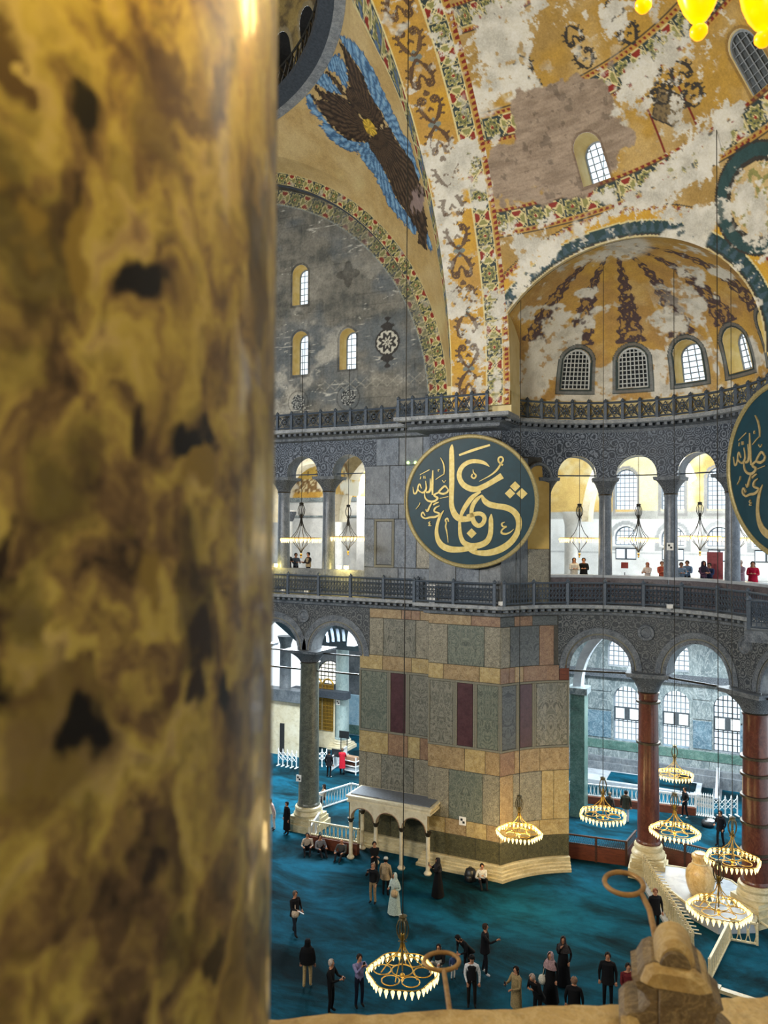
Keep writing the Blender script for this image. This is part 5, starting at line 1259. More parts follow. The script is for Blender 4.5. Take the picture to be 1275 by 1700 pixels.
column(2 * x_col1 - xA(576) * 2 + x_col1, YA + .45, ZC1, ZC1 + .45, 17.95, 18.75, .36, 'col_grey', 'slender grey gallery column hidden behind the blurred foreground column', plinth=.9, group='gallery columns', basemat='cornice')
for d, lab in zip(GCOL, ('next to the painted niche', 'between the first and second bright exedra openings', 'carrying a black and white marker', 'just left of the edge medallion', 'behind the edge medallion', 'beyond the edge medallion')):
    p = fE(uE(d), 0, .4); o = column(p[0], p[1], ZC1, ZC1 + .5, 17.7, 18.5, .33 if d < 120 else .28, 'col_grey', 'slender blue-grey exedra gallery column ' + lab, plinth=.85, group='gallery columns', basemat='cornice'); o.rotation_euler[2] = R(d - 90)
pi_ = at_z(561, 1245, 0); column(pi_[0], pi_[1] + .6, 0, .7, 8.2, 9.1, .52, 'col_pale', 'pale green inner column in the left aisle carrying a white marker', plinth=1.6, basemat='cream')

# ------------------------------------------------------------------ railings
def railing(name, label, pts, z0, h, mat, style, group):
    o = empty(name, (pts[0][0], pts[0][1], z0), 0, label, 'railing', group); ox, oy = pts[0]
    P = [(x - ox, y - oy) for x, y in pts]; top = MB(); bot = MB()
    top.tube([(x, y, h) for x, y in P], .055, 6); bot.tube([(x, y, .1) for x, y in P], .045, 6)
    top.obj('top_rail', M[mat], o); bot.obj('bottom_rail', M[mat], o)
    pm = MB(); pm.box((0, 0, h / 2), (.13, .13, h)); pm.lathe([(.03, 0), (.1, .03), (.09, .1), (.03, .17), (.0, .2)], 8, (0, 0, h)); me = pm.mesh('post', M[mat])
    for i, (x, y) in enumerate(P):
        if i == 0 or style == 'wide' and i % 1 == 0 or style == 'lattice': place('post', me, o, (x, y, 0))
    for (x0, y0), (x1, y1) in zip(P[:-1], P[1:]):
        L = math.hypot(x1 - x0, y1 - y0); ux, uy = (x1 - x0) / L, (y1 - y0) / L; m = MB()
        f = lambda s, z: (x0 + ux * s, y0 + uy * s, z)
        if style == 'lattice':
            zc = h * .53; hh = h * .36; m.ring((0, 0, 0), .14, .025, 10, 4, 'y')
            vs = m.v; m.v = [(x0 + ux * (L / 2 + a), y0 + uy * (L / 2 + a) + b * .0, zc + c) for a, b, c in vs]
            for s0, s1 in ((.08, .5), (.5, .92), (.08, .92)):
                m.tube([f(L * s0, zc - hh), f(L * s1, zc + hh)], .022, 4); m.tube([f(L * s0, zc + hh), f(L * s1, zc - hh)], .022, 4)
            m.lathe([(.0, -.06), (.07, -.03), (.07, .03), (0, .06)], 6, f(L / 2, zc))
        else:
            n = max(4, int(L / .16)); zc = h * .53
            m.tube([f(0, h * .78), f(L, h * .78)], .02, 4); m.tube([f(0, h * .28), f(L, h * .28)], .02, 4)
            for k in range(n):
                s = L * (k + .5) / n; m.tube([f(s, .1), f(s, h)], .018, 4)
                m.tube([f(s - L / n / 2, h * .3), f(s + L / n / 2, zc), f(s - L / n / 2, h * .76)], .02, 4); m.tube([f(s + L / n / 2, h * .3), f(s - L / n / 2, zc), f(s + L / n / 2, h * .76)], .02, 4)
        m.obj('grille', M[mat], o)
    return o
def div(p, q, n): return [(p[0] + (q[0] - p[0]) * k / n, p[1] + (q[1] - p[1]) * k / n) for k in range(n + 1)]
zr0 = ZU1; hr = .82
railing('iron_railing', 'iron lattice railing on the upper cornice below the lunette windows', div((-25.5, YA - .65), (-14.9, YA - .65), 12), zr0, hr, 'iron', 'lattice', 'upper railings')
railing('iron_railing', 'iron lattice railing on the pier top above the round medallion', div((-14.85, YB - 1.87), (x_cor - .1, YB - 1.87), 6), zr0, hr, 'iron', 'lattice', 'upper railings')
railing('iron_railing', 'curved iron lattice railing below the conch windows', [fE(u, 0, -.42)[:2] for u in np.linspace(uE(155), uE(5), 21)], zr0, hr, 'iron', 'lattice', 'upper railings')
zg0 = ZC1; hg = 1.02
railing('iron_railing', 'dense iron gallery railing above the left ground-floor arches', div((-26, YA - .42), (x_step - .7, YA - .42), 6), zg0, hg, 'iron', 'wide', 'gallery railings')
railing('iron_railing', 'dense iron gallery railing across the pier below the medallion', div((x_step - .55, YB - .5), (x_cor - .15, YB - .5), 2), zg0, hg, 'iron', 'wide', 'gallery railings')
railing('iron_railing', 'dense curved iron gallery railing in front of the exedra columns', [fE(u, 0, -.42)[:2] for u in np.linspace(uE(153), uE(2), 10)], zg0, hg, 'iron', 'wide', 'gallery railings')
q0 = at_d(1243, 990, 27.5); q1 = at_d(1330, 990, 26.5)
o = railing('iron_railing', 'nearer dark iron railing corner at the picture edge below the medallion', div((q0[0], q0[1]), (q1[0], q1[1]), 1), zg0, hg, 'iron', 'wide', 'gallery railings')
m = MB(); m.box(((q0[0] + q1[0]) / 2, (q0[1] + q1[1]) / 2 + 1.2, zg0 - .2), (abs(q1[0] - q0[0]) + .3, 3.0, .4)); tag(m.obj('trim_3', M['cornice']), 'projecting grey cornice block carrying the nearer railing corner', 'cornice', kind='structure')

# ------------------------------------------------------------------ medallions
def cr(pts, n=7):
    P = np.array([pts[0]] + list(pts) + [pts[-1]], float); out = []
    for i in range(1, len(P) - 2):
        p0, p1, p2, p3 = P[i - 1:i + 3]
        for t in np.linspace(0, 1, n, endpoint=False):
            out.append(.5 * (2 * p1 + (p2 - p0) * t + (2 * p0 - 5 * p1 + 4 * p2 - p3) * t * t + (3 * p1 - p0 - 3 * p2 + p3) * t ** 3))
    out.append(P[-2]); return np.array(out)
TEXT_BIG = [
    [(467, 112, 8), (462, 160, 38), (463, 300, 46), (462, 450, 46), (458, 600, 42), (462, 680, 46), (490, 750, 55), (530, 785, 58), (580, 790, 52), (640, 785, 44)],
    [(802, 316, 6), (760, 285, 28), (700, 268, 36), (630, 270, 38), (570, 302, 40), (535, 355, 42), (532, 415, 44), (565, 475, 48), (625, 512, 52), (690, 518, 50), (760, 490, 48), (840, 445, 48), (915, 398, 56)],
    [(725, 540, 16), (650, 590, 40), (595, 660, 42), (555, 730, 34), (538, 790, 22)],
    [(738, 572, 12), (690, 610, 34), (655, 660, 38), (640, 720, 36), (648, 775, 40), (665, 822, 44), (702, 850, 40), (742, 828, 38), (757, 780, 38), (732, 745, 38), (680, 742, 38), (600, 770, 40)],
    [(735, 572, 12), (755, 620, 44), (800, 655, 52), (870, 672, 52), (950, 685, 54), (1015, 718, 54), (1055, 775, 54), (1064, 845, 50), (1042, 925, 50), (985, 1003, 56), (900, 1062, 60), (800, 1095, 56), (710, 1098, 46), (640, 1085, 30), (600, 1060, 10)],
    [(818, 742, 6), (815, 790, 38), (815, 860, 42), (808, 930, 46), (780, 990, 52), (720, 1025, 54), (640, 1035, 54), (575, 1010, 48), (545, 960, 40), (533, 890, 32), (532, 815, 24)],
    [(530, 210, 18), (660, 165, 24), (808, 122, 18)],
    [(922, 305, 16), (885, 272, 16), (885, 240, 15), (910, 230, 15), (925, 255, 15), (905, 290, 16), (870, 345, 18), (810, 395, 12), (710, 448, 4)],
    [(655, 338, 4), (660, 370, 12), (682, 395, 14), (665, 420, 14), (642, 405, 14), (650, 380, 10)],
    [(940, 815, 6), (912, 830, 14), (922, 855, 14), (955, 855, 12)], [(955, 855, 12), (915, 885, 14), (912, 915, 18), (950, 922, 16), (990, 905, 10), (1018, 878, 4)],
    [(432, 815, 12), (420, 785, 14), (402, 800, 14), (410, 825, 12), (404, 860, 13), (414, 905, 12), (422, 960, 8), (426, 1005, 4)]]
TEXT_DOTS = [(1030, 495, 46), (985, 558, 46), (1090, 560, 50), (640, 920, 46)]
TEXT_LEFT = [
    [(388, 712, 6), (352, 768, 24), (328, 840, 28), (320, 915, 34), (335, 985, 46), (375, 1038, 56), (440, 1066, 58), (520, 1070, 52), (600, 1062, 44), (690, 1060, 20)],
    [(290, 345, 8), (285, 450, 20), (285, 570, 14)], [(265, 420, 6), (268, 500, 18), (255, 540, 20), (225, 545, 16)], [(222, 440, 6), (228, 510, 16), (205, 545, 18), (180, 545, 12)],
    [(185, 510, 8), (165, 470, 13), (150, 515, 13), (178, 545, 12)], [(158, 475, 9), (138, 545, 14), (114, 555, 12), (104, 495, 5)], [(170, 385, 6), (260, 338, 7)],
    [(205, 395, 5), (206, 420, 7)], [(218, 395, 5), (219, 420, 7)], [(180, 400, 7), (172, 425, 7)], [(430, 522, 8), (402, 490, 17), (370, 512, 17), (345, 545, 17), (382, 560, 18), (420, 545, 17), (432, 515, 12)],
    [(345, 545, 14), (300, 572, 17), (332, 598, 19), (300, 628, 19), (248, 625, 17), (216, 592, 13), (214, 545, 6)], [(350, 602, 6), (430, 585, 6)], [(375, 435, 5), (392, 455, 6), (408, 435, 5)],
    [(360, 230, 4), (385, 280, 11), (395, 340, 11), (390, 385, 5)], [(315, 430, 4), (350, 405, 7), (387, 383, 7)], [(355, 340, 5), (340, 340, 8), (342, 358, 7)],
    [(285, 628, 7), (262, 670, 16), (237, 718, 17), (222, 700, 7)], [(345, 635, 6), (318, 645, 14), (292, 660, 14)],
    [(352, 668, 6), (312, 688, 15), (302, 720, 15), (350, 742, 15), (312, 770, 19), (262, 775, 17), (215, 785, 15), (182, 760, 13), (195, 728, 13), (216, 760, 9)],
    [(170, 640, 6), (160, 665, 6), (130, 700, 4)], [(265, 812, 6), (248, 826, 9), (262, 836, 8), (248, 850, 8), (274, 852, 4)]]
def medallion(loc, rot, rad, label, strokes, dots, gold):
    o = empty('medallion', loc, 0, label, 'medallion', 'round calligraphy boards'); o.rotation_euler = rot
    X = lambda x: (x - 630) / 610 * rad
    Z = lambda y: (633 - y) / 610 * rad
    m = MB(); n = 96; ci = [(rad * .945 * math.cos(2 * math.pi * k / n), rad * .945 * math.sin(2 * math.pi * k / n)) for k in range(n)]; m.prism(ci, -.02, .1); m.obj('board', M['medal'], o)
    m = MB(); prof = [(.94, .1), (.94, -.05), (.955, -.09), (.985, -.09), (1.0, -.05), (1.0, .1)]
    rows = [[(rad * r_ * math.cos(2 * math.pi * k / n), y_, rad * r_ * math.sin(2 * math.pi * k / n)) for k in range(n)] for r_, y_ in prof]
    for a, b in zip(rows[:-1], rows[1:]): m.strip(a, b, True)
    m.obj('rim', M['rim'], o, R(30))
    for i, s in enumerate(strokes):
        P = cr(s); T = np.gradient(P[:, :2], axis=0); L = np.hypot(T[:, 0], T[:, 1]) + 1e-6; N = np.stack([-T[:, 1] / L, T[:, 0] / L], 1)
        A_ = P[:, :2] + N * P[:, 2:] / 2; B_ = P[:, :2] - N * P[:, 2:] / 2; m = MB(); y0, y1 = -.045 - .0015 * i, -.015
        q = lambda W, y: [(X(p[0]), y, Z(p[1])) for p in W]
        m.strip(q(A_, y0), q(B_, y0)); m.strip(q(A_, y0), q(A_, y1)); m.strip(q(B_, y0), q(B_, y1)); m.obj('gilt_letter', M[gold], o)
    for x, y, d in dots:
        m = MB(); m.prism([(X(x), Z(y - d)), (X(x + d), Z(y)), (X(x), Z(y + d)), (X(x - d), Z(y))], -.045, -.015); m.obj('gilt_diamond', M[gold], o)
    return o
mc = at_y(781, 833, YB - .95); mr = 222 / 2 / FPX * float((mc - CAM) @ _fw) * 1.005
medallion(tuple(mc), (R(5), 0, R(14)), mr, 'round dark teal board with gold Arabic calligraphy hung on the great pier', TEXT_BIG + TEXT_LEFT, TEXT_DOTS, 'gold')
mc2 = at_d(1309, 781, 25.6)
medallion(tuple(mc2), (R(4), 0, R(-52)), mr, 'round dark teal calligraphy board cut off by the picture edge', TEXT_LEFT + TEXT_BIG[6:7], [], 'gold_dim')

# ------------------------------------------------------------------ chandeliers
def chandelier_parts(rad, basket):
    """shared meshes of one chandelier of the given radius"""
    D = {}
    def lob(a): return rad * (.96 + .04 * math.cos(6 * a))
    m = MB(); m.tube([(lob(a) * math.cos(a), lob(a) * math.sin(a), 0) for a in np.linspace(0, 2 * math.pi, 72, endpoint=False)], rad * .016, 5, closed=True)
    if not basket:
        m.ring((0, 0, .02), rad * .3, rad * .018, 28, 5)
        for k in range(6):
            a = math.pi / 3 * k; m.ring((rad * .57 * math.cos(a), rad * .57 * math.sin(a), .0), rad * .25, rad * .017, 20, 5)
    D['ring_frame'] = m.mesh('ring_frame', M['brass'], True)
    m = MB()
    for k in range(6):
        a = math.pi / 3 * k + .3; c, s = math.cos(a), math.sin(a)
        pr = [(.04, 1.05), (.05, .75), (.16, .5), (.45, .22), (.62, .02)] if not basket else [(.03, 1.2), (.05, .9), (.12, .6), (.3, .25), (.5, .0), (.34, -.3), (.12, -.55), (.03, -.75)]
        m.tube([(rad * r_ * c, rad * r_ * s, rad * z_) for r_, z_ in [tuple(q) for q in cr([(p[0], p[1]) for p in pr], 4)]], rad * .016, 4)
    D['arms'] = m.mesh('arms', M['brass' if not basket else 'iron_dark'], True)
    m = MB(); m.tube([(0, 0, -.0 if not basket else rad * .6), (0, 0, rad * 1.5)], rad * .025, 6)
    z0 = rad * (.85 if not basket else 1.05)
    for k in range(6):
        a = math.pi / 3 * k; c, s = math.cos(a), math.sin(a)
        m.tube([(rad * r_ * c, rad * r_ * s, z0 + rad * z_) for r_, z_ in ((.04, .62), (.12, .55), (.17, .38), (.15, .2), (.1, .08), (.04, .0), (.12, -.02))], rad * .02, 4)
    m.lathe([(rad * .03, 0), (rad * .12, rad * .02), (rad * .1, rad * .08), (rad * .13, rad * .12), (rad * .03, rad * .16)], 8, (0, 0, z0 + rad * .58))
    D['crown'] = m.mesh('crown', M['brass_dark' if not basket else 'iron_dark'], R(40))
    m = MB(); zb = -rad * .05 if not basket else -rad * .78
    m.lathe([(rad * .02, 0), (rad * .07, -rad * .05), (rad * .05, -rad * .12), (rad * .02, -rad * .15), (rad * .05, -rad * .2), (0.001, -rad * .26)], 10, (0, 0, zb)); D['finial'] = m.mesh('finial', M['brass'], R(40))
    m = MB(); r = .052; m.lathe([(r * .35, 0), (r, -.03), (r * .95, -.07), (r * .2, -.2), (.001, -.22)], 8); D['glass_lamp'] = m.mesh('glass_lamp', M['bulb'], True)
    return D, lob
CH = {}
def chandelier(px, py, wpx, label, group, basket=False, power=60, rad=.95, n=34, top=33.0, dd=None):
    d = dd or 2 * rad * FPX / wpx; p = at_d(px, py, d); key = (rad, basket)
    if key not in CH: CH[key] = chandelier_parts(rad, basket)
    D, lob = CH[key]; o = empty('chandelier', tuple(p), random.random(), label, 'chandelier', group)
    ringo = place('ring_frame', D['ring_frame'], o)
    for k in ('arms', 'crown', 'finial'): place(k, D[k], o)
    for k in range(n):
        a = 2 * math.pi * (k + .5) / n; place('glass_lamp', D['glass_lamp'], ringo, (lob(a) * math.cos(a), lob(a) * math.sin(a), -.02))
    m = MB(); m.tube([(0, 0, rad * 1.4), (0, 0, top - p[2])], .014, 5); m.obj('cable', M['iron_dark'], o)
    point_light('chandelier_glow', (0, 0, -.35), power, (1.0, .72, .32), rad * .6, o)
    return o
g1, g2 = 'low chandeliers over the prayer floor', 'gallery chandeliers'
chandelier(668, 1612, 117, 'large gilded chandelier with cone lamps over the open carpet, beside the iron ring', g1, power=20)
chandelier(862, 1379, 74, 'gilded chandelier glowing in front of the curved corner of the pier', g1, power=260)
chandelier(1001, 1350, 76, 'gilded chandelier hanging in the first exedra arch next to the pier', g1, power=50)
chandelier(1120, 1377, 78, 'gilded chandelier hanging just right of the porphyry column', g1, power=50)
chandelier(1120, 1284, 60, 'smallest and farthest gilded chandelier, before the aisle wall', g1, power=35, top=11.9)
chandelier(1216, 1424, 86, 'gilded chandelier crossing the thick ringed column', g1, power=35)
chandelier(1193, 1506, 98, 'gilded chandelier above the white marble platform and urn', g1, power=25)
for px, py, w, lab in ((500, 893, 66, 'dark iron chandelier in the first upper left arch'), (578, 891, 60, 'dark iron chandelier in the upper left arch beside the pier'), (962, 893, 64, 'black iron chandelier in the first exedra gallery opening'), (1060, 893, 64, 'iron chandelier washed out by light in the second exedra opening'), (1162, 890, 64, 'iron chandelier in the third exedra gallery opening'), (1224, 893, 62, 'iron chandelier half hidden behind the edge medallion')):
    chandelier(px, py, w, lab, g2, True, 40, n=30, top=24.6 if px < 600 else 23.4)
# ------------------------------------------------------------------ marble porch against the pier
pf, pl = at_z(580, 1426), at_z(712, 1450)
PX0, PX1, PY = float(pf[0]), float(pl[0]), (float(pf[1]) + float(pl[1])) / 2
zp = lambda py, px=640: float(at_y(px, py, PY)[2])
porch = empty('marble_porch', ((PX0 + PX1) / 2, PY, 0), 0, 'small cream marble porch of three arches against the pier', 'porch')
L = PX1 - PX0; HC, TOP = 1.95, 3.05; DEP = YA - .5 - PY
cols = [-L / 2 + L * k / 3 for k in range(4)]
def pcol(x, y):
    m = MB(); m.lathe([(.17, 0), (.19, .06), (.13, .14), (.1, .18), (.095, HC - .22), (.12, HC - .2)], 14); pc_ = m.obj('porch_column', M['cream'], porch, R(35), (x, y, 0))
    m = MB(); m.lathe([(.1, HC - .2), (.12, HC - .12), (.17, HC - .03), (.17, HC)], 12); m.obj('porch_capital', M['bronze'], pc_, R(35))
for x in cols: pcol(x, 0)
pcol(cols[0], DEP - .1)
aw = L / 6 - .1; sp = HC + .0
def arcade(f, a, b, n):
    m = MB(); w = (b - a) / n; top = TOP - .32
    for k in range(n):
        c = a + w * (k + .5); hw = w / 2 - .09
        arc = [(c + hw * math.cos(t), sp + hw * .95 * math.sin(t)) for t in np.linspace(0, math.pi, 15)]
        up = [(a + w * (k + 1) - w * i / 14, top) for i in range(15)]
        for d0 in (-.12, .12): m.strip([f(u, v, d0) for u, v in arc], [f(u, v, d0) for u, v in up])
        m.strip([f(u, v, -.12) for u, v in arc], [f(u, v, .12) for u, v in arc])
        for s in (-1, 1): m.add([f(c + s * hw, sp, d) for d in (-.12, .12)] + [f(c + s * w / 2, sp, d) for d in (.12, -.12)], [(0, 1, 2, 3)])
        for s in (-1, 1):
            for d in (-.12, .12): m.add([f(c + s * hw, sp, d), f(c + s * w / 2, sp, d), f(c + s * w / 2, top, d)], [(0, 1, 2)])
    return m
arcade(lambda u, v, w: (u, w, v), -L / 2, L / 2, 3).obj('porch_arches', M['cream'], porch)
arcade(lambda u, v, w: (-L / 2 + w, u, v), 0, DEP, 1).obj('side_arch', M['cream'], porch)
for k in range(3):
    c = -L / 2 + L * (k + .5) / 3; hw = L / 6 - .07; m = MB(); m.tube([(c + hw * math.cos(t), -.13, sp + hw * .95 * math.sin(t)) for t in np.linspace(0, math.pi, 17)], .025, 5); m.obj('arch_bead', M['tan2'], porch, True)
m = MB()
for z, o_, h in ((TOP - .27, .16, .1), (TOP - .17, .12, .12), (TOP - .04, .2, .1)): m.box((0, DEP / 2 - .02, z), (L + o_ * 2, DEP + o_ * 2 - .1, h))
m.obj('entablature', M['cream'], porch)
m = MB(); m.box((0, DEP / 2, TOP + .03), (L + .1, DEP - .1, .06)); m.obj('porch_roof', M['slate'], porch)

# ------------------------------------------------------------------ balustrades, barriers
def balustrade(label, p, q, z0, h, mat, group, base=None, slot=.21, gb=None):
    o = empty('balustrade', (p[0], p[1], z0), math.atan2(q[1] - p[1], q[0] - p[0]), label, 'balustrade', group); L = math.hypot(q[0] - p[0], q[1] - p[1])
    m = MB(); m.box((L / 2, 0, h - .03), (L, .08, .06)); m.obj('top_rail', M[mat], o)
    m = MB(); m.box((L / 2, 0, .05), (L, .07, .06)); m.obj('bottom_rail', M[mat], o)
    for x in (0, L): m = MB(); m.box((x, 0, h / 2), (.09, .09, h)); m.obj('post', M[mat], o)
    n = max(2, int(L / slot)); w = L / n; g = MB()
    for k in range(n):
        c = w * (k + .5); g.tube([(c + w * .4 * a, 0, h * (.5 + .4 * b)) for a, b in ((-.55, -1), (.55, -1), (1, -.35), (1, .35), (.55, 1), (-.55, 1), (-1, .35), (-1, -.35))], .02, 4, closed=True)
        if k: g.tube([(w * k, 0, h * .36), (w * k, 0, h * .64)], .03, 4)
    g.obj('pierced_panel', M[mat], o)
    if base: m = MB(); m.box((L / 2, 0, -base / 2), (L, .3, base)); m.obj('wooden_base', M['wood_red'], o)
    return o
gb = 'pierced balustrades'
b0, b1 = at_z(514, 1404), at_z(597, 1417)
balustrade('cream pierced balustrade on a red wooden base between column and porch', b0, (b1[0], b0[1] + .15), .55, .72, 'fence_cream', gb, .55)
b2 = at_z(534, 1372)
balustrade('short white balustrade turning back beside the big green column', (b0[0], b0[1]), (b2[0], b2[1]), .1, .85, 'white_paint', gb)
b3, b4 = at_z(516, 1349), at_z(583, 1327)
balustrade('long white balustrade slanting back across the left aisle carpet', b3, b4, .02, .95, 'white_paint', gb)
balustrade('white balustrade end behind the porch roof', b4, at_z(600, 1331), .02, .95, 'white_paint', gb)
balustrade('white balustrade beside the person in the red coat', at_z(549, 1281), at_z(575, 1262), .02, .95, 'white_paint', gb)
c0, c1, c2 = at_z(944, 1329), at_z(1062, 1343), at_z(1155, 1353)
balustrade('white balustrade on a dark base across the right aisle, left of the porphyry column', c0, c1, .42, .72, 'white_paint', gb, .42)
balustrade('white balustrade on a dark base across the right aisle, right of the porphyry column', c1, c2, .42, .72, 'white_paint', gb, .42)
e0, e1, e2 = at_z(1178, 1632), at_z(1212, 1562), at_z(1257, 1570)
balustrade('cream balustrade leading away from the stone finial at the platform', e0, e1, .02, .85, 'fence_cream', gb, slot=.3)
balustrade('cream balustrade panel with hexagon openings below the platform', e1, e2, .02, .85, 'fence_cream', gb, slot=.3)
def accordion(label, p, q, h, n):
    o = empty('folding_barrier', (p[0], p[1], 0), math.atan2(q[1] - p[1], q[0] - p[0]), label, 'barrier', 'white folding barriers'); L = math.hypot(q[0] - p[0], q[1] - p[1]); w = L / n
    for k in range(n + 1):
        m = MB(); m.box((w * k, 0, h / 2), (.06, .05, h)); m.lathe([(.05, 0), (.02, .1), (0.001, .16)], 6, (w * k, 0, h)); m.box((w * k, 0, .04), (.08, .4, .05)); m.obj('upright', M['white_paint'], o)
    for k in range(n):
        for z0, z1 in ((.35, .68), (.68, .35), (.62, .95), (.95, .62)):
            m = MB(); m.tube([(w * k, .02, h * z0), (w * (k + 1), .02, h * z1)], .022, 4); m.obj('cross_slat', M['white_paint'], o)
    return o
accordion('white folding barrier left of the big green column', at_z(462, 1271), at_z(492, 1276), 1.05, 4)
accordion('white folding barrier between the green column and the person in black', at_z(512, 1273), at_z(542, 1272), 1.05, 4)
accordion('tightly folded white barrier in the right aisle', at_z(1153, 1352), at_z(1183, 1357), 1.15, 8)
accordion('opened white barrier in the right aisle beside the ringed column', at_z(1184, 1357), at_z(1224, 1355), 1.05, 4)
accordion('opened white barrier right of the ringed column at the edge', at_z(1256, 1366), at_z(1292, 1372), 1.05, 4)
def woodbar(label, pts):
    o = empty('wooden_barrier', (pts[0][0], pts[0][1], 0), 0, label, 'barrier', 'dark wooden barriers'); ox, oy = pts[0][:2]
    for (x0, y0), (x1, y1) in zip([(p[0] - ox, p[1] - oy) for p in pts[:-1]], [(p[0] - ox, p[1] - oy) for p in pts[1:]]):
        L = math.hypot(x1 - x0, y1 - y0); a = math.atan2(y1 - y0, x1 - x0); n = max(1, int(L / 1.0)); w = L / n
        for k in range(n):
            cx, cy = x0 + (x1 - x0) * (k + .5) / n, y0 + (y1 - y0) * (k + .5) / n
            m = MB(); m.box((cx, cy, .38), (w, .06, .72), rz=a); m.obj('board', M['wood_red'], o)
            m = MB(); nn = int(w / .09)
            for i in range(nn):
                t = (i + .5) / nn - .5; ux, uy = math.cos(a), math.sin(a)
                for s in (-1, 1): m.tube([(cx + ux * (t * w - s * .06), cy + uy * (t * w - s * .06), .78), (cx + ux * (t * w + s * .06), cy + uy * (t * w + s * .06), 1.12)], .012, 3)
            m.obj('lattice', M['iron'], o)
            m = MB(); m.box((x0 + (x1 - x0) * k / n, y0 + (y1 - y0) * k / n, .6), (.1, .1, 1.2), rz=a); m.obj('post', M['wood_dark'], o)
        m = MB(); m.box(((x0 + x1) / 2, (y0 + y1) / 2, 1.16), (L, .08, .07), rz=a); m.box(((x0 + x1) / 2, (y0 + y1) / 2, .76), (L, .08, .05), rz=a); m.obj('rail', M['wood_dark'], o)
    return o
w0, w1, w2, w3, w4 = at_z(940, 1424), at_z(1040, 1438), at_z(1056, 1418), at_z(1100, 1432), at_z(1300, 1485)
woodbar('dark wooden barrier with lattice top between the pier and the porphyry column', [w0, w1, w2])
woodbar('dark wooden barrier with lattice top behind the urn', [w3, w4])

# ------------------------------------------------------------------ platform, urn, spindles
pts = [at_z(x, y, .5) for x, y in ((1066, 1424), (1100, 1436), (1130, 1440), (1168, 1448), (1214, 1462), (1258, 1496), (1254, 1528), (1192, 1530), (1152, 1508), (1118, 1482), (1088, 1458))]
m = MB(); m.prism([(p[0], p[1]) for p in pts], 0, .5, lambda u, v, w: (u, v, w)); plat = m.obj('marble_platform', M['white_marble']); tag(plat, 'low white marble platform beneath the urn and chandelier', 'platform')
m = MB(); m.tube([(p[0], p[1], .47) for p in pts], .07, 6, closed=True); m.obj('moulded_edge', M['plinth'], plat)
m = MB(); ip = [at_z(x, y, .52) for x, y in ((1150, 1470), (1200, 1478), (1222, 1505), (1178, 1502))]; m.prism([(p[0], p[1]) for p in ip], .5, .515, lambda u, v, w: (u, v, w)); m.obj('inlaid_slab', M['wall_aisle'], plat)
up = at_z(1162, 1492, .5); k = float((up - CAM) @ _fw) / FPX
urn = empty('marble_urn', (up[0], up[1] + .3, .5), 0, 'big honey-coloured alabaster urn with a narrow neck on the platform', 'urn')
P_ = [(14, 0), (17, 4), (21, 14), (23.5, 26), (23, 36), (19, 44), (14, 48), (12.5, 50), (12.5, 56), (14, 58), (14, 62), (11, 64)]
m = MB(); m.lathe([(r_ * k, z_ * k * 1.08) for r_, z_ in P_], 32); ub_ = m.obj('urn_body', M['clay'], urn, R(50))
m = MB(); m.lathe([(13 * k, 50 * k * 1.08), (13.6 * k, 51 * k * 1.08), (13 * k, 52 * k * 1.08)], 32); m.obj('neck_ring', M['plinth'], ub_)
m = MB(); m.lathe([(0.01, 64.5 * k * 1.08), (9 * k, 64.3 * k * 1.08), (9.5 * k, 66 * k * 1.08), (.01, 68 * k * 1.08)], 20); m.obj('urn_lid', M['clay'], urn)
s0, s1 = at_z(1060, 1447), at_z(1150, 1597); n = 27
sr = empty('spindle_railing', (s0[0], s0[1], 0), 0, 'row of turned spindles on a white kerb running toward the stone finial', 'railing')
m = MB(); a = math.atan2(s1[1] - s0[1], s1[0] - s0[0]); L = math.hypot(s1[0] - s0[0], s1[1] - s0[1]); m.box(((s1[0] - s0[0]) / 2, (s1[1] - s0[1]) / 2, .06), (L, .5, .12), rz=a); m.obj('kerb', M['white_marble'], sr)
sm = MB(); sm.lathe([(.05, .12), (.07, .2), (.045, .3), (.065, .6), (.045, .9), (.065, 1.0), (.04, 1.05), (.05, 1.1)], 8); sme = sm.mesh('spindle', M['plinth'], True)
pm = MB(); pm.tube([(-.12, 0, 1.06), (.3, .05, 1.06)], .022, 6); pm.lathe([(.04, 0), (.05, .05), (.001, .09)], 6, (0, 0, 1.09)); pme = pm.mesh('peg', M['plinth'])
for i in range(n + 1):
    t = i / n; x, y = (s1[0] - s0[0]) * t, (s1[1] - s0[1]) * t; so_ = place('spindle', sme, sr, (x, y, 0)); place('peg', pme, so_)
m = MB(); m.tube([(0, 0, 1.0), ((s1[0] - s0[0]), (s1[1] - s0[1]), 1.0)], .03, 6); m.obj('rail', M['wood_dark'], sr)

# ------------------------------------------------------------------ small fixtures
def marker(label, p, rz, s=.3):
    o = empty('survey_marker', p, rz, label, 'sign', 'black and white markers')
    m = MB(); m.box((0, 0, 0), (s, .02, s * 1.15)); m.obj('plate', M['sign_white'], o)
    m = MB(); m.box((-s * .14, -.015, s * .18), (s * .3, .02, s * .3)); m.box((s * .16, -.015, -s * .16), (s * .3, .02, s * .3)); m.obj('black_print', M['sign_black'], o)
q = at_y(496, 1292, yc - .54); marker('small black and white marker on the big green column', tuple(q), R(10))
q = at_y(768, 1363, YB - .06); marker('small black and white marker on the pier base band', tuple(q), 0, .34)
q = at_y(1109, 907, EY + 6); gcp = fE(uE(76.6), 0, .4); marker('small marker on the exedra gallery column', (gcp[0] + .0, gcp[1] - .36, float(at_y(1109, 907, gcp[1])[2])), R(-6), .3)
q = at_z(561, 1245); marker('small marker on the pale inner column', (q[0] - .05, q[1] + .05, 3.4), 0, .32)
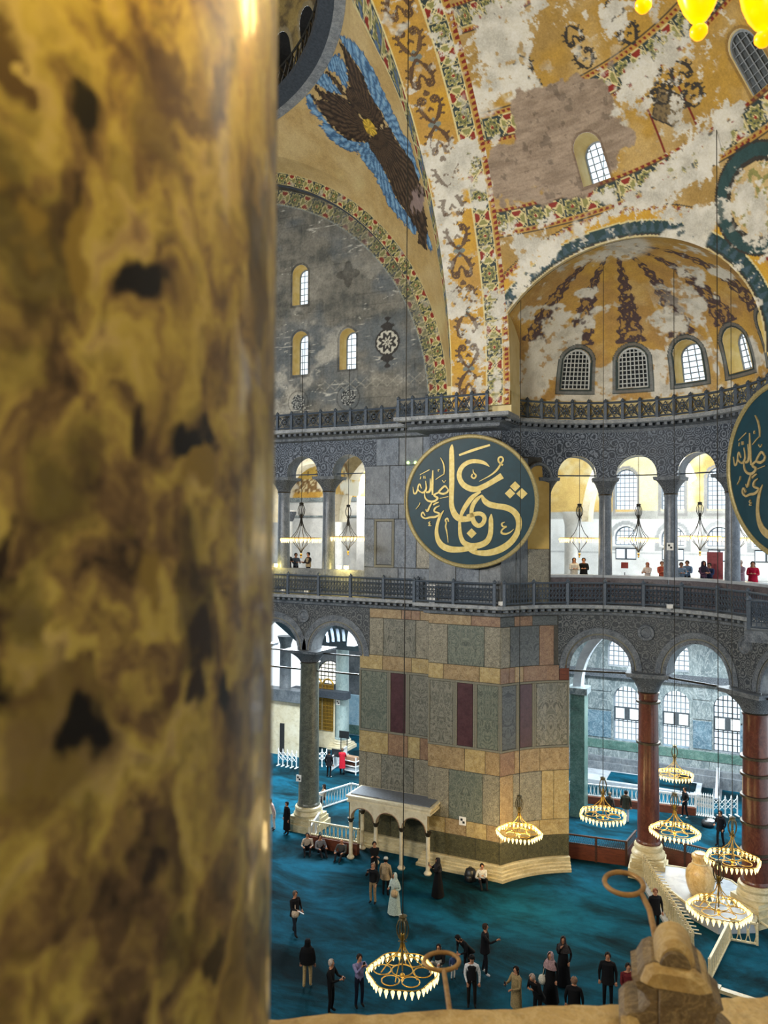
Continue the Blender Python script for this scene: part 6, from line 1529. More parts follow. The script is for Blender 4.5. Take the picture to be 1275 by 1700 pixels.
def flood(label, p, face, lit):
    o = empty('floodlight', p, face, label, 'lamp', 'cornice floodlights')
    m = MB(); m.box((0, 0, .12), (.26, .12, .18)); m.box((0, .02, .02), (.1, .1, .06)); m.obj('housing', M['white_paint'], o)
    m = MB(); m.box((0, -.07, .12), (.22, .02, .15)); m.obj('lens', M['flood' if lit else 'sign_white'], o)
    return o
for i, (px, py, Y) in enumerate(((470, 991, YA - .2), (509, 990, YA - .2), (832, 991, YB - .25), (1112, 1003, EY + 5.3))):
    q = at_y(px, py, Y); flood('small white floodlight on the gallery cornice ' + ('at the far left', 'above the left arch', 'at the pier corner', 'of the exedra')[i], (q[0], q[1], ZC1), R(20), False)
for px, lab in ((563, 'left one of two bright yellow lamps on the gallery parapet'), (575, 'right one of two bright yellow lamps on the gallery parapet'), (459, 'bright yellow lamp on the gallery parapet at the blurred column')):
    q = at_y(px, 944, YA + .2); o = flood(lab, (q[0], q[1], ZL + .01), R(20), True); point_light('lamp_glow', (0, -.5, .1), 30, (1, .75, .2), .1, o)
q = at_y(714, 968, YB - .6); m = MB(); m.box((0, 0, .45), (.42, .25, .7)); m.box((0, 0, .82), (.46, .3, .06)); o = m.obj('electrical_box', M['sign_white'], None, False, (q[0], YB - .28, ZC1)); tag(o, 'white electrical box behind the gallery railing below the medallion', 'box')
m = MB(); m.box((0, 0, .05), (.3, .22, .1)); m.obj('box_feet', M['grey_box'], o)
for i, px in enumerate((677, 689)):
    q = at_y(px, 768, YA - .1); o = empty('glowing_dot', (q[0], YA - .06, q[2]), 0, ('left', 'right')[i] + ' tiny glowing green dot on the wall beside the medallion', 'lamp', 'glowing green dots')
    m = MB(); m.lathe([(.001, -.08), (.06, -.05), (.08, 0), (.06, .05), (.001, .08)], 10); m.obj('lens', M['green_dot'], o); m = MB(); m.box((0, .05, 0), (.1, .06, .1)); m.obj('bracket', M['iron'], o)  # two green points; their lens and bracket shapes are made up
# cart with shelves beside the person in red, screens, speaker
q = at_z(584, 1283); cart = empty('book_cart', (q[0], q[1], 0), R(-8), 'white wheeled cart with three shelves next to the red coat', 'cart')
for z in (.18, .5, .82): m = MB(); m.box((0, 0, z), (1.0, .5, .04)); m.obj('shelf', M['white_paint'], cart)
for x in (-.5, .5):
    for y in (-.25, .25): m = MB(); m.box((x, y, .55), (.05, .05, 1.1)); m.obj('leg', M['white_paint'], cart)
for i, z in enumerate((.34, .66, .98)):
    m = MB()
    m.box((0, 0, z - .02), (.86, .4, .24)); m.obj('basket', M[('grey_box', 'wood_dark', 'tan2')[i]], cart)
for px, py, lab, h in ((559, 1278, 'black screen on a stand near the red coat', 1.1), (571, 1250, 'black loudspeaker on a pole by the pale inner column', 1.3), (1137, 1322, 'black notice board on legs behind the right balustrade', 1.0)):
    q = at_z(px, py); o = empty('floor_screen', (q[0], q[1], 0), 0, lab, 'screen', 'black floor screens')
    m = MB(); m.box((0, 0, h), (.75, .08, .5)); m.obj('panel', M['monitor'], o)
    for x in (-.25, .25): m = MB(); m.box((x, 0, h / 2), (.05, .05, h)); m.obj('leg', M['monitor'], o)
q = at_z(1190, 1325); m = MB(); m.prism([(0, 0), (3.0, 0), (3.0, .15), (0, 1.3)], -.1, .1, lambda u, v, w: (w, -u, v)); o = m.obj('ramp_wall', M['white_marble'], None, False, (q[0], q[1] + 2.5, 0)); tag(o, 'white sloping ramp wall by the aisle wall right of the window', 'ramp')
m = MB(); m.box((0, -1.5, .0 + .03), (.5, 3.0, .06)); m.obj('ramp_foot', M['wall_grey'], o)
# raised step at the aisle wall with its own carpet
q0, q1 = at_z(952, 1300), at_z(1165, 1312); m = MB(); m.box(((q0[0] + q1[0]) / 2, YI - 1.6, .12), (q1[0] - q0[0], 2.6, .24)); o = m.obj('aisle_step', M['white_marble']); tag(o, 'low white step along the right aisle wall', 'step')
m = MB(); m.box(((q0[0] + q1[0]) / 2 + .8, YI - 1.7, .25), (q1[0] - q0[0] - 2.2, 1.8, .03)); m.obj('carpet_strip', M['carpet'], o)
# beams on the floor at the right edge
b0, b1 = at_z(1176, 1640), at_z(1262, 1668); m = MB(); a = math.atan2(b1[1] - b0[1], b1[0] - b0[0]); L = math.hypot(b1[0] - b0[0], b1[1] - b0[1]); m.box((0, 0, .06), (L, .22, .12)); m.box((-L / 2 + .2, 0, .14), (.4, .3, .05)); o = m.obj('wooden_beam', M['plinth'], None, False, ((b0[0] + b1[0]) / 2, (b0[1] + b1[1]) / 2, 0)); o.rotation_euler[2] = a; tag(o, 'pale wooden beam on the dark carpet right of the finial', 'beam')
b0, b1 = at_z(1258, 1540), at_z(1290, 1562); m = MB(); m.tube([(0, 0, .3), (b1[0] - b0[0], b1[1] - b0[1], .3)], .05, 6); m.box((0, 0, .15), (.08, .08, .3)); o = m.obj('handrail', M['fence_cream'], None, False, (b0[0], b0[1], 0)); tag(o, 'thin cream handrail at the edge beside the platform', 'handrail')
q = at_z(1175, 1372); bag = empty('bag', (q[0], q[1], 0), 0, 'black and white bag lying on the right aisle carpet', 'bag')
m = MB(); m.lathe([(.2, 0), (.32, .08), (.34, .2), (.25, .34), (.1, .4)], 14); m.obj('bag_body', M['monitor'], bag, R(50)); m = MB(); m.lathe([(.2, .3), (.24, .36), (.05, .44)], 12, (.12, 0, 0)); m.obj('folded_cloth', M['sign_white'], bag, R(50)); m = MB(); m.ring((0, 0, .4), .12, .02, 14, 5, 'y'); m.obj('handle', M['monitor'], bag)
for i, (px, py) in enumerate(((1187, 940), (1037, 942))):
    q = at_y(px, py, EY + 8.8); m = MB(); o = empty('banner_stand', (q[0], EY + 8.8, ZC1 + .4), 0, ('dark red standing banner in the third exedra opening', 'small red sign on the wall in the second exedra opening')[i], 'sign', 'red gallery signs')
    h = 2.0 if i == 0 else 1.4; m.box((0, 0, h / 2 + .1), (.7 if i == 0 else .35, .04, h if i == 0 else .3)); m.obj('panel', M['red_sign'], o); m = MB(); m.box((0, 0, .04), (.5, .3, .08)); m.box((0, .02, .5), (.04, .04, 1.0)); m.obj('stand', M['monitor'], o)
    if i == 1: o.children[0].location = (0, 0, .55)
# ------------------------------------------------------------------ people
CL = {}
def cloth(h):
    if h not in CL:
        r_, g_, b_ = [int(h[i:i + 2], 16) for i in (1, 3, 5)]; d = '#%02x%02x%02x' % tuple(int(v * .72) for v in (r_, g_, b_)); CL[h] = m_plain('cloth_' + h[1:], h, d, .85, 0, 22.0, 'Object', .2)
    return CL[h]
SKIN = m_plain('skin', '#c08a6a', '#a87455', .6, 0, 12.0, 'Object', .3); EYE_M = m_plain('eye', '#1c1512', '#2a201a', .3)
def ik(s, t, sx):
    s, t = Vector(s), Vector(t); d = t - s; L = min(d.length, .54); d = d.normalized() * L; a, b = .29, .26
    x = (a * a - b * b + L * L) / (2 * L); h = math.sqrt(max(0, a * a - x * x)); dn = d.normalized()
    bias = Vector((sx * .5, -.35, -.8)); bias = bias - dn * bias.dot(dn); bias.normalize()
    return s + dn * x + bias * h, s + d
HEAD = MB()
def head_bits(mb, c, f, tilt, sc):
    """nose, eyes, mouth, ears on a head at c; f turns local head space into body space"""
    def q(x, y, z): return f(Vector((x * sc, y * sc, z * sc)))
    mb.add([q(-.014, .088, -.005), q(.014, .088, -.005), q(0, .118, -.022), q(0, .092, .03)], [(0, 1, 2), (1, 3, 2), (3, 0, 2)], 0)
    for s in (-1, 1):
        mb.add([q(s * .036 - .012, .09, .012), q(s * .036, .094, .006), q(s * .036 + .012, .09, .012), q(s * .036, .094, .02)], [(0, 1, 2, 3)], 4)
        mb.add([q(s * .092, -.01, .02), q(s * .108, -.025, .025), q(s * .104, -.02, -.03), q(s * .09, 0, -.03)], [(0, 1, 2, 3), (3, 2, 1, 0)], 0)
    mb.add([q(-.022, .087, -.05), q(.022, .087, -.05), q(.018, .09, -.042), q(-.018, .09, -.042)], [(0, 1, 2, 3)], 4)
def hand(mb, w, d, up, side):
    """palm and five bent fingers at the wrist w pointing along d"""
    d = d.normalized(); n = up - d * up.dot(d)
    if n.length < 1e-3: n = Vector((1, 0, 0)) - d * d.x
    n.normalize(); s = d.cross(n) * side; pal = w + d * .085
    mb.tube([w - d * .01, w + d * .04, pal], [.024, .036, .034], 6, 0, sx=.55)
    for k, (o_, l) in enumerate(((-.03, .062), (-.01, .072), (.01, .07), (.03, .055))):
        a = pal + s * o_ - d * .008; b = a + d * l * .55 - n * .008; mb.tube([a, b, b + d * l * .3 - n * .03], [.009, .0085, .007], 5, 0)
    a = w + d * .03 - s * .03; b = a + d * .035 - s * .022 - n * .01; mb.tube([a, b, b + d * .03 - n * .012], [.011, .01, .008], 5, 0)
PEOPLE = []
def person(label, px, py, top, legs, head=0, pose='stand', hands=((.26, .06, .86), (-.26, .06, .86)), h=1.7, hair='#1c1714', extra=(), shoe='#141414', z=0.0, group='visitors', loc=None, bend=0, wide=1.0, walk=0.0):
    p = loc if loc is not None else at_z(px, py, z); p = np.array([p[0], p[1], z]); sc = h / 1.72
    J = dict(pelvis=(0, 0, .95), spine=(0, 0, 1.13), chest=(0, .0, 1.33), neck=(0, .0, 1.475), headb=(0, .015, 1.55), head=(0, .02, 1.63), crown=(0, .015, 1.7))
    for s, n in ((1, 'r'), (-1, 'l')):
        J['hip' + n] = (s * .095, 0, .9); J['knee' + n] = (s * .105, .03 + s * walk * .5, .5); J['ank' + n] = (s * .11, -.02 + s * walk, .09); J['toe' + n] = (s * .125, .13 + s * walk, .045)
        J['sh' + n] = (s * .19 * wide, -.005, 1.39)
    drop = 0.0
    if pose == 'sit':
        drop = .8
        for s, n in ((1, 'r'), (-1, 'l')): J['hip' + n] = (s * .1, .02, .13); J['knee' + n] = (s * .16, .36, .4); J['ank' + n] = (s * .12, .6, .1); J['toe' + n] = (s * .13, .74, .05)
    if pose == 'crouch':
        drop = .5
        for s, n in ((1, 'r'), (-1, 'l')): J['hip' + n] = (s * .1, 0, .4); J['knee' + n] = (s * .15, .34, .42); J['ank' + n] = (s * .12, .02, .1); J['toe' + n] = (s * .13, .17, .045)
    th = R(bend)
    def up(q):
        x, y, zz = q; zz -= .95; return (x, y * math.cos(th) + zz * math.sin(th), .95 - drop + zz * math.cos(th) - y * math.sin(th))
    for k in ('pelvis', 'spine', 'chest', 'neck', 'headb', 'head', 'crown', 'shr', 'shl'): J[k] = up(J[k])
    if pose == 'sit': J['pelvis'] = (0, 0, .15)
    for s, n, t in ((1, 'r', hands[0]), (-1, 'l', hands[1])):
        e, w = ik(J['sh' + n], (t[0], t[1], t[2] - drop), s); J['elb' + n] = tuple(e); J['wri' + n] = tuple(w)
    rad = dict(pelvis=(.15, .115), spine=(.135, .105), chest=(.155, .115), neck=(.058, .06), headb=(.07, .078), head=(.083, .098), crown=(.05, .062))
    for n in 'rl': rad.update({'hip' + n: (.088, .09), 'knee' + n: (.062, .064), 'ank' + n: (.05, .052), 'toe' + n: (.04, .03), 'sh' + n: (.075, .075), 'elb' + n: (.05, .05), 'wri' + n: (.032, .03)})
    E_ = [('pelvis', 'spine', 1), ('spine', 'chest', 1), ('chest', 'neck', 1), ('neck', 'headb', 0), ('headb', 'head', 0), ('head', 'crown', 0)]
    for n in 'rl': E_ += [('pelvis', 'hip' + n, 2), ('hip' + n, 'knee' + n, 2), ('knee' + n, 'ank' + n, 2), ('ank' + n, 'toe' + n, 3), ('chest', 'sh' + n, 1), ('sh' + n, 'elb' + n, 1), ('elb' + n, 'wri' + n, 1)]
    names = list(J); ix = {k: i for i, k in enumerate(names)}
    me = bpy.data.meshes.new('body_skeleton'); me.from_pydata([tuple(c * sc for c in J[k]) for k in names], [(ix[a], ix[b]) for a, b, _ in E_], [])
    o = bpy.data.objects.new('body_tmp', me); COL.objects.link(o); sk = o.modifiers.new('skin', 'SKIN'); sk.use_smooth_shade = True; o.modifiers.new('sub', 'SUBSURF').levels = 1
    for i, k in enumerate(names): me.skin_vertices[0].data[i].radius = (rad[k][0] * sc, rad[k][1] * sc)
    me.skin_vertices[0].data[0].use_root = True
    fc = math.atan2(-p[1], -p[0]) - math.pi / 2 + R(head)
    PEOPLE.append(dict(o=o, J=J, E=E_, p=p, rz=fc, label=label, top=top, legs=legs, shoe=shoe, hair=hair, extra=extra, sc=sc, th=th, drop=drop, pose=pose, group=group, up=up))
def finish_people():
    dg = bpy.context.evaluated_depsgraph_get()
    for P in PEOPLE:
        J, sc = P['J'], P['sc']; ev = P['o'].evaluated_get(dg); tm = bpy.data.meshes.new_from_object(ev); mb = MB(); vs = [tuple(v.co) for v in tm.vertices]; segs = [(np.array(J[a]) * sc, np.array(J[b]) * sc, m_) for a, b, m_ in P['E']]
        fs = [tuple(f.vertices) for f in tm.polygons]; V_ = np.array(vs); C_ = np.array([V_[list(f)].mean(0) for f in fs]); best = np.full(len(fs), 9.0); mi = np.zeros(len(fs), int)
        for a, b, m_ in segs:
            e = b - a; t = np.clip(((C_ - a) @ e) / max(e @ e, 1e-9), 0, 1); d = np.linalg.norm(C_ - a - t[:, None] * e, axis=1); k = d < best; best[k] = d[k]; mi[k] = m_
        mb.v = vs; mb.f = fs; mb.m = mi.tolist()
        hd = Vector(J['head']) * sc; rot = Matrix.Rotation(-P['th'], 3, 'X'); f = lambda q: hd + rot @ q
        head_bits(mb, hd, f, 0, sc)
        for n, s in (('r', 1), ('l', -1)):
            w = Vector(J['wri' + n]) * sc; e = Vector(J['elb' + n]) * sc; hand(mb, w, w - e, Vector((0, 0, 1)), s)
        bpy.data.objects.remove(P['o']); bpy.data.meshes.remove(tm)
        root = mb.obj('person', [SKIN, cloth(P['top']), cloth(P['legs']), cloth(P['shoe']), EYE_M], None, True, tuple(P['p'])); root.rotation_euler[2] = P['rz']; tag(root, P['label'], 'person', P['group'])
        ex = dict(P['extra']) if not isinstance(P['extra'], dict) else P['extra']
        def shell(name, rows, col, n=20, fold=0.0, cap=True):
            m = MB(); L_ = []
            for (cx, cy, cz, rx, ry, a0, a1) in rows:
                L_.append([((cx + rx * math.cos(t) * (1 + fold * math.sin(t * 9 + cz * 3))) * sc, (cy + ry * math.sin(t) * (1 + fold * math.sin(t * 9 + cz * 3))) * sc, cz * sc) for t in np.linspace(a0, a1, n, endpoint=abs(a1 - a0) < 6.2)])
            for a, b in zip(L_[:-1], L_[1:]): m.strip(a, b, abs(rows[0][6] - rows[0][5]) > 6.2)
            return m.obj(name, cloth(col), root, True)
        F2 = 2 * math.pi
        hx, hy, hz = J['head']
        if 'scarf' in ex:                       # headscarf: hood open at the face, falling over the shoulders
            m = MB(); long_ = ex.get('scarf_len', .42); n = 22
            rows = [(.02, .015, .125), (.075, .09, .105), (.108, .115, .04), (.11, .12, -.05), (.12, .12, -.13), (.2, .15, -.22), (.25, .17, -.32), (.27, .18, -long_)]
            L_ = []
            for i, (rx, ry, dz) in enumerate(rows):
                open_ = .62 if 1 <= i <= 3 else .02; row = []
                for t in np.linspace(math.pi / 2 + open_, math.pi / 2 + F2 - open_, n): row.append(tuple(f(Vector((rx * math.cos(t), ry * math.sin(t) - .012, dz)) * sc)))
                L_.append(row)
            for a, b in zip(L_[:-1], L_[1:]): m.strip(a, b)
            m.obj('headscarf', cloth(ex['scarf']), root, True)
        elif P['hair'] and P['hair'] != 'bald':
            m = MB(); L_ = []; lg = ex.get('hair_len', .0)
            for i, (rx, dz, op) in enumerate([(.015, .112, 0), (.06, .1, .3), (.09, .06, .75), (.098, .02, .95), (.096, -.03, 1.25), (.085, -.07, 1.45)] + ([(.1, -.14, 1.35), (.12, -.14 - lg, 1.3), (.1, -.2 - lg, 1.35)] if lg else [])):
                L_.append([tuple(f(Vector((rx * math.cos(t), rx * 1.14 * math.sin(t) - .012, dz)) * sc)) for t in np.linspace(math.pi / 2 + op, math.pi / 2 + F2 - op, 18)])
            for a, b in zip(L_[:-1], L_[1:]): m.strip(a, b)
            m.obj('hair', cloth(P['hair']), root, True)
        if 'cap' in ex:
            m = MB(); rows = [(.1, .03), (.102, .07), (.085, .11), (.03, .128)]; L_ = [[tuple(f(Vector((r_ * math.cos(t), r_ * 1.12 * math.sin(t), dz)) * sc)) for t in np.linspace(0, F2, 16, endpoint=False)] for r_, dz in rows]
            for a, b in zip(L_[:-1], L_[1:]): m.strip(a, b, True)
            m.obj('cap', cloth(ex['cap']), root, True)
        if 'dress' in ex: shell('dress', [(0, 0, 1.2, .165, .125, 0, F2), (0, 0, 1.0, .18, .15, 0, F2), (0, .0, .7, .22, .2, 0, F2), (0, .01, .35, .26, .25, 0, F2), (0, .01, .05, .3, .29, 0, F2)], ex['dress'], 26, .05)
        if 'coat' in ex:
            cz = ex.get('coat_len', .78); u = P['up']; rows = []
            for zz, rx, ry in ((1.44, .12, .09), (1.38, .2, .13), (1.2, .19, .14), (1.0, .19, .15), (cz, .22, .18)):
                c = u((0, 0, zz)); rows.append((c[0], c[1], c[2], rx, ry, 0, F2))
            shell('coat', rows, ex['coat'], 22, .025)
        if 'vest' in ex: shell('vest', [(0, 0, 1.43, .1, .085, 0, F2), (0, 0, 1.38, .185, .125, 0, F2), (0, 0, 1.15, .165, .13, 0, F2), (0, 0, .95, .175, .14, 0, F2)], ex['vest'])
        if 'bag' in ex:
            bc, (bx, by, bz) = ex['bag']; m = MB(); m.lathe([(.03, -.14), (.13, -.12), (.15, .0), (.12, .1), (.04, .14)], 12, (bx * sc, by * sc, bz * sc)); b_ = m.obj('bag', cloth(bc), root, True)
            m = MB(); m.tube([(bx * sc, by * sc, bz * sc + .12), (bx * sc * .8, by * sc * .8, 1.15 * sc), (0, 0, 1.44 * sc)], .014, 5); m.obj('bag_strap', cloth(bc), b_)
        if 'phone' in ex:
            w = Vector(J['wri' + ex['phone']]) * sc; d = (w - Vector(J['elb' + ex['phone']]) * sc).normalized(); m = MB(); c = w + d * .13; m.box(tuple(c), (.08, .012, .16)); m.obj('phone', M['monitor'], root)
        if 'paper' in ex:
            w = Vector(J['wri' + ex['paper']]) * sc; m = MB(); m.box((w.x + .0, w.y + .2, w.z), (.03, .36, .02)); m.obj('rolled_paper', M['sign_white'], root)
        if 'jacket' in ex:
            w = Vector(J['wri' + ex['jacket'][0]]) * sc; m = MB(); m.lathe([(.03, -.22), (.14, -.18), (.17, -.05), (.12, .08), (.03, .1)], 12, tuple(w)); m.obj('carried_jacket', cloth(ex['jacket'][1]), root, True)
        if 'pack' in ex:
            m = MB(); m.lathe([(.08, -.24), (.17, -.22), (.19, 0), (.16, .2), (.06, .27)], 14, (0, -.22 * sc, 1.2 * sc)); m.obj('backpack', cloth(ex['pack']), root, True)
REST = ((.25, .06, .84), (-.25, .06, .84)); PHOTO = ((.08, .36, 1.5), (-.08, .36, 1.5)); FRONT = ((.1, .36, 1.2), (-.1, .36, 1.2)); ONE = ((.1, .42, 1.28), (-.25, .05, .85)); CROSS = ((-.08, .22, 1.12), (.08, .22, 1.14)); KNEE = ((.2, .4, 1.2), (-.2, .4, 1.2))
nf = 'visitors on the open carpet'
person('man in a black coat walking with a cream bag and a rolled paper', 489, 1552, '#17171a', '#1d2530', 40, hands=((.15, .34, 1.12), (-.2, .2, 1.0)), hair='#6b5b50', extra={'coat': '#16161a', 'bag': ('#d9c2a6', (.16, .22, .98)), 'paper': 'r'}, group=nf, walk=.2)
person('woman seen from behind in a long black headscarf and beige trousers', 510, 1640, '#101012', '#b79c6c', 170, hair=None, extra={'scarf': '#0d0d10', 'scarf_len': .75}, shoe='#d8cfc0', group=nf, h=1.66, walk=.06)
person('grey-haired man in black holding up a phone with both hands', 549, 1682, '#0e0e10', '#0e0e12', 65, hands=FRONT, hair='#b8aca0', extra={'phone': 'r'}, group=nf, h=1.74)
person('man in a lilac shirt and navy trousers photographing, left of the large chandelier', 596, 1672, '#8d86ac', '#141a2c', 25, hands=PHOTO, hair='#2a211c', extra={'phone': 'r'}, group=nf, h=1.74)
person('man in a black jacket over white shirt and beige trousers looking up', 619, 1500, '#1a1a1c', '#a08560', -30, hands=((.1, .34, 1.42), (-.22, .1, .9)), hair='#9c7c64', extra={'vest': '#1a1a1c', 'phone': 'r'}, group=nf)
person('white-capped person in a beige jacket seen from behind', 640, 1488, '#b49a74', '#18181a', 160, extra={'coat': '#b59b76', 'cap': '#d9d4c8'}, group=nf, h=1.66)
person('woman in a pale mint dress and headscarf carrying a cream bag', 655, 1517, '#c3d2c4', '#c3d2c4', -45, hands=((.12, .25, 1.15), (-.2, .2, 1.1)), hair=None, extra={'scarf': '#ccd8ca', 'dress': '#c2d0c0', 'bag': ('#d2b184', (-.18, .2, 1.0))}, shoe='#e8e4da', group=nf, h=1.66)
person('bearded man in a black t-shirt with crossed arms near the porch', 621, 1460, '#141416', '#15171c', 10, hands=CROSS, hair='#1a1512', group=nf)
person('woman in a black abaya and patterned scarf raising a phone beside the porch column', 727, 1489, '#0e0e10', '#0e0e10', -70, hands=((.1, .36, 1.4), (-.1, .36, 1.38)), hair=None, extra={'scarf': '#2c2a2c', 'dress': '#0d0d0f', 'phone': 'r'}, group=nf, h=1.66)
person('man in a white shirt sitting against the pier plinth', 800, 1468, '#e4e0d6', '#141418', 10, pose='sit', hands=((.2, .3, 1.2), (.0, .4, 1.35)), hair='#1e1814', group=nf)
person('seated person in a light top and dark trousers, left of the pair', 510, 1414, '#b9a894', '#15151a', 0, pose='sit', hands=KNEE, hair='#2a201a', group=nf)
person('seated person in a grey shirt, right of the pair at the column base', 531, 1417, '#7d7c80', '#17171c', 20, pose='sit', hands=KNEE, hair='#241c18', group=nf)
person('bald man in dark grey sitting alone by the red wooden base', 567, 1424, '#4b4a46', '#26262a', -20, pose='sit', hands=KNEE, hair='bald', group=nf)
person('long-haired woman in black sitting behind the iron ring', 728, 1608, '#121214', '#c9c4bc', -20, pose='sit', hands=KNEE, hair='#15110f', extra={'hair_len': .2}, group=nf, h=1.62)
person('person in a black jacket bending over a child', 776, 1618, '#111114', '#131316', -50, hands=((.1, .4, .9), (-.1, .42, .9)), hair='#14100e', bend=42, extra={'coat': '#111114'}, group=nf)
person('small child in blue and white standing under the bending adult', 752, 1626, '#3c4f78', '#d9d6d0', 30, hair='#2a1e18', h=.92, group=nf)
person('man in a black jacket and white shoes looking at a phone, walking right', 805, 1618, '#101014', '#14161c', 80, hands=ONE, hair='#3a2a22', extra={'coat': '#101014', 'phone': 'r'}, shoe='#d8d8d8', group=nf, h=1.8, walk=.08)
person('man in a black vest over a white shirt with a black cap', 783, 1672, '#dcdcdc', '#1b1612', 0, hands=((.16, .2, .92), (-.26, .05, .84)), extra={'vest': '#151417', 'cap': '#101012'}, group=nf)
person('long-haired woman in a tan coat holding a bright phone', 857, 1690, '#a08a60', '#9c875e', -50, hands=((.1, .36, 1.22), (-.15, .3, 1.1)), hair='#17110e', extra={'coat': '#a38d62', 'coat_len': .4, 'hair_len': .32, 'phone': 'r'}, group=nf, h=1.66)
person('woman in black with a patterned dark headscarf, hand raised to her chin', 935, 1634, '#101012', '#101012', -10, hands=((.05, .2, 1.4), (-.24, .1, .9)), hair=None, extra={'scarf': '#3a3434', 'dress': '#0f0f11'}, group=nf, h=1.64)
person('woman in black with a pink patterned headscarf and a white bag', 914, 1664, '#0e0e10', '#0e0e10', -30, hair=None, extra={'scarf': '#b09090', 'dress': '#0d0d0f', 'bag': ('#d8d2c0', (.26, .1, .75))}, group=nf, h=1.66)
person('person in black stooping with a camera at the parapet edge', 893, 1697, '#0f0f11', '#101012', -40, hands=FRONT, hair='#b09a8a', bend=25, extra={'coat': '#0f0f11'}, group=nf)
person('balding man in a black jacket seen from behind', 953, 1716, '#0d0d10', '#0f0f12', 175, hair='#8a6a54', extra={'coat': '#0d0d10'}, group=nf, h=1.76)
person('tall man in a black jacket and trousers facing the viewer', 1009, 1672, '#111114', '#0f0f12', 0, hair='#2a221e', extra={'coat': '#121215'}, group=nf, h=1.8)
person('bearded man in a dark red jacket carrying a grey jacket', 1043, 1690, '#6a2024', '#1a1a1e', 10, hands=((.1, .3, 1.05), (-.24, .25, 1.05)), hair='#241a16', extra={'coat': '#6b2226', 'jacket': ('l', '#b8b4ac')}, group=nf, h=1.76)
person('man in a black suit beside the spindle row, behind the bent iron ring', 1088, 1550, '#121216', '#121216', 20, hair='#8a5a48', extra={'coat': '#121216'}, group=nf, h=1.76, walk=.1)
na = 'visitors in the aisles'
person('person in black standing in the left aisle near the barrier', 546, 1291, '#101014', '#101014', 150, hair='#15110f', extra={'coat': '#101014'}, shoe='#d0ccc4', group=na, h=1.72)
person('person in a bright red coat at the book cart', 568, 1286, '#c01a2c', '#15151a', 165, hair='#5a4636', extra={'coat': '#c41c30', 'coat_len': .45}, group=na, h=1.7, hands=FRONT)
person('woman with black hair and beige top sitting behind the slanting balustrade', 538, 1337, '#a98c72', '#2a2428', -80, pose='crouch', hands=FRONT, hair='#120e0c', extra={'hair_len': .3, 'phone': 'r'}, group=na)
person('dark figure half hidden behind the big green column', 476, 1386, '#101012', '#101012', -60, hair='#15110f', extra={'coat': '#101012', 'coat_len': .3}, group=na)
person('person in pale pink at the very edge of the blurred column', 455, 1378, '#c8a8a0', '#e0d8d0', -80, hair='#2a201a', group=na, bend=20)
person('person in an olive jacket and light trousers by the aisle balustrade', 1039, 1366, '#33352c', '#c8ccd4', 170, hair='#181412', extra={'coat': '#34362c'}, group=na, h=1.74)
person('person crouching behind the first exedra chandelier', 1012, 1351, '#5a5048', '#1c1c20', 150, pose='crouch', hair='#8a7a68', group=na)
person('person in black with one arm on the aisle balustrade', 1137, 1358, '#111114', '#14161c', -60, hands=((.25, .1, .9), (-.3, .2, 1.05)), hair='#15110f', shoe='#c9c5bc', group=na, walk=.1)
person('man in a black suit walking in the right aisle', 1196, 1405, '#121218', '#121218', -40, hands=((.1, .3, 1.1), (-.24, .1, .9)), hair='#1a1512', extra={'coat': '#121218'}, group=na, h=1.78, walk=.1)
ng = 'visitors in the galleries'
def gp(px, y): q = at_y(px, 940, y); return (q[0], y)
for px, y, lab, top, hr_, ex, hd, hh in (
    (478, YA + 1.3, 'person in a dark jacket at the first upper left arch, leftmost of three', '#3a4048', '#2a2420', {'coat': '#3b4149'}, 30, 1.78), (491, YA + 2.1, 'person in a blue-grey shirt at the first upper left arch, middle of three', '#5b6674', '#181412', {}, 20, 1.68),
    (512, YA + 1.6, 'person with a patterned jacket at the first upper left arch, rightmost of three', '#2e2a28', '#15110f', {'vest': '#b8a27c'}, -60, 1.76), (545, YA + 1.7, 'pale-clad person beside the two yellow lamps', '#d8d0c8', '#6a5a4c', {'coat': '#dcd4cc'}, 0, 1.7),
    (953, EY + 7.2, 'person in white with curly black hair in the first exedra opening', '#dcdad4', '#15110f', {'hair_len': .05, 'coat': '#dddbd6'}, 10, 1.72), (969, EY + 7.9, 'person in black in the first exedra opening', '#15161a', '#181412', {'coat': '#15161a'}, 0, 1.7),
    (1075, EY + 7.9, 'red-haired woman in the second exedra opening', '#d2c6c0', '#a84a34', {'hair_len': .08}, -30, 1.55), (1099, EY + 7.9, 'person in orange red at the second exedra opening beside the marked column', '#b8543c', '#6a3a2c', {}, 20, 1.62),
    (1131, EY + 7.6, 'person in pale blue in the third exedra opening, leftmost of the pair', '#9fb4c8', '#3a3436', {}, 10, 1.6), (1141, EY + 8.4, 'person in slate blue in the third exedra opening, rightmost of the pair', '#6f88a4', '#2a2628', {}, -10, 1.66),
    (1168, EY + 7.4, 'person in plum with dark hair in the third exedra opening near the banner', '#5a3c50', '#15110f', {'scarf': '#2a2430'}, 30, 1.68), (1178, EY + 8.2, 'person in navy next to the dark red banner', '#2c3a5c', '#181412', {}, -20, 1.58),
    (1229, EY + 6.6, 'person in a mauve coat in the fourth exedra opening', '#a88a94', '#c8b0a0', {'coat': '#a98c96'}, -40, 1.8), (1250, EY + 7.0, 'person in a crimson coat in the fourth exedra opening', '#c01838', '#181214', {'coat': '#c41a3c', 'hair_len': .15}, 0, 1.74)):
    person(lab, px, 940, top, '#22242a', hd, hair=hr_, extra=ex, z=ZC1 + .4, group=ng, loc=gp(px, y), h=hh, hands=FRONT)
bpy.context.view_layer.update()
finish_people()
q = at_z(781, 1462); bp = empty('backpack', (q[0], q[1], 0), 0, 'black backpack lying against the pier plinth', 'backpack')
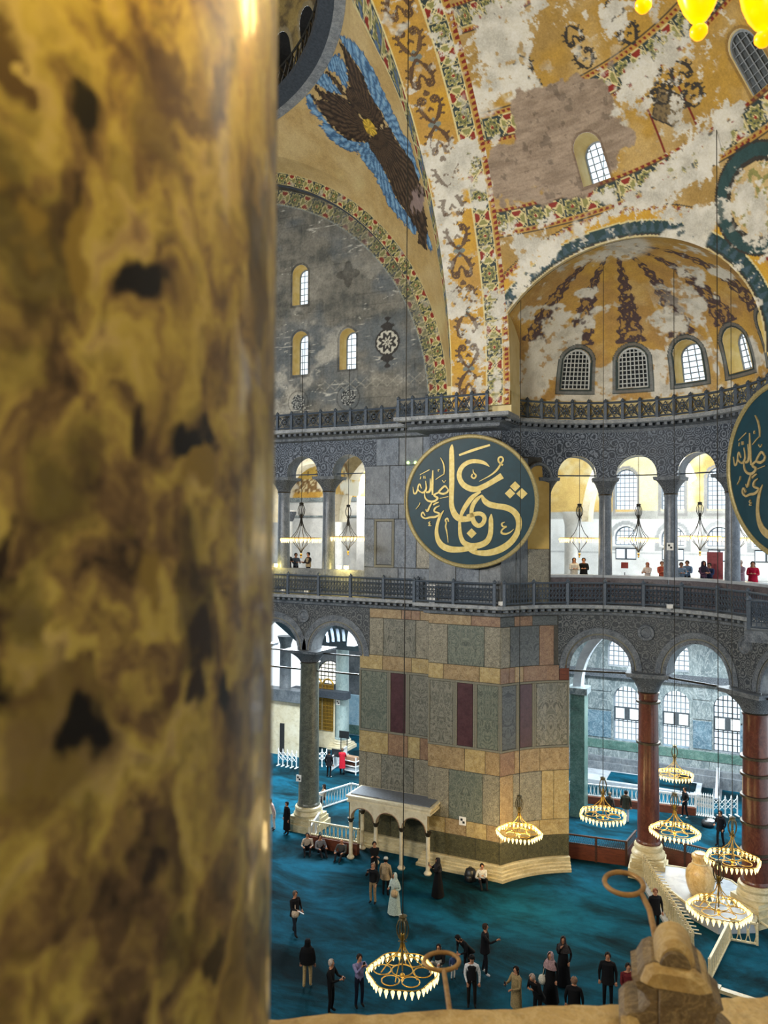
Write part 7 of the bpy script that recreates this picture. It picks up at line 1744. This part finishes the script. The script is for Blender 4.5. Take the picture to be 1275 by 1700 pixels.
m = MB(); m.lathe([(.2, 0), (.27, .06), (.28, .3), (.22, .5), (.08, .58)], 16); m.obj('pack_body', M['monitor'], bp, True); m = MB(); m.lathe([(.12, 0), (.15, .03), (.14, .22), (.05, .27)], 12, (0, -.2, .06)); m.obj('front_pocket', M['monitor'], bp, True); m = MB(); m.ring((0, 0, .58), .07, .015, 12, 5, 'y'); m.obj('handle', M['monitor'], bp)
# ------------------------------------------------------------------ foreground: column, parapet, finial, rings, lamps
ce = math.atan((455 - 637.5) / FPX) - math.asin(.37 / .74) - YAW; fcx, fcy = .74 * math.sin(ce), .74 * math.cos(ce)
fg = empty('breccia_column', (fcx, fcy, 13.0), 0, 'huge blurred mottled brown and olive column filling the near side', 'column')
m = MB(); m.lathe([(.375, 1.2), (.371, 2.0), (.37, 3.0), (.368, 4.2), (.366, 5.6)], 96); m.obj('shaft', M['fgcol'], fg, True)
m = MB(); m.lathe([(.5, 0), (.5, .5), (.44, .6), (.46, .8), (.4, 1.0), (.375, 1.2)], 64); m.obj('column_base', M['fgstone2'], fg, R(35))
a0, a1 = at_z(300, 1697, 15.0), at_z(1300, 1653, 15.0); ang = math.atan2(a1[1] - a0[1], a1[0] - a0[0]); L = math.hypot(a1[0] - a0[0], a1[1] - a0[1])
par = empty('marble_parapet', (a0[0], a0[1], 14.0), ang, 'worn honey-lit marble parapet along the bottom of the view', 'parapet')
def slabtop(x0, x1, name, seed):
    m = MB(); n = 60; rnd = random.Random(seed); A_ = []; B_ = []; C_ = []; D_ = []
    for i in range(n + 1):
        x = x0 + (x1 - x0) * i / n; e = .004 * math.sin(i * .7 + seed) + rnd.uniform(-.003, .003); A_.append((x, e, 1.0 + rnd.uniform(-.002, .001))); B_.append((x, -.34, 1.0)); C_.append((x, e + .006, .985)); D_.append((x, e + .004, .86))
    m.strip(B_, A_); m.strip(A_, C_); m.strip(C_, D_); m.add([(x0, 0, .86), (x1, 0, .86), (x1, -.34, .86), (x0, -.34, .86)], [(0, 1, 2, 3)])
    for x, r_ in ((x0, (0,)), (x1, (0,))): m.add([(x, 0, .86), (x, 0, 1.0), (x, -.34, 1.0), (x, -.34, .86)], [(0, 1, 2, 3)])
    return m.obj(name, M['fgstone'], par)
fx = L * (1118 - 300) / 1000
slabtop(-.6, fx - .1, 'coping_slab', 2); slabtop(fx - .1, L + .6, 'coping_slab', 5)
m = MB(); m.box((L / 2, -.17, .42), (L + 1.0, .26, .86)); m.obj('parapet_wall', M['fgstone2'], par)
m = MB(); m.box((0, -.6, -.2), (9, 2.4, .2)); tag(m.obj('gallery_walk', M['fgstone2'], None, False, (a0[0] + .5, a0[1] - .3, 14.0)), 'stone gallery floor under the near parapet', 'floor', kind='structure')
# carved finial on the parapet; lamp-lit tops painted paler, shaded front darker
fd = 1.52; fc_ = at_d(1118, 1690, fd); px_ = fd / FPX
fin = empty('stone_finial', (fc_[0], fc_[1], 15.0), R(9), 'carved grey-brown stone finial with a rounded top standing on the parapet', 'finial')
zb = .0
def PXZ(l): return [((x - 1118) * px_, (1690 - y) * px_ * 1.17 + zb) for x, y in l]
def slabshape(name, l, y0, y1, mat, bev=.008):
    P = PXZ(l); m = MB(); c = np.mean(P, 0); ins = [tuple(np.array(p) + (c - np.array(p)) / (np.linalg.norm(c - np.array(p)) + 1e-6) * bev) for p in P]
    f = lambda Q, y: [(u, y, v) for u, v in Q]; n = len(P)
    m.strip(f(ins, y0), f(P, y0 + bev), True); m.strip(f(P, y0 + bev), f(P, y1 - bev), True); m.strip(f(P, y1 - bev), f(ins, y1), True)
    m.add(f(ins, y0), [tuple(range(n))]); m.add(f(ins, y1), [tuple(reversed(range(n)))])
    return m.obj(name, M[mat], fin)
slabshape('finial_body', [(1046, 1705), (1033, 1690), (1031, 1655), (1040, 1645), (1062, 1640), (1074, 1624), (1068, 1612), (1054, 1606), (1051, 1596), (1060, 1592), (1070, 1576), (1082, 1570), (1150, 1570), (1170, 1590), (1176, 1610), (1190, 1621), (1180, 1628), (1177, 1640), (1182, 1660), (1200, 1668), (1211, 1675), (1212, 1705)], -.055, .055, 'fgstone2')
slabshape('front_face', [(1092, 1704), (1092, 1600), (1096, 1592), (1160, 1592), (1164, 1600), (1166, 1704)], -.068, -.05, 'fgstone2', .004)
slabshape('finial_shoulder', [(1064, 1594), (1072, 1577), (1084, 1571), (1148, 1571), (1164, 1582), (1172, 1594), (1160, 1598), (1075, 1598)], -.075, .06, 'fgstone', .012)  # golden lamp light on the upper edges put into the stone colour
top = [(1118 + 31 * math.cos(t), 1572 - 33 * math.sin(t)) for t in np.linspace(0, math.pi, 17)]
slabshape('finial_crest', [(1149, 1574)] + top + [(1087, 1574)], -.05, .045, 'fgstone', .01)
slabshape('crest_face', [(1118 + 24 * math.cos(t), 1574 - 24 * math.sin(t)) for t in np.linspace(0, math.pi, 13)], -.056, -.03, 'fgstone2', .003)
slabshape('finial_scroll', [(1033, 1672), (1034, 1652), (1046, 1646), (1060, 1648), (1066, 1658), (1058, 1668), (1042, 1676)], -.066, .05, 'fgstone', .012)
for s, e in ((1086, 1076), (1150, 1164)): pass
# iron ring brackets fixed to the outer side of the parapet
def ring_bracket(label, pts_ring, pts_stem, d0, d1, r):
    o = empty('iron_ring_bracket', (0, 0, 0), 0, label, 'bracket', 'iron ring brackets')
    c = np.mean([at_d(x, y, d0) for x, y in pts_ring], 0); o.location = tuple(c)
    zc = c[2]; m = MB(); m.tube([tuple(np.array(at_z(x, y, zc)) - c) for x, y in pts_ring], r, 10, closed=True); m.obj('ring', M['rust'], o, True)
    st = [np.array(at_z(pts_stem[0][0], pts_stem[0][1], zc)) - c] + [np.array(at_d(x, y, d0 + (d1 - d0) * (i + 1) / (len(pts_stem) - 1))) - c for i, (x, y) in enumerate(pts_stem[1:])]
    m = MB(); m.tube([tuple(p) for p in st], r * 1.1, 10); m.obj('stem', M['rust'], o, True)
def ell(cx, cy, a, b, rot=0, n=30): return [(cx + a * math.cos(t) * math.cos(rot) - b * math.sin(t) * math.sin(rot), cy + a * math.cos(t) * math.sin(rot) + b * math.sin(t) * math.cos(rot)) for t in np.linspace(0, 2 * math.pi, n, endpoint=False)]
ring_bracket('rusty iron ring on a straight stem rising from the parapet', ell(733, 1596, 29, 15), [(737, 1612), (741, 1640), (745, 1668), (748, 1690)], 1.95, 1.6, .0055)
ring_bracket('rusty iron ring with a bent stem curving to the finial', ell(1036, 1467, 33, 18, .22), [(1066, 1486), (1078, 1510), (1085, 1540), (1090, 1566)], 1.9, 1.58, .0062)
# amber lamps hanging close by at the top
def amber(label, px, py, d, s, drop=True):
    p = at_d(px, py, d); o = empty('amber_lamp', tuple(p), 0, label, 'lamp', 'near amber glass lamps'); k = d / FPX * s
    m = MB(); m.lathe([(3, 14), (14, 20), (24, 36), (33, 60), (38, 90), (36, 120), (30, 140), (33, 146)][0:8] and [(3 * k, 14 * k), (14 * k, 20 * k), (24 * k, 36 * k), (33 * k, 60 * k), (38 * k, 90 * k), (36 * k, 120 * k), (30 * k, 140 * k)], 28); m.obj('glass_cup', M['amber'], o, True)
    m = MB(); m.lathe([(.001, -15 * k), (8 * k, -12 * k), (14 * k, -4 * k), (14 * k, 4 * k), (8 * k, 12 * k), (3 * k, 16 * k)], 20); m.obj('glass_drop', M['amber'], o, True)
    m = MB(); m.lathe([(33 * k, 138 * k), (35 * k, 142 * k), (33 * k, 146 * k)], 24); m.tube([(0, 0, 140 * k), (0, 0, 1.2)], .006, 6); m.obj('holder', M['brass'], o)
    return o
for i, (px, py, d, s) in enumerate(((1068, 8, 2.3, .95), (1160, 52, 2.2, 1.0), (1267, 64, 2.15, 1.0))):
    o = amber(('leftmost', 'middle', 'rightmost')[i] + ' of the glowing amber glass lamps at the top edge', px, py, d, s)
o = amber('unseen amber glass lamp added above the view for the orange glow on the blurred column', 520, -760, .36, 1.2); point_light('amber_glow', (0, 0, -.03), 2.0, (1, .6, .05), .05, o)  # unseen lamp, added to warm the top of the near column
lp = at_d(1165, 0, 2.2); point_light('amber_glow', (lp[0], lp[1], lp[2] + .2), 38, (1, .72, .28), .15)
# unseen chandelier added behind the viewer to light the near column
key = (.95, True)
D, lob = CH[key]; o = empty('chandelier', (1.2, -1.9, 17.7), 0, 'unseen iron chandelier added behind the viewer to light the near column', 'chandelier', 'gallery chandeliers'); ro = place('ring_frame', D['ring_frame'], o)
for k in ('arms', 'crown', 'finial'): place(k, D[k], o)
for k in range(30): a = 2 * math.pi * (k + .5) / 30; place('glass_lamp', D['glass_lamp'], ro, (lob(a) * math.cos(a), lob(a) * math.sin(a), -.02))
m = MB(); m.tube([(0, 0, 1.3), (0, 0, 2.0)], .014, 5); m.obj('cable', M['iron_dark'], o)
point_light('chandelier_glow', (0, 0, -.35), 150, (1.0, .86, .58), .5, o)
bpy.context.view_layer.update()
